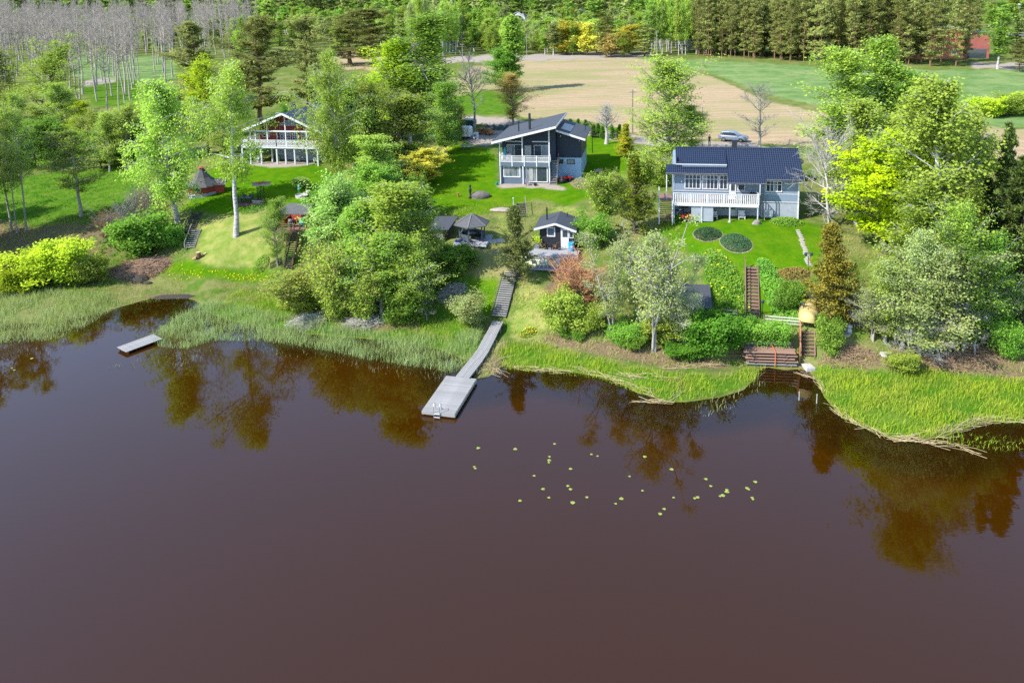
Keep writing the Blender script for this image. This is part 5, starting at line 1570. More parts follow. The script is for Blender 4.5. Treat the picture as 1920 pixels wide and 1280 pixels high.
# plank pile
pp = thing('plank_pile', 'strapped stack of red-brown dock sections with a black pipe on top', 'plank pile', V3(G(1399, 685), -.05), math.radians(-7))
pp.scale = (1.16, 1.1, 1.12)
z = .15
PILE = mat('greyed_red_decking', (.33, .20, .14), (.25, .15, .105), 2, .8, .2, (.4, 4, 1), vary=.5)
for j, (n, dx, m) in enumerate([(5, .1, WOODGREY), (5, .0, PILE), (5, -.15, PILE), (5, .05, PILE), (5, -.1, PILE)]):
    box('bearer', WOODDARK, pp, .6 + dx, .72 + dx, .0, 1.5, z - .15, z)
    box('bearer', WOODDARK, pp, 2.9 + dx, 3.02 + dx, .0, 1.5, z - .15, z)
    for i in range(n):
        box('plank', m, pp, dx + random.uniform(-.12, .1), 3.7 + dx + random.uniform(-.1, .15), .31 * i, .31 * i + .28, z + .001, z + .065)
    z += .24
MB().tube([(.1, 1.2, z + .06), (3.5, 1.25, z + .06)], .15, 12).build('pipe', mat('black_pipe', (.075, .08, .09), (.05, .055, .06), 3, .5), pp)
MB().bar((1.9, 1.55, z + .02), (2.1, .85, z - .02), .06, .02).bar((2.1, .85, z - .06), (2.12, -.06, z - .1), .06, .02).bar((2.12, -.06, z - .1), (2.1, -.08, .1), .06, .02, up=(0, 1, 0)).build('strap', mat('orange_strap', (.62, .16, .06), None, 4, .6), pp)
for k_, (y, L) in enumerate(((.9, 2.6), (.2, 2.4))):
    q = thing('loose_pole', ['upper of two thin poles sticking out left of the plank pile', 'lower of two thin poles sticking out left of the plank pile'][k_], 'pole', V3(G(1392, 668 + 9 * k_), .12), math.radians(-4))
    MB().bar((-1.6, 0, 0), (1.0, 0, .08), .09, .07).build('pole_body', WOODBROWN, q)

# rail fence, stake posts, box
P0, P1 = G(1434, 608), G(1502, 614)
d = Vector(tuple(P1 - P0))
fr = thing('rail_fence', 'low white rail fence above the rounded bush, beside the lower steps', 'fence', V3(P0))
pm = MB().box(-.05, .05, -.05, .05, -.3, 1.0).mesh('post', WOODBROWN)
for t in (0, .5, 1):
    part('post', pm, fr, d * t)
for h in (.3, .58, .86):
    MB().bar(Vector((0, -.07, h)), d + Vector((0, -.07, h)), .04, .11).build('rail', mat('greyed_white_paint', (.48, .48, .38), (.38, .38, .30), 3, .7), fr)
P0, P1 = G(1357, 597), G(1382, 600)
d = Vector(tuple(P1 - P0))
fr = thing('rail_fence', 'short grey rail fence left of the upper steps', 'fence', V3(P0))
for t in (0, 1):
    part('post', pm, fr, d * t)
for h in (.3, .6, .9):
    MB().bar(Vector((0, -.07, h)), d + Vector((0, -.07, h)), .04, .1).build('rail', WOODGREY, fr)
for bx, by, l, h in ((1498, 750, 'pale stake standing in the water nearer the dock', .75), (1531, 756, 'pale stake standing in the water nearer the marsh', .8)):
    p = at_z(bx, by, 0)
    q = thing('water_stake', l, 'stake', (p[0], p[1], -.6))
    MB().tube([(0, 0, 0), (.02, 0, .6 + h)], .045, 7).build('stake_body', WOODGREY, q)
q = thing('step_block', 'small white concrete block at the foot of the lower steps', 'block', V3(G(1516, 690)), .1)
MB().box(-.4, .4, -.5, .5, -.1, .22).box(-.3, .3, -.4, .4, .222, .26).build('block_body', CONCRETE, q, bevel=.03)


def lamp_post(px, py, h, label, heads=1):
    q = thing('garden_lamp', label, 'lamp post', V3(G(px, py)))
    MB().tube([(0, 0, -.2), (0, 0, h)], .035, 7).build('pole', BLACK, q)
    for k in range(heads):
        x = 0 if heads == 1 else (-.28 + .56 * k)
        hb = MB().lathe([(.05, 0), (.13, .05), (.16, .24), (.2, .26), (.03, .38)], 8, (x, 0, h)).build('lamp_head', SHEET, q)
        MB().lathe([(.1, 0), (.12, .14)], 8, (x, 0, h + .07)).build('lamp_glass', WHITE2, hb)
    if heads > 1:
        MB().bar((-.28, 0, h - .02), (.28, 0, h - .02), .03).build('arm', BLACK, q)


lamp_post(1515, 508, 1.55, 'black two-headed garden lamp at the stone path', 2)
lamp_post(1429.5, 598, 1.5, 'black garden lamp beside the upper steps')
lamp_post(1505, 603, 1.5, 'black garden lamp in front of the covered boat')

# stone path on the lawn
for i in range(22):
    t = i / 21
    px, py = 1497 + 22 * t + random.uniform(-2, 2), 432 + 66 * t
    p = G(px, py)
    o = MB().prism([(.3 * math.cos(k * 1.05) * random.uniform(.8, 1.15), .24 * math.sin(k * 1.05) * random.uniform(.8, 1.15)) for k in range(6)], 'z', -.05, .035).build('path_stone', mat('flagstone', (.36, .33, .27), (.27, .25, .20), 3, .9, .3))
    o.location = V3(p)
    tag(o, 'flat stone of the path across the right lawn', 'path stone', 'stepping stones on the right lawn')


def low_bed(name, label, px, py, wpx, dpx, m, n, hgt=.35, leaf=.16, cat='plant bed', edge=None, flower=None, soil=True):
    """a low bed of leafy plants: mound of leaves over soil"""
    p = G(px, py)
    s = mpp(p)
    rx = wpx / 2 * s
    ry = dpx / 2 * s / .28
    rng = np.random.default_rng(int(px * 7 + py))
    r = np.sqrt(rng.uniform(0, 1, n))
    a = rng.uniform(0, 6.283, n)
    x, y = rx * r * np.cos(a), ry * r * np.sin(a)
    z = hgt * (1 - r ** 3) * rng.uniform(.35, 1.05, n) + .04
    gzv = height(p[0] + x, p[1] + y) - p[2]
    v, f = leaves(np.stack([x, y, z + gzv], -1), leaf, rng, .6, .6)
    tint = np.repeat(rng.uniform(size=n), 4)
    q = thing(name, label, cat, V3(p))
    o = link('leaves', mesh_np('leaves', v, [f], m, tint), q)
    KIDS.setdefault(q.name, []).append(o)
    if soil:
        pts = [(rx * 1.06 * math.cos(t), ry * 1.06 * math.sin(t)) for t in np.linspace(0, 6.283, 25)[:-1]]
        MB().add([(0, 0, .06)] + [(u, w, float(height(np.array([p[0] + u]), np.array([p[1] + w]))[0]) - p[2] + .03) for u, w in pts], [(0, 1 + i, 1 + (i + 1) % 24) for i in range(24)]).build('soil', mat('dry_soil', (.30, .24, .14), (.22, .17, .10), 3, .95, .3), q)
    if flower is not None:
        k = n // (5 if n < 1000 else 60)
        i = rng.integers(0, n, k)
        v, f = leaves(np.stack([x[i], y[i], z[i] + gzv[i] + .08], -1), leaf * .8, rng, .9, 1.5)
        o = tag(link('flowers', mesh_np('flowers', v, [f], flower, np.repeat(rng.uniform(size=k), 4)), q), kind='stuff')
    return q


BEDGREEN = leaf_mat('bluish_bed_leaf', (.05, .12, .045), (.10, .19, .08))
YELLOWF = leaf_mat('yellow_petal', (.75, .55, .02), (.80, .62, .03), .2)
REDF = leaf_mat('orange_petal', (.60, .16, .04), (.55, .30, .16), .2)
low_bed('plant_bed', 'oval bed of dark bluish-green plants nearer the grey house', 1327, 439, 52, 17, BEDGREEN, 2600, .4)
low_bed('plant_bed', 'oval bed of dark bluish-green plants with pale rim, farther from the house', 1380, 455, 56, 22, BEDGREEN, 3000, .45)
low_bed('flower_border', 'border of red and yellow foliage along the lawn edge by the brown cone', 1484, 517, 74, 10, leaf_mat('mixed_border_leaf', (.30, .30, .06), (.32, .16, .07)), 1800, .55, .2)
low_bed('ground_cover', 'bright green leafy slope left of the upper steps', 1362, 540, 66, 70, LF_GREEN, 5200, .5, .2, flower=YELLOWF, soil=False)
low_bed('ground_cover', 'bright green leafy slope right of the upper steps', 1455, 545, 54, 50, LF_GREEN, 4200, .5, .2, soil=False)
low_bed('ground_cover', 'green leafy patch at the foot of the grey house corner', 1475, 418, 64, 12, LF_GREEN, 1400, .5, .18, soil=False)
low_bed('flower_clump', 'clump of yellow flowers on the bank by the walkway', 990, 626, 34, 7, LF_GREEN, 500, .35, .14, 'flowers', flower=YELLOWF, soil=False)
low_bed('flower_clump', 'small tuft of yellow flowers right beside the walkway', 941, 613, 10, 4, LF_GREEN, 120, .3, .12, 'flowers', flower=YELLOWF, soil=False)
low_bed('flower_bed', 'rock garden bed with pink plants right of the navy house', 1090, 345, 38, 20, leaf_mat('rockery_leaf', (.34, .28, .16), (.22, .26, .09)), 1500, .5, .2)
low_bed('flower_bed', 'bed of orange flowers on the left lawn', 441, 322, 34, 6, LF_GREEN, 300, .25, .14, flower=REDF)
low_bed('plant_clump', 'big-leaved green plant at the left corner under the balcony', 1270, 413, 16, 7, LF_DEEP, 300, .7, .2, 'plant', soil=False)
low_bed('plant_clump', 'small green bush below the long steps on the left slope', 490, 497, 28, 12, LF_GREEN, 500, .5, .16, 'plant', soil=False)
low_bed('plant_clump', 'green plants under the patio on the left lawn', 478, 392, 46, 12, LF_GREEN, 600, .4, .16, 'plant', soil=False)

# covered boat, sheds by the shore
p = G(1519, 590)
q = thing('covered_boat', 'boat under a pale yellow tarpaulin beside the bronze cone thuja', 'boat', V3(p), math.radians(62))
TARP = mat('pale_yellow_tarpaulin', (.46, .37, .15), (.38, .30, .11), 1.5, .55, .4)
n = 14
V, Fs = [], []
for i in range(n + 1):
    t = i / n
    w = .95 * math.sin(math.pi * (t * .8 + .16)) ** .6
    h = .95 + .35 * t
    for k in range(9):
        a = math.pi * k / 8
        V.append((-2.2 + 4.4 * t, w * math.cos(a) * (1 + .06 * math.sin(i * 2.1 + k)), .1 + (h - .1) * math.sin(a) ** .7 + .04 * math.sin(i * 1.7)))
Fs = [(i * 9 + k, i * 9 + k + 1, (i + 1) * 9 + k + 1, (i + 1) * 9 + k) for i in range(n) for k in range(8)] + [tuple(range(9)), tuple(range(n * 9 + 8, n * 9 - 1, -1))]
MB().add(V, Fs).build('tarpaulin', TARP, q, smooth=True)
MB().prism([(-.5, .25), (.5, .25), (.25, -.05), (-.25, -.05)], 'x', -1.9, 1.9).build('hull', WOODGREY, q)
for x in (-1.2, 0, 1.2):
    MB().tube([(x, .99 * math.cos(a), .1 + 1.12 * math.sin(a) ** .7) for a in np.linspace(.05, 3.09, 9)], .02, 5).build('rope', WOODBROWN, q)


def shed(name, label, p, rz, w, d, h, pitch, wallm, roofm, cat='shed', over=.25):
    q = thing(name, label, cat, V3(p), rz)
    MB().prism([(0, -.4), (w, -.4), (w, h), (w / 2, h + pitch * w / 2), (0, h)], 'y', 0, d).build('wall', wallm, q)
    e = over
    slab_roof(q, 'roof', [(w / 2, -e, h + pitch * w / 2 + .1), (-e, -e, h - pitch * e + .1), (-e, d + e, h - pitch * e + .1), (w / 2, d + e, h + pitch * w / 2 + .1)], .1, roofm, (0,))
    slab_roof(q, 'roof', [(w / 2 + .004, -e, h + pitch * w / 2 + .1), (w + e, -e, h - pitch * e + .1), (w + e, d + e, h - pitch * e + .1), (w / 2 + .004, d + e, h + pitch * w / 2 + .1)], .1, roofm, (0,))
    return q


p = G(1234, 602)
q = thing('shore_shed', 'dark flat-roofed shed hidden behind the grey-green alders', 'shed', V3(p), RZ)
MB().box(0, 4.6, 0, 3.4, -.6, 1.7).build('wall', WOODDARK, q)
slab_roof(q, 'roof', [(-.3, -.5, 1.75), (5.0, -.5, 1.75), (5.0, 3.8, 2.45), (-.3, 3.8, 2.45)], .1, FELT)
dr = box('door', WOODBROWN, q, 3.2, 4.1, -.05, -.002, .1, 1.6)
p = G(1596, 612)
q = thing('boat_shed', 'small shed with grey sheet roof under the right alders', 'shed', V3(p), RZ)
MB().box(0, 4.2, 0, 2.6, -.5, 1.2).build('wall', WOODDARK, q)
slab_roof(q, 'roof', [(-.3, -.5, 1.05), (4.5, -.5, 1.05), (4.5, 2.8, 1.95), (-.3, 2.8, 1.95)], .08, FELT2)
box('door', WOODDARK, q, .4, 1.2, -.04, -.002, .0, 1.0)
q = thing('garden_figure', 'small white stone ornament beside the boat shed', 'ornament', V3(G(1592, 622)))
MB().lathe([(.25, -.1), (.25, .25), (.12, .35), (.3, .5), (.3, .6), (.1, .7)], 8).build('ornament_body', WHITE2, q)
for px, py, l, w in ((1584, 626, 'flat pale stone slab in front of the boat shed', 1.2), (1660, 664, 'pale broken slab in the grass below the dead branches', 1.1)):
    q = thing('stone_slab', l, 'stone', V3(G(px, py)), .3)
    MB().prism([(w * .5 * math.cos(k) * random.uniform(.8, 1.1), w * .4 * math.sin(k) * random.uniform(.8, 1.1)) for k in np.linspace(0, 6.283, 8)[:-1]], 'z', -.1, .12).build('slab_body', CONCRETE, q)

# gazebo
gc = np.array([-4.85, 86.4, 5.15])
gq = thing('gazebo', 'dark grey six-sided gazebo with shingle roof on a grey deck', 'gazebo', V3(gc), RZ)
pm = MB().box(0, .155, -2.1, 1.9, .22, .27).mesh('plank', DECKGREY)
for i in range(23):
    part('plank', pm, gq, (-1.75 + .165 * i, 0, 0))
MB().box(-1.75, 2.05, -2.1, -2.03, .02, .215).box(1.98, 2.05, -2.0, 1.9, .02, .215).box(-1.75, -1.68, -2.0, 1.9, .02, .215).build('deck_frame', WHITE2, gq)
for x, y in ((-1.5, -1.9), (.2, -1.9), (1.8, -1.9), (1.8, 1.6), (-1.5, 1.6)):
    box('deck_post', WOODGREY, gq, x, x + .12, y, y + .12, -.9, .215)
R_ = 1.5
hx = [(R_ * math.cos(math.radians(60 * k + 30)), R_ * math.sin(math.radians(60 * k + 30)) - .1) for k in range(6)]
GZ = mat('dark_grey_paint', (.085, .105, .13), (.06, .078, .10), 3, .6, .1)
for k in range(6):
    a, b = Vector((*hx[k], 0)), Vector((*hx[(k + 1) % 6], 0))
    MB().box(a.x - .06, a.x + .06, a.y - .06, a.y + .06, .27, 2.2).build('post', GZ, gq)
    if k == 4:
        continue
    pn = MB().bar(a + Vector((0, 0, .66)), b + Vector((0, 0, .66)), .03, .74).build('side_panel', GZ, gq)
    for t in np.linspace(.1, .9, 7):
        c = a.lerp(b, t)
        o_ = Vector((c.x, c.y, 0)).normalized() * .022
        MB().bar(c + o_ + Vector((0, 0, .3)), c + o_ + Vector((0, 0, 1.02)), .03, .02, up=(c.x, c.y, 0)).build('batten', GZ, pn)
    MB().bar(a + Vector((0, 0, 1.06)), b + Vector((0, 0, 1.06)), .12, .05).build('sill', GZ, gq)
ro = [(2.15 * math.cos(math.radians(60 * k + 30)), 2.15 * math.sin(math.radians(60 * k + 30)) - .1, 2.18) for k in range(6)]
MB().add(ro + [(0, -.1, 3.3)] + [(x, y, z - .08) for x, y, z in ro], [(k, (k + 1) % 6, 6) for k in range(6)] + [(k, 7 + k, 7 + (k + 1) % 6, (k + 1) % 6) for k in range(6)] + [tuple(range(12, 6, -1))]).build('roof', FELT2, gq)
for k in range(6):
    MB().bar(Vector(ro[k]) + Vector((0, 0, .02)), (0, -.1, 3.33), .14, .04).build('hip_strip', mat('pale_felt_strip', (.15, .15, .15), (.11, .11, .11), 4, .8), gq)
for k in range(4):
    MB().bar(Vector((*hx[k], .62)) * .82, Vector((*hx[k + 1], .62)) * .82, .36, .05).build('bench', WOODDARK, gq)
q = thing('grill_table', 'round dark grill table inside the gazebo', 'table', V3(gc, .27))
MB().lathe([(.25, 0), (.12, .1), (.12, .6), (.5, .62), (.5, .68)], 12).build('table_body', BLACK, q)
for px, py, m, l, nm in ((858, 457, mat('blue_glaze', (.03, .06, .28), None, 4, .25), 'dark blue pot under the left corner of the gazebo deck', 'flower_pot'), (881, 462, mat('terracotta', (.32, .10, .06), None, 4, .7), 'red-brown pot lying before the gazebo deck', 'flower_pot')):
    q = thing(nm, l, 'pot', V3(G(px, py)))
    MB().lathe([(.2, -.02), (.3, .3), (.32, .42), (.26, .42), (.2, .2)], 10).build('pot_body', m, q)
q = thing('paving_slab', 'pale stone paving between gazebo and small spruce', 'paving', V3(G(922, 452)), .2)
for i in range(3):
    box('slab', CONCRETE, q, -1.2 + .9 * i, -.34 + .9 * i, -.6, .5, -.1, .05 + .004 * i)

# cabin by the steps, its decks and furniture
cb = thing('garden_cabin', 'small black cabin with low black roof, white window and white door', 'cabin', (2.5, 84.4, 4.85), RZ)
MB().prism([(.35, -.3), (4.2, -.3), (4.2, 2.3), (2.2, 2.85), (.35, 2.35)], 'y', .02, 4.2).build('wall', mat('black_boards', (.02, .022, .028), (.013, .015, .02), 3, .6, .15, (1, 1, 8)), cb)
slab_roof(cb, 'roof', [(2.2, -.5, 3.02), (-.25, -.5, 2.32), (-.25, 4.7, 2.32), (2.2, 4.7, 3.02)], .1, FELT, (0,))
slab_roof(cb, 'roof', [(2.204, -.5, 3.02), (4.55, -.5, 2.2), (4.55, 4.7, 2.2), (2.204, 4.7, 3.02)], .1, FELT, (0,))
window(cb, 1.3, 2.0, 1.45, 2.3, .0, .12, 1)
dr = box('door', WHITE, cb, 2.75, 3.65, -.06, .018, .05, 2.3)
box('pane', GLASS, dr, 2.95, 3.5, -.075, -.062, 1.35, 2.1)
window(cb, 3.78, 4.1, 1.3, 1.9, .0, .07, 1)
MB().tube([(.9, 2.2, 2.5), (.9, 2.2, 4.1)], .09, 8).build('chimney', BLACK, cb)
MB().tube([(3.1, 3.6, 2.6), (3.1, 3.6, 3.2)], .05, 6).build('roof_vent', BLACK, cb)
cd_ = thing('cabin_deck', 'grey plank deck in front of the black cabin', 'deck', (2.5, 84.4, 4.85), RZ)
pm = MB().box(-.6, 4.9, 0, .135, -.03, .03).mesh('plank', DECKGREY)
for i in range(20):
    part('plank', pm, cd_, (0, -2.95 + .148 * i, 0))
MB().box(-.6, 4.9, -2.99, -2.955, -.3, .03).build('edge_board', DECKGREY, cd_)
for x in (-.5, 1.2, 3.0, 4.7):
    box('deck_post', WOODGREY, cd_, x, x + .12, -2.9, -2.78, -1.6, -.032)
ld = thing('lower_deck', 'lower grey deck under the cabin deck, with folding chairs', 'deck', (2.5, 84.4, 4.85), RZ)
pm = MB().box(-.3, 4.2, 0, .135, -1.0, -.95).mesh('plank', DECKGREY)
for i in range(11):
    part('plank', pm, ld, (0, -4.65 + .148 * i, 0))
for x in (-.2, 2.0, 4.0):
    box('deck_post', WOODGREY, ld, x, x + .12, -4.6, -4.48, -2.4, -1.002)


def chair(label, p, rz, m, w=.55, h=.95, name='garden_chair', group=None):
    q = thing(name, label, 'chair', p, rz, group)
    MB().box(-w / 2, w / 2, -.25, .25, .4, .45).build('seat', m, q)
    MB().bar((0, .25, .45), (0, .36, h), w, .04, up=(0, 1, .2)).build('backrest', m, q)
    lm = MB().box(-.02, .02, -.02, .02, 0, .4).mesh('leg', m)
    for x in (-w / 2 + .04, w / 2 - .04):
        for y in (-.21, .21):
            part('leg', lm, q, (x, y, 0))
    for s in (-1, 1):
        MB().bar((s * (w / 2 + .02), -.25, .64), (s * (w / 2 + .02), .3, .66), .05, .03).box(s * (w / 2 + .02) - .02, s * (w / 2 + .02) + .02, -.24, -.2, .0, .62).build('armrest', m, q)
    return q


def local(O, rz, x, y, z):
    return (O[0] + x * math.cos(rz) - y * math.sin(rz), O[1] + x * math.sin(rz) + y * math.cos(rz), O[2] + z)


def table(label, p, rz, m, lx, ly, h=.72, name='garden_table'):
    q = thing(name, label, 'table', p, rz)
    MB().box(-lx / 2, lx / 2, -ly / 2, ly / 2, h - .05, h).build('tabletop', m, q)
    lm = MB().box(-.03, .03, -.03, .03, 0, h - .05).mesh('leg', m)
    for x in (-lx / 2 + .08, lx / 2 - .08):
        for y in (-ly / 2 + .08, ly / 2 - .08):
            part('leg', lm, q, (x, y, 0))
    return q


CB = (2.5, 84.4, 4.85)
chair('brown chair left of the black table on the cabin deck', local(CB, RZ, .75, -.6, .03), RZ + 2.2, WOODBROWN)
chair('brown chair right of the black table on the cabin deck', local(CB, RZ, 2.3, -.7, .03), RZ - 2.3, WOODBROWN)
table('small black table before the cabin window', local(CB, RZ, 1.55, -.6, .03), RZ, BLACK, .6, .6)
q = thing('planter_box', 'square grey planter with yellow-green plant at the cabin corner', 'planter', local(CB, RZ, .1, -.3, .03), RZ)
MB().prism([(-.22, 0), (.22, 0), (.28, .55), (-.28, .55)], 'y', -.25, .25).build('box_body', mat('grey_planter', (.17, .20, .22), None, 4, .6), q)
v, f = leaves(np.random.default_rng(5).normal(size=(220, 3)) * np.array([.25, .25, .25]) + np.array([0, 0, .95]), .16, np.random.default_rng(6))
link('leaves', mesh_np('leaves', v, [f], LF_LIME, np.tile(.5, len(v))), q)
q = thing('water_barrel', 'bright blue barrel at the right corner of the black cabin', 'barrel', local(CB, RZ, 4.0, -.75, .03))
MB().lathe([(.3, 0), (.34, .05), (.34, .85), (.36, .87), (.36, .93), (.3, .95)], 14).build('barrel_body', mat('blue_plastic', (.02, .30, .55), None, 4, .4), q)
MB().lathe([(.12, 0), (.12, .01)], 10).build('sticker', WHITE, q)
KIDS[q.name][-1].matrix_local = Matrix.Translation((0, -.35, .55)) @ Matrix.Rotation(math.pi / 2, 4, 'X')
for k, x in enumerate((.3, 1.1, 2.0, 2.8)):
    chair(['first', 'second', 'third', 'last'][k] + ' pale folding chair from the left on the lower deck', local(CB, RZ, x, -3.75, -.95), RZ + (0 if k % 2 else 3.1), mat('pale_canvas', (.46, .43, .36), (.38, .35, .29), 4, .8), .5, .9)
q = thing('covered_rowboat', 'pale green tarpaulin over a rowboat below the lower deck', 'boat', V3(G(1012, 494), .0), RZ)
V = []
for i in range(11):
    t = i / 10
    for k in range(7):
        a = math.pi * k / 6
        w = .8 * math.sin(math.pi * (t * .84 + .08)) ** .55
        V.append((-2.1 + 4.2 * t, w * math.cos(a), .05 + .72 * math.sin(a) ** .8 + .03 * math.sin(i * 2.3 + k)))
MB().add(V, [(i * 7 + k, i * 7 + k + 1, (i + 1) * 7 + k + 1, (i + 1) * 7 + k) for i in range(10) for k in range(6)] + [tuple(range(7)), tuple(range(76, 69, -1))]).build('tarpaulin', mat('pale_green_tarpaulin', (.56, .62, .36), (.48, .55, .30), 2, .5, .3), q, smooth=True)
MB().box(-1.7, 1.7, -.3, .3, -.05, .2).build('hull', WOODGREY, q)

# wood shed, boulder, statue, poles
p = G(806, 462)
q = thing('wood_shed', 'dark firewood shed with slatted side and grey board wall', 'shed', V3(p), RZ)
MB().box(.0, 1.6, .0, .08, -.4, 2.0).build('front_wall', WOODGREY, q)
MB().box(.0, .08, .1, 3.2, -.4, 2.2).box(.1, 2.2, 3.2, 3.28, -.4, 2.4).build('back_wall', WOODDARK, q)
for z in np.arange(.1, 2.3, .26):
    MB().bar((1.75, .1, z), (2.2, 3.2, z + .12), .04, .12).build('slat', WOODBROWN, q)
for x, y in ((1.7, .04), (2.2, 3.2), (1.95, 1.6)):
    box('post', WOODDARK, q, x - .05, x + .05, y - .05, y + .05, -.4, 2.35)
slab_roof(q, 'roof', [(-.2, -.3, 2.05), (2.4, -.3, 2.2), (2.6, 3.5, 2.75), (-.2, 3.5, 2.65)], .1, FELT)
rng = np.random.default_rng(9)
st_ = MB()
for i in range(70):
    y, z = rng.uniform(.3, 3.0), rng.uniform(0, 1.7)
    st_.tube([(1.1, y, z), (1.68, y, z)], .07, 6)
tag(st_.build('firewood', WOODBROWN, q), kind='stuff')


def rock(name, label, p, r, m, seed=1, cat='boulder', sq=.6):
    rg = np.random.default_rng(seed)
    import bmesh
    bm = bmesh.new()
    bmesh.ops.create_icosphere(bm, subdivisions=3, radius=1)
    ph = rg.uniform(0, 6, 6)
    for v in bm.verts:
        c = v.co
        k = 1 + .16 * math.sin(2.1 * c.x + ph[0]) + .14 * math.sin(2.7 * c.y + ph[1]) + .12 * math.sin(3.3 * c.z + ph[2] + c.x) + .05 * math.sin(7 * c.x + ph[3]) * math.sin(6 * c.y + ph[4])
        v.co = Vector((c.x * r[0] * k, c.y * r[1] * k, c.z * r[2] * k))
    me = bpy.data.meshes.new(name)
    bm.to_mesh(me)
    bm.free()
    me.materials.append(m)
    o = link(name, me, None, V3(p))
    return tag(o, label, cat)


STONE = mat('grey_stone', (.24, .22, .20), (.13, .12, .11), 2, .9, .5)
rock('boulder', 'big grey boulder on the shaded middle lawn', G(897, 371), (1.35, .85, .7), mat('dark_shaded_stone', (.15, .13, .115), (.085, .075, .07), 2, .9, .5), 3)  # stone colour darkened, partly to paint in the shadow it lies in
rock('boulder', 'low grey-pink rock breaking through the lawn above the gazebo', G(935, 394), (1.3, 1.0, .3), mat('pink_stone', (.38, .31, .26), (.25, .21, .18), 2, .9, .5), 4)
rock('boulder', 'light brown stone beside the shadow right of the navy house', G(1122, 321), (.7, .5, .5), mat('tan_stone', (.40, .29, .20), (.28, .20, .14), 2, .9, .5), 5)
q = thing('garden_statue', 'slim dark statue standing beside the big boulder', 'statue', V3(G(882, 372)))
MB().lathe([(.22, 0), (.2, .3), (.1, .4), (.16, .9), (.22, 1.2), (.12, 1.45), (.08, 1.5), (.16, 1.65), (.13, 1.85), (.02, 1.95)], 9).build('statue_body', BLACK, q, smooth=True)
q = thing('bird_bath', 'small reddish garden post on the shaded lawn left of the statue', 'ornament', V3(G(859, 369)))
MB().lathe([(.12, 0), (.1, .35), (.16, .4), (.16, .5), (.02, .55)], 8).build('post_body', mat('terracotta', (.32, .10, .06)), q)


def pole(label, px, py, h, r, m, name='flagpole', cat='flagpole', cross=False):
    q = thing(name, label, cat, V3(G(px, py)))
    MB().tube([(0, 0, -.5), (0, 0, h)], [r, r * .65], 8).build('pole_body', m, q)
    if cross:
        MB().bar((-.7, 0, h - .4), (.7, 0, h - .4), .1).build('crossarm', m, q)
        for x in (-.6, .6):
            MB().lathe([(.05, 0), (.07, .06), (.03, .16)], 7, (x, 0, h - .35)).build('insulator', WHITE2, q)
    else:
        MB().lathe([(.02, 0), (.09, .06), (.09, .12), (.01, .2)], 8, (0, 0, h)).build('finial', WHITE, q)
    return q


pole('thin white flagpole behind the grey house', 1316, 290, 7.3, .06, WHITE)
pole('thin white pole rising behind the small spruce', 963, 402, 2.0, .05, WHITE, 'garden_pole', 'pole')
pole('bare wooden utility pole at the edge of the stubble field', 1186, 250, 7.9, .14, mat('old_pole_wood', (.22, .18, .15), (.15, .12, .10), 3, .9), 'utility_pole', 'pole', True)
pole('thin pale pole with crossarm behind the leafless grey tree', 868, 132, 9.0, .12, WOODGREY, 'utility_pole', 'pole', True)
pole('tall pale pole with crossarm at the corner of the birch grove', 1231, 108, 10.0, .14, WOODGREY, 'utility_pole', 'pole', True)
pole('thin grey pole left of the orange-leaved far trees', 988, 108, 9.5, .12, WOODGREY, 'utility_pole', 'pole', True)

# lily pads
PADS = [(897, 840), (966, 842), (1040, 832), (1030, 856), (1030, 863), (1029, 867), (889, 875), (891, 878), (1070, 879), (1001, 892), (1109, 852), (1120, 855), (1209, 856), (1259, 880), (1180, 893), (1018, 917), (1065, 911), (1070, 917),
        (1029, 933), (975, 939), (1100, 932), (1154, 944), (1165, 935), (1205, 920), (1238, 963), (1245, 954), (1263, 933), (1303, 934), (1308, 932), (1333, 911), (1350, 930), (1355, 929), (1363, 918), (1363, 922), (1401, 915), (1404, 918), (1416, 903), (1410, 933), (1412, 936), (1323, 898), (1074, 942),
        (22, 690), (27, 694), (60, 672)]
PAD = mat('lily_pad', (.17, .235, .03), (.29, .31, .08), 6, .45, .05)
pads = []
for k in range(3):
    n = 14
    V = [(0, 0, .02)] + [(math.cos(a) * (1 + .04 * math.sin(3 * a + k)), .9 * math.sin(a), .016 + .012 * math.sin(2 * a + k)) for a in np.linspace(.18, 6.1, n)]
    pads.append(MB().add(V, [(0, i, i + 1) for i in range(1, n)]).mesh('lily_pad', PAD))
for i, (x, y) in enumerate(PADS):
    p = at_z(x, y, 0)
    o = link('lily_pad', pads[i % 3], None, (p[0], p[1], .004 + .001 * (i % 4)))
    s = random.uniform(.09, .165)
    o.scale, o.rotation_euler = (s, s, 1), (0, 0, random.uniform(0, 6.28))
    tag(o, 'round green lily pad floating on the dark open water' if i < 41 else 'round green lily pad floating off the left reeds', 'lily pad', 'lily pads on the open water' if i < 41 else 'lily pads off the left reeds')

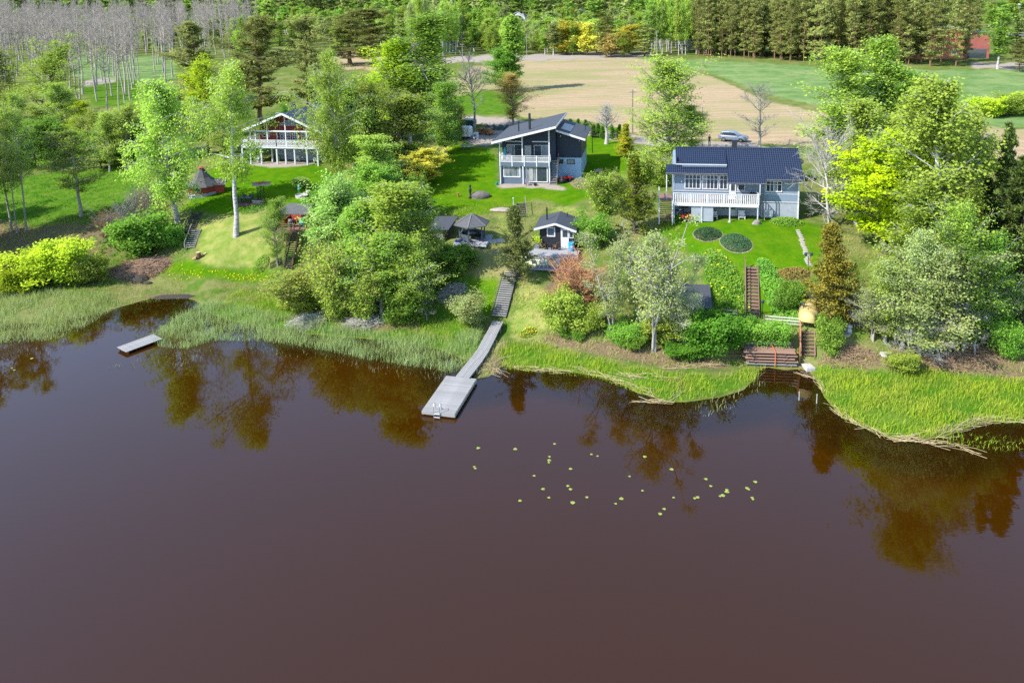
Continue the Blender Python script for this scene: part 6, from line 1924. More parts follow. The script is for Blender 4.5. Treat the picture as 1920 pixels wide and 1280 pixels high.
# ---------------------------------------------------------------- left garden
p = (-44.2, 107.6, gz(-44.2, 107.6))
q = thing('grill_hut', 'small red eight-sided hut with tall grey shingle roof', 'hut', p, .2)
oc = [(math.cos(k * math.pi / 4 + math.pi / 8), math.sin(k * math.pi / 4 + math.pi / 8)) for k in range(8)]
MB().prism([(2.0 * x, 2.0 * y) for x, y in oc], 'z', -.5, .3).build('plinth', PLINTH, q)
MB().prism([(1.95 * x, 1.95 * y) for x, y in oc], 'z', .3, 1.5).build('wall', REDPAINT, q)
V = [(2.5 * x, 2.5 * y, 1.25) for x, y in oc] + [(1.15 * x, 1.15 * y, 2.35) for x, y in oc] + [(.38 * x, .38 * y, 3.5) for x, y in oc]
MB().add(V, [(i * 8 + k, i * 8 + (k + 1) % 8, (i + 1) * 8 + (k + 1) % 8, (i + 1) * 8 + k) for i in range(2) for k in range(8)] + [tuple(range(7, -1, -1)), tuple(range(16, 24))]).build('roof', mat('grey_shingle', (.10, .10, .10), (.055, .055, .055), 6, .85, .5), q)
MB().lathe([(.5, 0), (.05, .22)], 8, (0, 0, 3.65)).tube([(0, 0, 3.4), (0, 0, 3.7)], .3, 8).build('smoke_cap', REDPAINT, q)
MB().box(1.5, 2.9, -.7, .7, -.4, 1.35).build('annex', REDPAINT, q)
slab_roof(q, 'annex_roof', [(1.2, 0, 2.0), (3.15, 0, 2.0), (3.15, -1.0, 1.25), (1.2, -1.0, 1.25)], .08, MATS['grey_shingle'], (1,))
slab_roof(q, 'annex_roof', [(1.2, .004, 2.0), (3.15, .004, 2.0), (3.15, 1.0, 1.25), (1.2, 1.0, 1.25)], .08, MATS['grey_shingle'], (1,))
w_ = thing('tmp', None, None)
bpy.data.objects.remove(w_)
wf = MB().box(-.42, .42, -.05, .05, .55, 1.25).build('window', WHITE, q)
wf.location, wf.rotation_euler = (1.87 * math.cos(-1.77), 1.87 * math.sin(-1.77), 0), (0, 0, -.2)
box('pane', GLASS, wf, -.33, .33, -.062, -.052, .63, 1.17)

P0, P1 = G(356, 468), G(369, 434)
s1 = thing('slope_steps', 'lower flight of dark slatted steps on the left slope', 'steps', V3(P0))
steps(s1, (0, 0, .15), tuple(P1 - P0 + np.array([0, 0, .2])), 1.15, 9, WOODGREY, depth=.22, stringer_m=WOODDARK)
d = Vector(tuple(P1 - P0))
MB().bar((-.62, 0, 1.0), d + Vector((-.62, 0, 1.0)), .05, .07).box(-.66, -.58, -.05, .05, -.3, 1.0).build('handrail', WOODGREY, s1)
P0, P1 = G(357, 430), G(371, 400)
s1 = thing('slope_steps', 'upper flight of dark slatted steps up to the red hut', 'steps', V3(P0))
steps(s1, (0, 0, .15), tuple(P1 - P0 + np.array([0, 0, .2])), 1.2, 9, WOODDARK, depth=.24, stringer_m=WOODDARK)
d = Vector(tuple(P1 - P0))
MB().bar((-.68, -.4, .8), d + Vector((-.68, 0, 1.0)), .05, .07).box(-.72, -.64, -.45, -.35, -.5, .85).build('handrail', WOODGREY, s1)
MB().box(-1.0, 1.6, -1.0, .0, -.05, .08).build('landing', WOODDARK, s1)

# deck hut with the long steps
p = G(556, 452)
O = np.array([p[0] - 2.5, p[1] + .6, p[2] + 1.5])
dh = thing('deck_hut', 'open red hut with grey felt roof on a raised deck on the slope', 'hut', tuple(O), RZ)
pm = MB().box(-.4, 4.4, 0, .17, -.06, 0).mesh('plank', DECKRED)
for i in range(17):
    part('plank', pm, dh, (0, -.9 + .18 * i, 0))
MB().box(-.42, 4.42, -.95, -.905, -.3, .01).build('edge_board', WOODBROWN, dh)
for x in (-.2, 1.4, 2.9, 4.2):
    for y in (-.7, 1.4):
        box('deck_post', WOODBROWN, dh, x, x + .13, y, y + .13, -2.3, -.065)
rl = rail(dh, (-.35, -.85, 0), (2.7, -.85, 0), .85, 3, DECKRED, 5, .09, mid=True)
rail(dh, (-.35, -.8, 0), (-.35, 1.9, 0), .85, 3, DECKRED, 5, .09, mid=True)
for x, y in ((.7, .35), (3.9, .35), (.7, 2.3), (3.9, 2.3)):
    box('hut_post', REDPAINT, dh, x - .07, x + .07, y - .07, y + .07, .0, 2.0)
MB().box(.7, 3.9, 2.3, 2.36, 0, 2.0).box(.63, .69, .45, 2.3, 0, 1.0).box(.7, 3.9, .3, .36, 1.72, 2.0).build('wall', REDPAINT, dh)
slab_roof(dh, 'roof', [(.1, -.3, 2.0), (4.6, -.3, 2.0), (4.3, 1.5, 2.85), (.9, 1.5, 2.85)], .1, FELT2)
slab_roof(dh, 'roof', [(.9, 1.504, 2.85), (4.3, 1.504, 2.85), (4.6, 3.2, 2.0), (.1, 3.2, 2.0)], .1, FELT2)
dh_at = lambda x, y, z: local(O, RZ, x, y, z)
table('dark round-backed table on the deck of the red hut', dh_at(2.2, 1.0, 0), RZ, BLACK, 1.2, .8)
chair('pale wicker chair on the deck of the red hut', dh_at(1.5, .7, 0), RZ + .4, mat('pale_canvas', (.46, .43, .36)))
q = thing('sun_shade', 'turquoise folded parasol leaning on the red hut deck', 'parasol', dh_at(3.3, .3, 0))
MB().lathe([(.25, .5), (.42, .8), (.3, 1.2), (.05, 1.5)], 10).tube([(0, 0, 0), (0, 0, 1.6)], .03, 6).build('shade_cloth', mat('turquoise_cloth', (.05, .35, .38), (.04, .28, .32), 3, .7), q)
P1 = np.array(dh_at(3.0, -.95, -.15))
P0 = G(540, 506)
ls = thing('long_steps', 'long dark wooden steps with handrails falling from the hut deck', 'steps', V3(P0))
d = Vector(tuple(P1 - P0))
steps(ls, (0, 0, .1), tuple(d), .95, 17, WOODDARK, depth=.24)
a = math.atan2(d.y, d.x) - math.pi / 2
s_ = Vector((math.cos(a), math.sin(a), 0))
for e in (-1, 1):
    o_ = s_ * e * .55
    hr = MB().bar(o_ + Vector((0, 0, .95)), d + o_ + Vector((0, 0, .95)), .05, .07).bar(o_ + Vector((0, 0, .5)), d + o_ + Vector((0, 0, .5)), .04, .06)
    for t in (0, .33, .66, 1):
        c = d * t + o_
        hr.bar(c + Vector((0, 0, -.3)), c + Vector((0, 0, .98)), .06)
    hr.build('handrail', WOODBROWN, ls)
P0, P1 = G(508, 504), G(528, 494)
d = Vector(tuple(P1 - P0))
fr = thing('picket_fence', 'short dark picket fence beside the foot of the long steps', 'fence', V3(P0))
pk = MB().box(-.04, .04, -.015, .015, -.2, .8).mesh('picket', WOODDARK)
for i in range(9):
    part('picket', pk, fr, d * (i / 8), (0, 0, math.atan2(d.y, d.x)))
for h in (.2, .6):
    MB().bar(Vector((0, .04, h)), d + Vector((0, .04, h)), .03, .06).build('rail', WOODDARK, fr)

# patio with dining set, arch and planter
p = G(474, 381)
q = thing('patio', 'reddish brown paved patio on the left lawn', 'patio', V3(p), -.1)
for i in range(7):
    for j in range(3):
        box('paving_tile', mat('brown_paver', (.16, .085, .065), (.11, .06, .05), 4, .85, .2, vary=.4), q, -2.4 + .68 * i, -1.73 + .68 * i, -1.2 + .9 * j, -.32 + .9 * j, -.15, .06 + .006 * ((i + j) % 3))
pz = p[2] + .075
table('black dining table on the patio under the white-stemmed birch', (p[0] - 1.0, p[1] + .1, pz), -.1, BLACK, 1.8, .9)
for i, (x, y, r, l) in enumerate([(-2.3, .1, 1.5, 'black garden chair at the left end of the patio table'), (-1.5, .9, 0, 'black garden chair at the back left of the patio table'), (-.6, .9, 0, 'black garden chair at the back right of the patio table'), (.4, .2, -1.5, 'black garden chair at the right end of the patio table')]):
    chair(l, (p[0] + x, p[1] + y, pz), r, BLACK)
a_ = G(464, 372)
q = thing('garden_arch', 'thin dark metal arch with climbing trellis behind the patio', 'arch', V3(a_))
ar = MB()
for x0 in (-2.2, 1.4):
    ar.bar((x0, 0, 0), (x0, 0, 2.0), .04).bar((x0 + .7, 0, 0), (x0 + .7, 0, 2.0), .04)
    for z in np.arange(.2, 2.0, .3):
        ar.bar((x0, 0, z), (x0 + .7, 0, z + .28), .025).bar((x0 + .7, 0, z), (x0, 0, z + .28), .025)
ar.tube([(-1.5 + 2.9 * t, 0, 2.0 + .55 * math.sin(math.pi * t)) for t in np.linspace(0, 1, 9)], .025, 5).build('arch_frame', BLACK, q)
p = G(492, 372)
q = thing('flower_stand', 'square raised tray of soil with orange flowers on thin legs', 'planter', V3(p), .3)
MB().box(-1.2, 1.2, -.8, .8, 2.0, 2.12).build('tray', mat('dry_soil', (.30, .24, .14)), q)
MB().box(-1.24, 1.24, -.84, -.805, 1.96, 2.16).box(-1.24, 1.24, .805, .84, 1.96, 2.16).build('tray_rim', WOODGREY, q)
for x, y in ((-.25, -.2), (.25, -.2), (.25, .2), (-.25, .2)):
    MB().bar((x, y, 0), (x * .8, y * .8, 2.0), .05).build('leg', BLACK, q)
v, f = leaves(np.random.default_rng(3).normal(size=(160, 3)) * np.array([.45, .3, .08]) + np.array([-.2, .2, 2.2]), .16, np.random.default_rng(4))
tag(link('flowers', mesh_np('flowers', v, [f], REDF, np.random.default_rng(1).uniform(size=len(v))), q), kind='stuff')
p = G(484, 381)
q = thing('stone_grill', 'low brick garden grill with pale stones right of the patio', 'grill', V3(p), -.1)
for i in range(5):
    for j in range(3):
        box('brick', mat('pale_brick', (.38, .34, .33), (.24, .12, .10), 3, .9, .2, vary=.5), q, -.75 + .3 * i + .15 * (j % 2), -.47 + .3 * i + .15 * (j % 2), -.3, .3, .16 * j, .16 * j + .145)
box('grill_plate', BLACK, q, -.6, .6, -.25, .25, .49, .53)
p = G(566, 369)
q = thing('stone_planter', 'low pale round stone planter with small white ball', 'planter', V3(p))
MB().lathe([(.85, -.1), (.9, .28), (.78, .3), (.7, .2)], 16).build('planter_ring', CONCRETE, q)
MB().lathe([(.05, 0), (.24, .12), (.28, .3), (.2, .48), (.03, .55)], 10, (.75, .3, .3)).build('stone_ball', CONCRETE, q)
q = thing('garden_gnome', 'thin turquoise garden ornament standing in the stone planter', 'ornament', V3(p, .25))
MB().tube([(-.4, .2, 0), (-.4, .2, .9)], .03, 5).lathe([(.02, .8), (.16, 1.0), (.12, 1.3), (.02, 1.4)], 7, (-.4, .2, 0)).build('ornament_body', mat('turquoise_cloth', (.05, .35, .38)), q)
p = G(372, 484)
q = thing('tree_stump', 'sawn pale tree stump with loose split wood on the left shore', 'stump', V3(p))
MB().tube([(0, 0, -.2), (0, 0, .1), (.02, 0, .75)], [.5, .34, .28], 10).build('stump_body', BK_PINE, q)
MB().lathe([(.27, 0), (.27, .01)], 10, (.02, 0, .752)).build('cut_face', mat('fresh_wood', (.58, .42, .22), (.48, .33, .16), 6, .8), q)
MB().bar((.3, .2, .3), (.8, .5, .45), .25, .12).bar((-.6, -.3, .05), (-.1, -.35, .3), .2, .1).build('split_wood', MATS['fresh_wood'], q)
rock('dirt_mound', 'small dark heap of soil below the twig pile', G(262, 526), (1.3, .8, .55), mat('dark_soil', (.05, .04, .032), (.03, .025, .02), 5, .95, .6), 8, 'soil heap')
rock('dirt_mound', 'smaller dark soil lump right of the dark heap', G(276, 532), (.55, .4, .25), MATS['dark_soil'], 9, 'soil heap')


def sticks(name, label, px, py, rx, ry, h, n, m, L=(.8, 2.0), r=.03, seed=1, cat='pile', mound=None):
    p = G(px, py)
    rg = np.random.default_rng(seed)
    rr = np.sqrt(rg.uniform(0, 1, n))
    a = rg.uniform(0, 6.283, n)
    x, y = rx * rr * np.cos(a), ry * rr * np.sin(a)
    g = height(p[0] + x, p[1] + y) - p[2]
    z = g + h * (1 - rr ** 2) * rg.uniform(.75, 1.15, n) + .04
    th = rg.uniform(0, 3.14, n)
    LL = rg.uniform(*L, n)
    D = np.stack([np.cos(th), np.sin(th), rg.normal(size=n) * .22], -1) * LL[:, None] / 2
    C = np.stack([x, y, z], -1)
    P = np.stack([C - D, C + D * .1 + rg.normal(size=(n, 3)) * .06, C + D], 1)
    v, f = tubes(P, np.ones((n, 3)) * r * rg.uniform(.5, 1.3, n)[:, None], 3)
    q = thing(name, label, cat, V3(p))
    tag(link('twigs', mesh_np('twigs', v, [f], m), q), kind='stuff')
    if mound:
        V = [(0, 0, h * .9)]
        for k, s in enumerate((.4, .75, 1.0)):
            for t in np.linspace(0, 6.283, 17)[:-1]:
                u, w = rx * s * math.cos(t), ry * s * math.sin(t)
                V.append((u, w, gz(p[0] + u, p[1] + w) - p[2] + h * .9 * (1 - s ** 2) - (.1 if k == 2 else 0)))
        Fs = [(0, 1 + k, 1 + (k + 1) % 16) for k in range(16)] + [(1 + i * 16 + k, 1 + i * 16 + (k + 1) % 16, 17 + i * 16 + (k + 1) % 16, 17 + i * 16 + k) for i in range(2) for k in range(16)]
        MB().add(V, Fs).build('mound', mound, q, smooth=True)
    return q


TWIG = mat('cut_twig', (.40, .26, .17), (.26, .16, .105), 1.2, .9, vary=.3)
sticks('twig_pile', 'large heap of cut brown twigs between the willow bushes and the lawn', 262, 506, 3.6, 2.6, .8, 1500, TWIG, (.7, 2.0), .022, 2, 'twig pile', mat('dead_grass_mound', (.30, .20, .13), (.20, .135, .085), 2.5, .95, .5))
sticks('branch_heap', 'grey heap of dead branches at the reed edge under the willow bushes', 575, 606, 1.8, 1.3, .6, 420, BK_PALE, (.7, 1.9), .02, 3, 'branches')
sticks('branch_heap', 'grey dead branches lying under the birch clump', 682, 606, 1.9, 1.0, .5, 380, BK_PALE, (.6, 1.8), .018, 4, 'branches')
sticks('branch_heap', 'grey dead twigs on the bank right of the dead fallen tree', 848, 552, 1.5, 1.3, .4, 300, BK_PALE, (.6, 1.5), .016, 5, 'branches')
sticks('branch_heap', 'dry brown twigs in the soil at the right end of the shore', 1800, 672, 3.2, 1.4, .3, 420, TWIG, (.6, 1.6), .016, 6, 'branches')
sticks('branch_heap', 'dry twigs and roots on the bare ground right of the lower steps', 1590, 668, 2.4, 1.0, .3, 300, TWIG, (.4, 1.2), .016, 7, 'branches')
q = thing('mud_bank', 'dark muddy edge at the end of the brown inlet', 'mud', V3(G(325, 557)))
MB().add([(-2.8, -.25, .02), (-1.4, .2, .2), (0, .25, .26), (1.6, .2, .25), (3.0, -.1, .04), (2.0, -.6, .0), (0, -.55, .02), (-1.6, -.6, .0), (0, -.15, .22)], [(8, i, (i + 1) % 8) for i in range(8)]).build('mud_body', MATS['dark_soil'], q)

# ---------------------------------------------------------------- yard, road, vehicles
p = G(868, 262)
q = thing('box_trailer', 'white closed box trailer parked beside the tall bright birch', 'trailer', V3(p), RZ)
MB().prism([(-.9, .55), (.9, .55), (.9, 2.0), (.75, 2.25), (-.9, 2.25)], 'y', -.02, 1.9).build('body', WHITE, q)
KIDS[q.name][-1].matrix_local = Matrix.Diagonal((1.55, 1, 1, 1))
MB().box(-1.4, 1.4, .0, 1.85, .42, .54).build('chassis', BLACK, q)
wm = MB().tube([(0, -.1, 0), (0, .1, 0)], .3, 14).mesh('wheel', BLACK)
for x in (-.35, .4):
    part('wheel', wm, q, (x, .02, .28))
    part('wheel', wm, q, (x, 1.9, .28))
MB().bar((1.4, .9, .48), (2.5, .9, .45), .1).build('drawbar', STEEL, q)
MB().box(.72, .92, -.05, -.022, .8, 1.9).build('side_panel', mat('rusty_panel', (.35, .22, .18), (.45, .42, .42), 3, .7), q)
q = thing('storage_box', 'white and blue box with red lamp next to the white trailer', 'box', local(V3(p), RZ, 2.35, .3, 0), RZ)
MB().box(-.4, .4, -.3, .5, .0, 1.25).build('box_body', WHITE2, q)
box('red_lamp', mat('red_lamp', (.45, .03, .02), None, 4, .4), q, -.2, .1, -.33, -.302, .1, .4)
box('blue_lid', mat('blue_panel', (.05, .12, .25), None, 4, .5), q, -.34, .1, -.325, -.302, .6, .95)
p = G(876, 240)
q = thing('covered_trailer', 'low trailer with dark green cover behind the white trailer', 'trailer', V3(p), RZ)
MB().prism([(-1.3, .5), (1.3, .5), (1.3, 1.3), (1.0, 1.5), (-1.0, 1.5), (-1.3, 1.3)], 'y', 0, 2.6).build('cover', mat('dark_green_cover', (.03, .055, .05), (.02, .04, .036), 2, .5, .2), q)
part('wheel', wm, q, (0, .0, .28))
part('wheel', wm, q, (0, 2.6, .28))
p = G(908, 253)
lg = MB().tube([(0, 0, 0), (1, 0, 0)], .17, 8).mesh('log', WOODBROWN)
q = thing('log_pile', 'rust-brown pile of firewood logs beside the gravel yard', 'log pile', V3(p), 1.0)
BRK = mat('log_orange', (.42, .22, .09), (.26, .13, .06), 2, .9, .3, vary=.5)
lg.materials[0] = BRK
for i in range(34):
    k = i % 9
    r_ = i // 9
    part('log', lg, q, (random.uniform(-.4, .4), -1.6 + .36 * k + .18 * r_, .15 + .3 * r_), (0, random.uniform(-.1, .1), random.uniform(-.35, .35)), (random.uniform(1.0, 1.5), 1, 1))
p = G(933, 243)
q = thing('covered_woodpile', 'long wood stack under a dark green tarpaulin at the road', 'tarpaulin', V3(p), -.15)
V = []
for i in range(13):
    t = i / 12
    for k in range(6):
        a = math.pi * k / 5
        V.append((-2.4 + 4.8 * t + .1 * math.sin(k * 2 + i), .9 * math.cos(a), (.85 + .2 * math.sin(i * 1.9)) * math.sin(a) ** .7))
MB().add(V, [(i * 6 + k, i * 6 + k + 1, (i + 1) * 6 + k + 1, (i + 1) * 6 + k) for i in range(12) for k in range(5)] + [tuple(range(6)), tuple(range(77, 71, -1))]).build('cover', MATS['dark_green_cover'], q)
for i in range(5):
    MB().tube([(-2.2 + i, .5, .1), (-2.2 + i, -.98, .1)], .13, 7).build('log', WOODGREY, q)
p = G(876, 279)
q = thing('picnic_bench', 'weathered picnic table on the lawn below the white trailer', 'table', V3(p), .1)
MB().box(-1.0, 1.0, -.4, .4, .68, .74).build('tabletop', WOODGREY, q)
MB().box(-1.0, 1.0, -.95, -.65, .4, .45).build('bench', WOODGREY, q)
MB().box(-1.0, 1.0, .65, .95, .4, .45).build('bench', WOODGREY, q)
for x in (-.7, .7):
    MB().bar((x, -.8, 0), (x, -.2, .68), .08).bar((x, .8, 0), (x, .2, .68), .08).bar((x, -.85, .38), (x, .85, .38), .06).build('leg_frame', WOODGREY, q)


def suv(label, p, rz, paint, name='parked_car'):
    q = thing(name, label, 'car', p, rz)
    # x forward; lofted body from cross sections
    def loft(S, m, nm, parent, smooth=False):
        V, n = [], len(S[0][1])
        for x, ring in S:
            V += [(x, y, z) for y, z in ring]
        Fs = [(i * n + k, i * n + (k + 1) % n, (i + 1) * n + (k + 1) % n, (i + 1) * n + k) for i in range(len(S) - 1) for k in range(n)]
        Fs += [tuple(range(n)), tuple(range(len(S) * n - 1, (len(S) - 1) * n - 1, -1))]
        return MB().add(V, Fs).build(nm, m, parent, smooth)

    def ring(w, z0, z1, r=.12):
        return [(-w, z0 + r), (-w * .94, z0), (w * .94, z0), (w, z0 + r), (w, z1 - r), (w * .9, z1), (-w * .9, z1), (-w, z1 - r)]
    body = loft([(-2.35, ring(.78, .5, .9)), (-2.2, ring(.9, .35, 1.05)), (-1.2, ring(.94, .3, 1.08)), (.6, ring(.94, .28, 1.05)), (1.5, ring(.93, .3, 1.0)), (2.15, ring(.86, .34, .9)), (2.38, ring(.72, .42, .74))], paint, 'body', q, True)
    loft([(-2.12, ring(.78, .95, 1.1, .05)), (-1.75, ring(.74, 1.0, 1.62, .1)), (-.6, ring(.73, 1.0, 1.7, .1)), (.2, ring(.72, 1.0, 1.66, .1)), (1.15, ring(.78, .95, 1.08, .05))], paint, 'cabin', q)
    for s in (-1, 1):
        MB().prism([(-1.75, 1.12), (.85, 1.1), (.25, 1.52), (-1.5, 1.52)], 'y', s * .775, s * .765).build('side_window', GLASS, q)
        lm_ = MB().box(2.05, 2.3, s * .55 - .16, s * .55 + .16, .68, .8).build('headlight', mat('lamp_glass', (.6, .62, .65), None, 4, .15), q)
        MB().box(-2.37, -2.2, s * .68 - .12, s * .68 + .12, .82, 1.02).build('tail_light', mat('red_lamp', (.45, .03, .02)), q)
        MB().box(.75, .95, s * .96 - .08, s * .96 + .08, 1.05, 1.18).build('mirror', paint, q)
        MB().bar((-1.6, s * .6, 1.72), (.1, s * .6, 1.72), .04).build('roof_rail', STEEL, q)
    MB().add([(.32, -.6, 1.585), (.32, .6, 1.585), (1.12, .68, 1.12), (1.12, -.68, 1.12)], [(0, 1, 2, 3)]).build('windscreen', GLASS, q)
    MB().add([(-1.82, -.6, 1.58), (-1.82, .6, 1.58), (-2.13, .66, 1.12), (-2.13, -.66, 1.12)], [(3, 2, 1, 0)]).build('rear_window', GLASS, q)
    for x in (-1.4, 1.42):
        for y in (-.86, .86):
            w = MB().tube([(x, y - .11, .35), (x, y + .11, .35)], .35, 16).build('wheel', BLACK, q)
            MB().tube([(x, y - .115, .35), (x, y + .115, .35)], .2, 10).build('rim', STEEL, w)
    return q


SILVER = mat('silver_blue_paint', (.20, .23, .275), (.18, .21, .25), 1, .28, 0, metal=.35, spec=.6)
cp = np.array([37.0, 127.6])
suv('silver-grey estate car parked on the gravel behind the grey house', (cp[0], cp[1], gz(*cp) + .02), math.radians(-29), SILVER)


def person(label, p, rz, jacket, trousers):
    """standing figure: one body grown from a jointed skeleton, hair as its own part"""
    q = thing('person', label, 'person', p, rz)
    J = {'pelvis': (0, 0, .93, .15, .11), 'waist': (0, 0, 1.1, .14, .1), 'chest': (0, .01, 1.33, .17, .12), 'neck': (0, 0, 1.5, .06, .06), 'chin': (0, -.02, 1.58, .075, .08), 'skull': (0, 0, 1.69, .085, .1), 'crown': (0, .01, 1.75, .05, .06)}
    E = [('pelvis', 'waist'), ('waist', 'chest'), ('chest', 'neck'), ('neck', 'chin'), ('chin', 'skull'), ('skull', 'crown')]
    for s, n in ((-1, 'l'), (1, 'r')):
        J.update({'sh' + n: (s * .2, 0, 1.43, .07, .07), 'el' + n: (s * .27, .02, 1.14, .05, .05), 'wr' + n: (s * .2, -.16, 1.0 + .04 * s, .035, .035), 'ha' + n: (s * .15, -.24, 1.02 + .04 * s, .03, .045),
                  'hi' + n: (s * .1, 0, .86, .1, .1), 'kn' + n: (s * .12, -.02, .48, .06, .065), 'an' + n: (s * .13, .02, .09, .045, .05), 'to' + n: (s * .14, -.15, .04, .045, .035)})
        E += [('chest', 'sh' + n), ('sh' + n, 'el' + n), ('el' + n, 'wr' + n), ('wr' + n, 'ha' + n), ('pelvis', 'hi' + n), ('hi' + n, 'kn' + n), ('kn' + n, 'an' + n), ('an' + n, 'to' + n)]
    ks = list(J)
    me = bpy.data.meshes.new('body')
    me.from_pydata([J[k][:3] for k in ks], [(ks.index(a), ks.index(b)) for a, b in E], [])
    o = link('body', me, q)
    m1 = o.modifiers.new('skin', 'SKIN')
    for i, k in enumerate(ks):
        me.skin_vertices[0].data[i].radius = J[k][3:5]
        me.skin_vertices[0].data[i].use_root = k == 'pelvis'
    o.modifiers.new('sub', 'SUBSURF').levels = 1
    dg = bpy.context.evaluated_depsgraph_get()
    dg.update()
    ev = bpy.data.meshes.new_from_object(o.evaluated_get(dg))
    o.modifiers.clear()
    o.data = ev
    ev.materials.clear()
    SKINM = mat('skin', (.45, .27, .19), (.42, .25, .17), 4, .6)
    for m in (jacket, trousers, SKINM, BLACK):
        ev.materials.append(m)
    for f in ev.polygons:
        c = f.center
        f.material_index = 2 if (c.z > 1.53 or (c.y < -.19 and .9 < c.z < 1.2)) else 3 if c.z < .1 else 1 if c.z < .92 else 0
    MB().lathe([(.1, 0), (.112, .06), (.09, .13), (.03, .16)], 10, (0, .02, 1.66)).build('hair', mat('dark_hair', (.03, .022, .018), None, 6, .7), q, True)
    return q


person('person in black jacket and dark trousers standing by the car with raised hands', V3(G(1330, 273)), .2, BLACK, mat('dark_trousers', (.03, .03, .035), None, 5, .8))

p = np.array([36.6, 101.5, gz(36.6, 101.5)])
q = thing('cone_roof_hut', 'grey pointed roof of a small hut behind the ridge of the grey house', 'hut', V3(p))
n6 = [(math.cos(k * math.pi / 3), math.sin(k * math.pi / 3)) for k in range(6)]
MB().prism([(1.7 * x, 1.7 * y) for x, y in n6], 'z', -.3, 2.6).build('wall', WOODDARK, q)
MB().add([(2.4 * x, 2.4 * y, 2.5) for x, y in n6] + [(0, 0, 4.4)] + [(2.4 * x, 2.4 * y, 2.4) for x, y in n6], [(k, (k + 1) % 6, 6) for k in range(6)] + [(k, 7 + k, 7 + (k + 1) % 6, (k + 1) % 6) for k in range(6)] + [tuple(range(12, 6, -1))]).build('roof', FELT2, q)
sh = shed('garden_shed', 'small shed with white gable boards behind the left end of the grey house', G(1230, 340), RZ, 2.6, 2.6, 2.0, .55, BLUEGREY, FELT2)
MB().box(.9, 1.7, -.05, -.002, .0, 1.8).build('door', WHITE, sh)

# quad, patio and small things at the navy house
NH = (-1.9, 107.3, 7)


def at_nh(x, y):
    c = local(NH, RZ, x, y, 0)
    return (c[0], c[1], gz(c[0], c[1]))


q = thing('quad_bike', 'red and black quad bike in the shade right of the house steps', 'quad bike', at_nh(9.3, 1.4), .5)
tr_ = MB().tube([(0, -.12, 0), (0, .12, 0)], .3, 14).mesh('wheel', BLACK)
for x in (-.6, .6):
    for y in (-.42, .42):
        part('wheel', tr_, q, (x, y, .3))
MB().prism([(-.8, .45), (-.85, .75), (-.3, .82), (.1, .6), (.35, .8), (.85, .7), (.8, .45)], 'y', -.2, .2).build('body', mat('red_lacquer', (.40, .025, .02), None, 5, .35), q)
MB().box(-.95, -.35, -.5, .5, .66, .72).box(.35, .9, -.5, .5, .62, .68).build('mudguard', MATS['red_lacquer'], q)
MB().bar((.3, 0, .75), (.15, 0, 1.05), .05).bar((.15, -.35, 1.05), (.15, .35, 1.05), .04).build('handlebar', BLACK, q)
box('saddle', BLACK, q, -.45, .1, -.16, .16, .8, .9)
q = thing('garden_bag', 'black sack leaning by the quad bike', 'sack', at_nh(8.8, .6))
MB().lathe([(.3, -.05), (.4, .2), (.36, .6), (.15, .8), (.2, .9)], 9).build('sack_body', BLACK, q, True)
chair('grey garden chair before the glass doors of the navy house', at_nh(4.1, -.7), .3, mat('grey_metal', (.25, .26, .28), None, 4, .5))
q = thing('flower_pot', 'small dark pot before the middle of the navy house', 'pot', at_nh(5.2, -.8))
MB().lathe([(.18, 0), (.25, .35), (.2, .35)], 10).build('pot_body', BLACK, q)
q = thing('watering_can', 'green watering can at the left corner of the navy house', 'watering can', at_nh(-.4, -.3))
MB().lathe([(.2, 0), (.2, .4), (.12, .45)], 10).tube([(.18, 0, .1), (.45, 0, .5)], .03, 6).tube([(-.18, 0, .1), (-.3, 0, .3), (-.15, 0, .5)], .02, 5).build('can_body', mat('green_plastic', (.02, .22, .10), None, 4, .4), q)
q = thing('deck_parasol', 'folded white and turquoise parasol at the left end of the navy balcony', 'parasol', local(NH, RZ, .6, 1.0, 3.06))
MB().tube([(0, 0, 0), (0, 0, 2.0)], .03, 6).lathe([(.04, .7), (.2, .9), (.14, 1.9), (.02, 2.05)], 8).build('canopy', mat('turquoise_cloth', (.05, .35, .38)), q)
chair('white chair at the left end of the navy balcony', local(NH, RZ, 1.1, 1.2, 3.06), -.4, WHITE)
# balcony and terrace furniture of the grey house
GH = (18.38, 86.59, 7)
WIC = mat('brown_wicker', (.22, .12, .08), (.15, .08, .055), 6, .7, .3)
chair('grey cushioned chair at the left end of the long white balcony', local(GH, RZ, .9, 1.2, 2.1), .6, WIC, .6, .9)
table('long brown table on the long white balcony', local(GH, RZ, 4.1, 1.2, 2.1), RZ, WIC, 2.4, .8)
chair('brown chair at the right end of the balcony table', local(GH, RZ, 5.7, 1.2, 2.1), RZ - 1.4, WIC, .6, .95)
table('low brown table near the balcony door', local(GH, RZ, 7.3, 1.1, 2.1), RZ, WIC, 1.0, .7, .6)
q = thing('covered_grill', 'black covered grill at the right end of the long balcony', 'grill', local(GH, RZ, 8.9, 1.3, 2.1), RZ)
MB().prism([(-.4, 0), (.4, 0), (.38, .9), (.2, 1.1), (-.2, 1.1), (-.38, .9)], 'y', -.3, .3).build('cover', BLACK, q)
chair('white wicker armchair under the right half of the balcony', local(GH, RZ, 7.7, 1.0, 0.0), RZ, WHITE, .7, 1.1)
chair('white plastic chair half hidden by the screen under the balcony', local(GH, RZ, 4.7, 1.0, 0.0), RZ, WHITE, .55, .9)
q = thing('shelf_unit', 'dark shelf with white boxes under the left end of the balcony', 'shelf', local(GH, RZ, .6, 1.6, 0), RZ)
for z in (.3, .8, 1.3):
    box('shelf_board', BLACK, q, -.4, .6, -.2, .2, z, z + .04)
for x in (-.4, .56):
    box('upright', BLACK, q, x, x + .05, -.2, .2, -.1, 1.5)
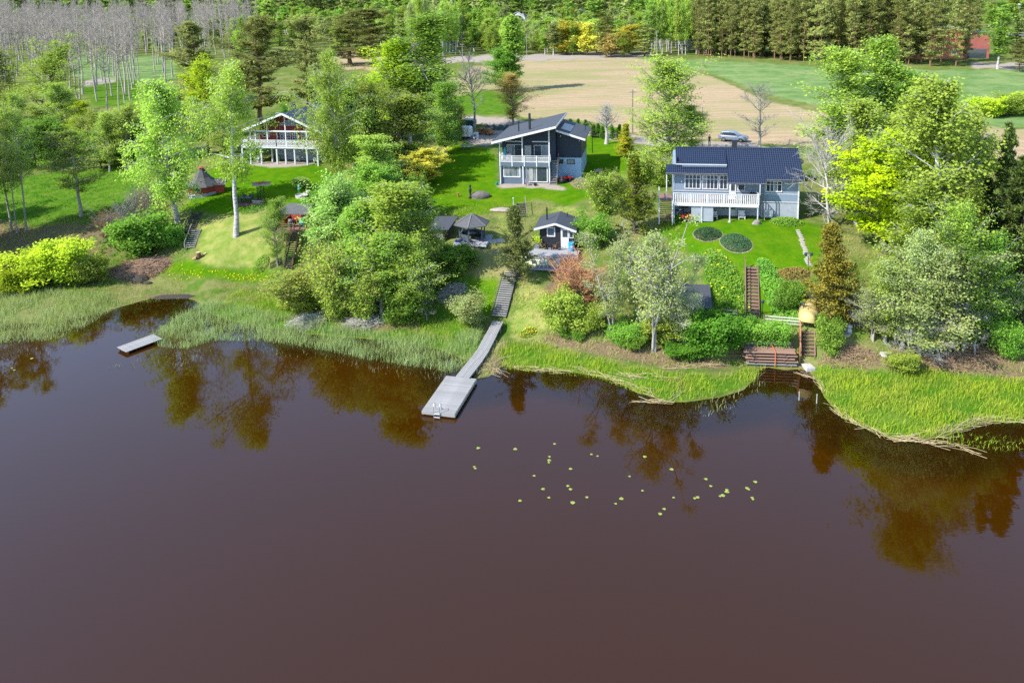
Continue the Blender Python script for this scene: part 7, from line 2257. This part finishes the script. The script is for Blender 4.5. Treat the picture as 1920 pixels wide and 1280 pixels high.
for i, (x, z) in enumerate(((-.2, .345), (.2, .845), (-.1, 1.345))):
    b_ = thing('storage_box', ['white box on the lowest shelf under the balcony', 'white box on the middle shelf under the balcony', 'white box on the top shelf under the balcony'][i], 'box', local(GH, RZ, .6 + x, 1.6, z), RZ)
    box('box_body', WHITE2, b_, -.15, .15, -.15, .15, 0, .16)
q = thing('ride_mower', 'black and red lawn mower in the dark space under the balcony', 'lawn mower', local(GH, RZ, 1.5, .8, 0), .3)
MB().prism([(-.6, .2), (.6, .2), (.65, .55), (.2, .75), (-.1, .5), (-.5, .6)], 'y', -.3, .3).build('body', MATS['red_lacquer'], q)
for x in (-.4, .4):
    for y in (-.33, .33):
        part('wheel', tr_, q, (x, y, .2), (0, 0, 0), (.7, .7, .7))
MB().box(-.3, .1, -.2, .2, .7, .8).build('saddle', BLACK, q)
rock('border_rock', 'pale rock at the balcony post footing', local(GH, RZ, 9.1, -.45, .1), (.5, .35, .35), STONE, 11, 'rock')
# under the red house
RHO = (-43.1, 121.4, 8)
for i, (x, y, l, m) in enumerate([(2.0, .8, 'pale deck chair under the left end of the red house terrace', WHITE2), (8.6, 1.6, 'white chair beside the doors under the red house terrace', WHITE), (12.2, .6, 'white sun chair under the right end of the red house terrace', WHITE)]):
    chair(l, local(RHO, RL, x, y, 0.0), RL + .4 * i, m)
q = thing('green_hoses', 'green striped cushions leaning behind the posts of the red house', 'cushions', local(RHO, RL, 5.2, 1.6, 0), RL)
for i in range(3):
    MB().prism([(-.35, 0), (.35, 0), (.3, 1.0), (-.3, 1.0)], 'y', .02 + .12 * i, .1 + .12 * i).build('cushion', mat('green_stripe', (.06, .14, .06), (.12, .18, .09), 7, .8), q)

# ---------------------------------------------------------------- buildings and cars far off
BRICK = mat('orange_brick', (.50, .20, .10), (.40, .15, .075), .5, .9, .2)


def far_house(label, px, py, rz, w, d, h, pitch, wm_, rm_, name='far_house', wins=2):
    q = shed(name, label, G(px, py), rz, w, d, h, pitch, wm_, rm_, 'house', .5)
    for i in range(wins):
        x = w * (i + 1) / (wins + 1)
        wf_ = box('window', WHITE, q, x - .75, x + .75, -.08, -.002, h * .4, h * .4 + 1.5)
        box('pane', GLASS, wf_, x - .6, x + .6, -.095, -.082, h * .4 + .15, h * .4 + 1.35)
    MB().box(w * .6, w * .6 + .8, d * .5, d * .5 + .8, h, h + pitch * w / 2 + 1.0).build('chimney', BLACK, q)
    return q


PALEROOF = mat('pale_grey_roof', (.40, .40, .41), (.32, .32, .33), 2, .8)
BROWNROOF = mat('pinkish_brown_roof', (.32, .21, .17), (.25, .16, .13), 2, .85)
far_house('pale grey-roofed house among the bare brush at the top left', 572, 40, .3, 14, 9, 3.2, .5, WHITE2, PALEROOF)
far_house('grey-roofed house at the far forest edge', 955, 40, -.3, 13, 9, 3.5, .55, WHITE2, PALEROOF)
far_house('pale yellow house with white roof edge at the far forest edge', 1018, 46, .1, 9, 9, 4.5, .6, mat('yellow_boards', (.58, .48, .22), (.52, .42, .18), 2, .8), PALEROOF)
far_house('red-roofed house in the far forest', 1078, 30, .4, 11, 9, 3.8, .6, WHITE2, mat('red_roof', (.45, .07, .06), (.38, .05, .045), 2, .7))
far_house('long house with pinkish brown roof behind the far trees', 975, 92, -.05, 16, 8, 3, .45, WOODBROWN, BROWNROOF)
far_house('second house with pinkish brown roof behind the far trees', 1022, 88, -.05, 14, 8, 3, .5, WOODBROWN, BROWNROOF)
far_house('small white house at the top right corner', 1895, 30, -.2, 12, 9, 5, .5, WHITE2, PALEROOF)
p = G(1748, 122)
q = thing('brick_building', 'orange brick building with flat roof behind the pine trunks', 'building', (p[0], p[1] + 24, p[2]), -.14)
MB().box(0, 22, 0, 12, -1, 10.5).build('wall', BRICK, q)
MB().box(22.002, 31, 2, 12, -1, 8.5).build('side_wing', mat('dark_brick', (.36, .11, .085), (.28, .085, .07), .5, .9), q)
MB().box(-.4, 22.4, -.4, 12.4, 10.5, 10.9).build('roof', PALEROOF, q)
MB().box(21.9, 31.4, 1.6, 12.4, 8.502, 8.9).build('wing_roof', SHEET, q)
for i in range(4):
    wf_ = box('window', WHITE, q, 2.5 + 5.2 * i, 4.7 + 5.2 * i, -.12, -.002, 1.6, 3.2)
    box('pane', GLASS, wf_, 2.7 + 5.2 * i, 4.5 + 5.2 * i, -.14, -.122, 1.8, 3.0)
MB().box(24, 30, 1.9, 1.998, 0, 3.2).build('glass_front', GLASS, q)
MB().box(-6, -.3, 3, 12, -1, 9).build('low_wing', mat('dark_brick', (.36, .11, .085)), q)
for i, (px, py, m, l) in enumerate([(1880, 72, WHITE, 'white car first in the far car park'), (1892, 71, SILVER, 'silver car in the middle of the far car park'), (1904, 70, BLACK, 'black car in the far car park'), (1916, 69, SILVER, 'silver car at the right edge of the far car park')]):
    q = suv(l, V3(G(px, py)), 1.3, m, 'far_car')

# ---------------------------------------------------------------- reeds, sedge, straw, rough grass
def blades(name, polys, per_m2, h, w, m, seed, base=None, lean=.25, wet=False, dry_edge=0.0, drop=None, z_off=0.0):
    rng = np.random.default_rng(seed)
    Ps = []
    for pl in polys:
        poly = np.array([at_z(x, y, 0.0)[:2] if wet else G(x, y)[:2] for x, y in pl])
        lo, hi = poly.min(0), poly.max(0)
        n = int((hi - lo).prod() * per_m2)
        q = rng.uniform(lo, hi, (n, 2))
        Ps.append(q[inside(poly, q[:, 0], q[:, 1])])
    P = np.concatenate(Ps)
    # thin out by patches so that the stand is uneven
    pt = np.sin(P[:, 0] * .9 + 1.7 * np.sin(P[:, 1] * .7)) * np.sin(P[:, 1] * 1.1 + np.sin(P[:, 0] * .5))
    keep = rng.uniform(-.9, 1.6, len(P)) < .7 + 1.1 * pt
    if drop is not None:
        keep &= ~drop(P)
    P, pt = P[keep], pt[keep]
    n = len(P)
    gzz = height(P[:, 0], P[:, 1])
    z0 = np.maximum(gzz, -.25) + z_off
    hh = rng.uniform(*h, n) * (1 + .18 * pt)
    a = rng.uniform(0, 6.283, n)
    s = np.stack([np.cos(a), np.sin(a), np.zeros(n)], -1) * (w * rng.uniform(.6, 1.4, n) / 2)[:, None]
    b = rng.normal(size=(n, 2)) * lean * hh[:, None] + np.array([.08, -.04]) * hh[:, None]
    B = np.column_stack([P, z0])
    M = B + np.column_stack([b * .35, hh * .58])
    T = B + np.column_stack([b, hh * (1 - .3 * (b ** 2).sum(1) / (hh ** 2 + 1e-6))])
    V = np.stack([B - s, B + s, M + s * .8, M - s * .8, T + s * .15, T - s * .15], 1).reshape(-1, 3)
    i = np.arange(n)[:, None] * 6
    Fq = np.concatenate([i + np.array([0, 1, 2, 3]), i + np.array([3, 2, 4, 5])])
    tint = np.repeat(np.clip(rng.uniform(size=n) * .7 + .3 * (pt * .5 + .5), 0, 1), 6)
    return tag(link(name, mesh_np(name, V, [Fq], m, tint)), kind='stuff')


REED = leaf_mat('reed_blade', (.25, .35, .11), (.40, .48, .20), .45, 0, c3=(.28, .33, .10))
REED2 = leaf_mat('old_reed_blade', (.27, .24, .12), (.21, .26, .12), .3, 0, c3=(.16, .15, .08))
SEDGE = leaf_mat('sedge_blade', (.20, .34, .014), (.40, .48, .045), .4, 0, c3=(.30, .33, .06))
GRASSM = leaf_mat('rough_grass_blade', (.16, .27, .025), (.32, .37, .07), .35, 0, c3=(.30, .25, .11))
DRYM = leaf_mat('dry_grass_blade', (.38, .30, .15), (.28, .27, .09), .3, 0, c3=(.44, .36, .21))
STRAW = mat('reed_straw', (.42, .33, .18), (.26, .20, .10), 3, .9)

blades('reeds', [[(-120, 560), (0, 556), (110, 560), (195, 562), (235, 573), (195, 590), (150, 622), (95, 638), (40, 642), (-120, 646)]], 92, (.35, .95), .03, REED, 21, wet=True)
blades('reeds', [[(374, 572), (420, 576), (540, 600), (640, 620), (760, 632), (830, 640), (906, 628), (880, 690), (845, 700), (790, 690), (700, 678), (640, 664), (560, 650), (480, 640), (400, 640), (350, 655), (300, 652), (278, 634), (315, 606), (350, 585)]], 100, (.35, 1.0), .03, REED, 22, wet=True)
blades('sparse_reeds', [[(200, 692), (285, 662), (380, 655), (420, 640), (400, 668), (330, 690)], [(600, 650), (700, 678), (845, 704), (800, 722), (700, 700), (600, 672)], [(-120, 646), (60, 642), (130, 628), (120, 660), (-120, 690)], [(1290, 748), (1420, 712), (1440, 722), (1370, 782), (1300, 780)], [(430, 640), (560, 650), (640, 668), (560, 672), (450, 665)]], 9, (.25, .7), .035, REED2, 23, wet=True)
blades('sedge', [[(932, 668), (950, 640), (1030, 650), (1150, 680), (1250, 700), (1350, 706), (1405, 690), (1436, 690), (1415, 716), (1340, 746), (1262, 754), (1200, 740), (1120, 710), (1000, 698), (935, 692)]], 80, (.25, .55), .03, SEDGE, 24)
blades('sedge', [[(1522, 690), (1560, 686), (1650, 694), (1760, 696), (1960, 716), (2050, 720), (2050, 800), (1925, 794), (1850, 790), (1800, 806), (1730, 824), (1670, 820), (1620, 802), (1580, 782), (1550, 747), (1534, 714)]], 85, (.25, .6), .03, SEDGE, 25, lean=.4)
blades('sedge', [[(1740, 826), (1800, 812), (1870, 815), (1960, 830), (1960, 856), (1900, 846), (1820, 842)]], 22, (.3, .6), .03, SEDGE, 26, wet=True, lean=.45)
blades('sedge', [[(100, 566), (190, 560), (220, 572), (170, 590), (110, 584)], [(80, 604), (125, 600), (130, 612), (85, 616)], [(720, 628), (800, 622), (890, 625), (880, 640), (780, 645)], [(640, 598), (760, 600), (880, 605), (880, 622), (700, 618)], [(450, 545), (540, 560), (560, 600), (470, 600), (400, 580)]], 55, (.25, .5), .03, SEDGE, 27)
blades('rough_grass', [[(-120, 430), (240, 400), (350, 470), (340, 560), (240, 572), (-120, 580)], [(480, 500), (640, 500), (640, 620), (380, 570), (420, 530)], [(640, 430), (930, 460), (930, 610), (820, 640), (640, 620)], [(950, 500), (1400, 560), (1400, 690), (1240, 690), (960, 640)],
                       [(1400, 600), (1560, 600), (1560, 690), (1400, 684)], [(1540, 430), (2000, 430), (2000, 700), (1540, 690)], [(1150, 400), (1260, 400), (1300, 500), (1320, 600), (1100, 600), (1080, 480)], [(820, 390), (1000, 380), (1100, 400), (1060, 440), (830, 450)]], 24, (.15, .45), .038, GRASSM, 28, lean=.4, drop=lambda P: np.hypot(P[:, 0] - 5, P[:, 1] - 82) < 3.5)
blades('meadow_grass', [[(-120, 330), (250, 300), (300, 345), (240, 405), (60, 432), (-120, 436)]], 9, (.15, .4), .06, leaf_mat('meadow_blade', (.05, .17, .014), (.12, .24, .03), .35, 0), 29, lean=.35)
blades('dry_grass', [[(985, 520), (1050, 560), (1040, 640), (960, 640), (962, 560)], [(1000, 610), (1290, 650), (1395, 690), (1250, 694), (1000, 640)], [(905, 640), (946, 640), (936, 702), (898, 704)], [(520, 530), (640, 550), (640, 615), (540, 600)], [(1560, 650), (1960, 640), (1960, 700), (1560, 690)], [(1060, 520), (1140, 520), (1150, 620), (1040, 610)]], 17, (.15, .5), .04, DRYM, 30, lean=.6)
fl = blades('dandelions', [[(300, 512), (392, 505), (524, 512), (520, 530), (440, 524), (390, 520), (320, 530)], [(285, 500), (340, 490), (350, 505), (300, 512)]], 11, (.10, .18), .085, YELLOWF, 31, lean=.9)


def straw(name, lines, per_m, spread, seed, L=(.7, 2.0)):
    rng = np.random.default_rng(seed)
    C, D = [], []
    for ln in lines:
        W = np.array([at_z(x, y, 0.06) for x, y in ln])
        for a, b in zip(W[:-1], W[1:]):
            n = max(3, int(np.linalg.norm(b - a) * per_m))
            t = rng.uniform(0, 1, (n, 1))
            C.append(a + (b - a) * t + rng.normal(size=(n, 3)) * np.array([spread, spread, 0]))
            D.append(unit((b - a)[None] / np.linalg.norm(b - a) + rng.normal(size=(n, 3)) * np.array([.28, .28, .05])))
    C, D = np.concatenate(C), np.concatenate(D)
    n = len(C)
    C[:, 2] = np.maximum(height(C[:, 0], C[:, 1]), 0) + rng.uniform(.02, .22, n)
    LL = rng.uniform(*L, n)[:, None] / 2
    P = np.stack([C - D * LL, C + rng.normal(size=(n, 3)) * .04, C + D * LL], 1)
    P[..., 2] = np.maximum(P[..., 2], .015)
    v, f = tubes(P, np.ones((n, 3)) * rng.uniform(.009, .02, n)[:, None], 3)
    return tag(link(name, mesh_np(name, v, [f], STRAW)), kind='stuff')


straw('reed_straw', [[(1556, 762), (1600, 792), (1660, 818), (1730, 828), (1790, 836), (1826, 848)], [(1700, 824), (1760, 812), (1800, 798), (1850, 786), (1920, 790), (1980, 792)], [(1770, 812), (1810, 796), (1850, 786)]], 6, .24, 41)
straw('reed_straw', [[(1075, 692), (1130, 704), (1180, 722), (1225, 742)], [(1150, 700), (1200, 712), (1260, 716)], [(1190, 752), (1250, 752), (1275, 735), (1272, 712)], [(1250, 700), (1300, 692), (1350, 690)]], 6, .22, 42)
straw('reed_straw', [[(938, 700), (925, 690), (945, 672)], [(900, 704), (925, 680), (945, 650)]], 26, .3, 43, (.4, 1.2))
straw('reed_straw', [[(960, 690), (1010, 694), (1070, 697)], [(1420, 700), (1400, 715)], [(1500, 700), (1530, 712), (1545, 735)]], 8, .2, 44, (.4, 1.3))
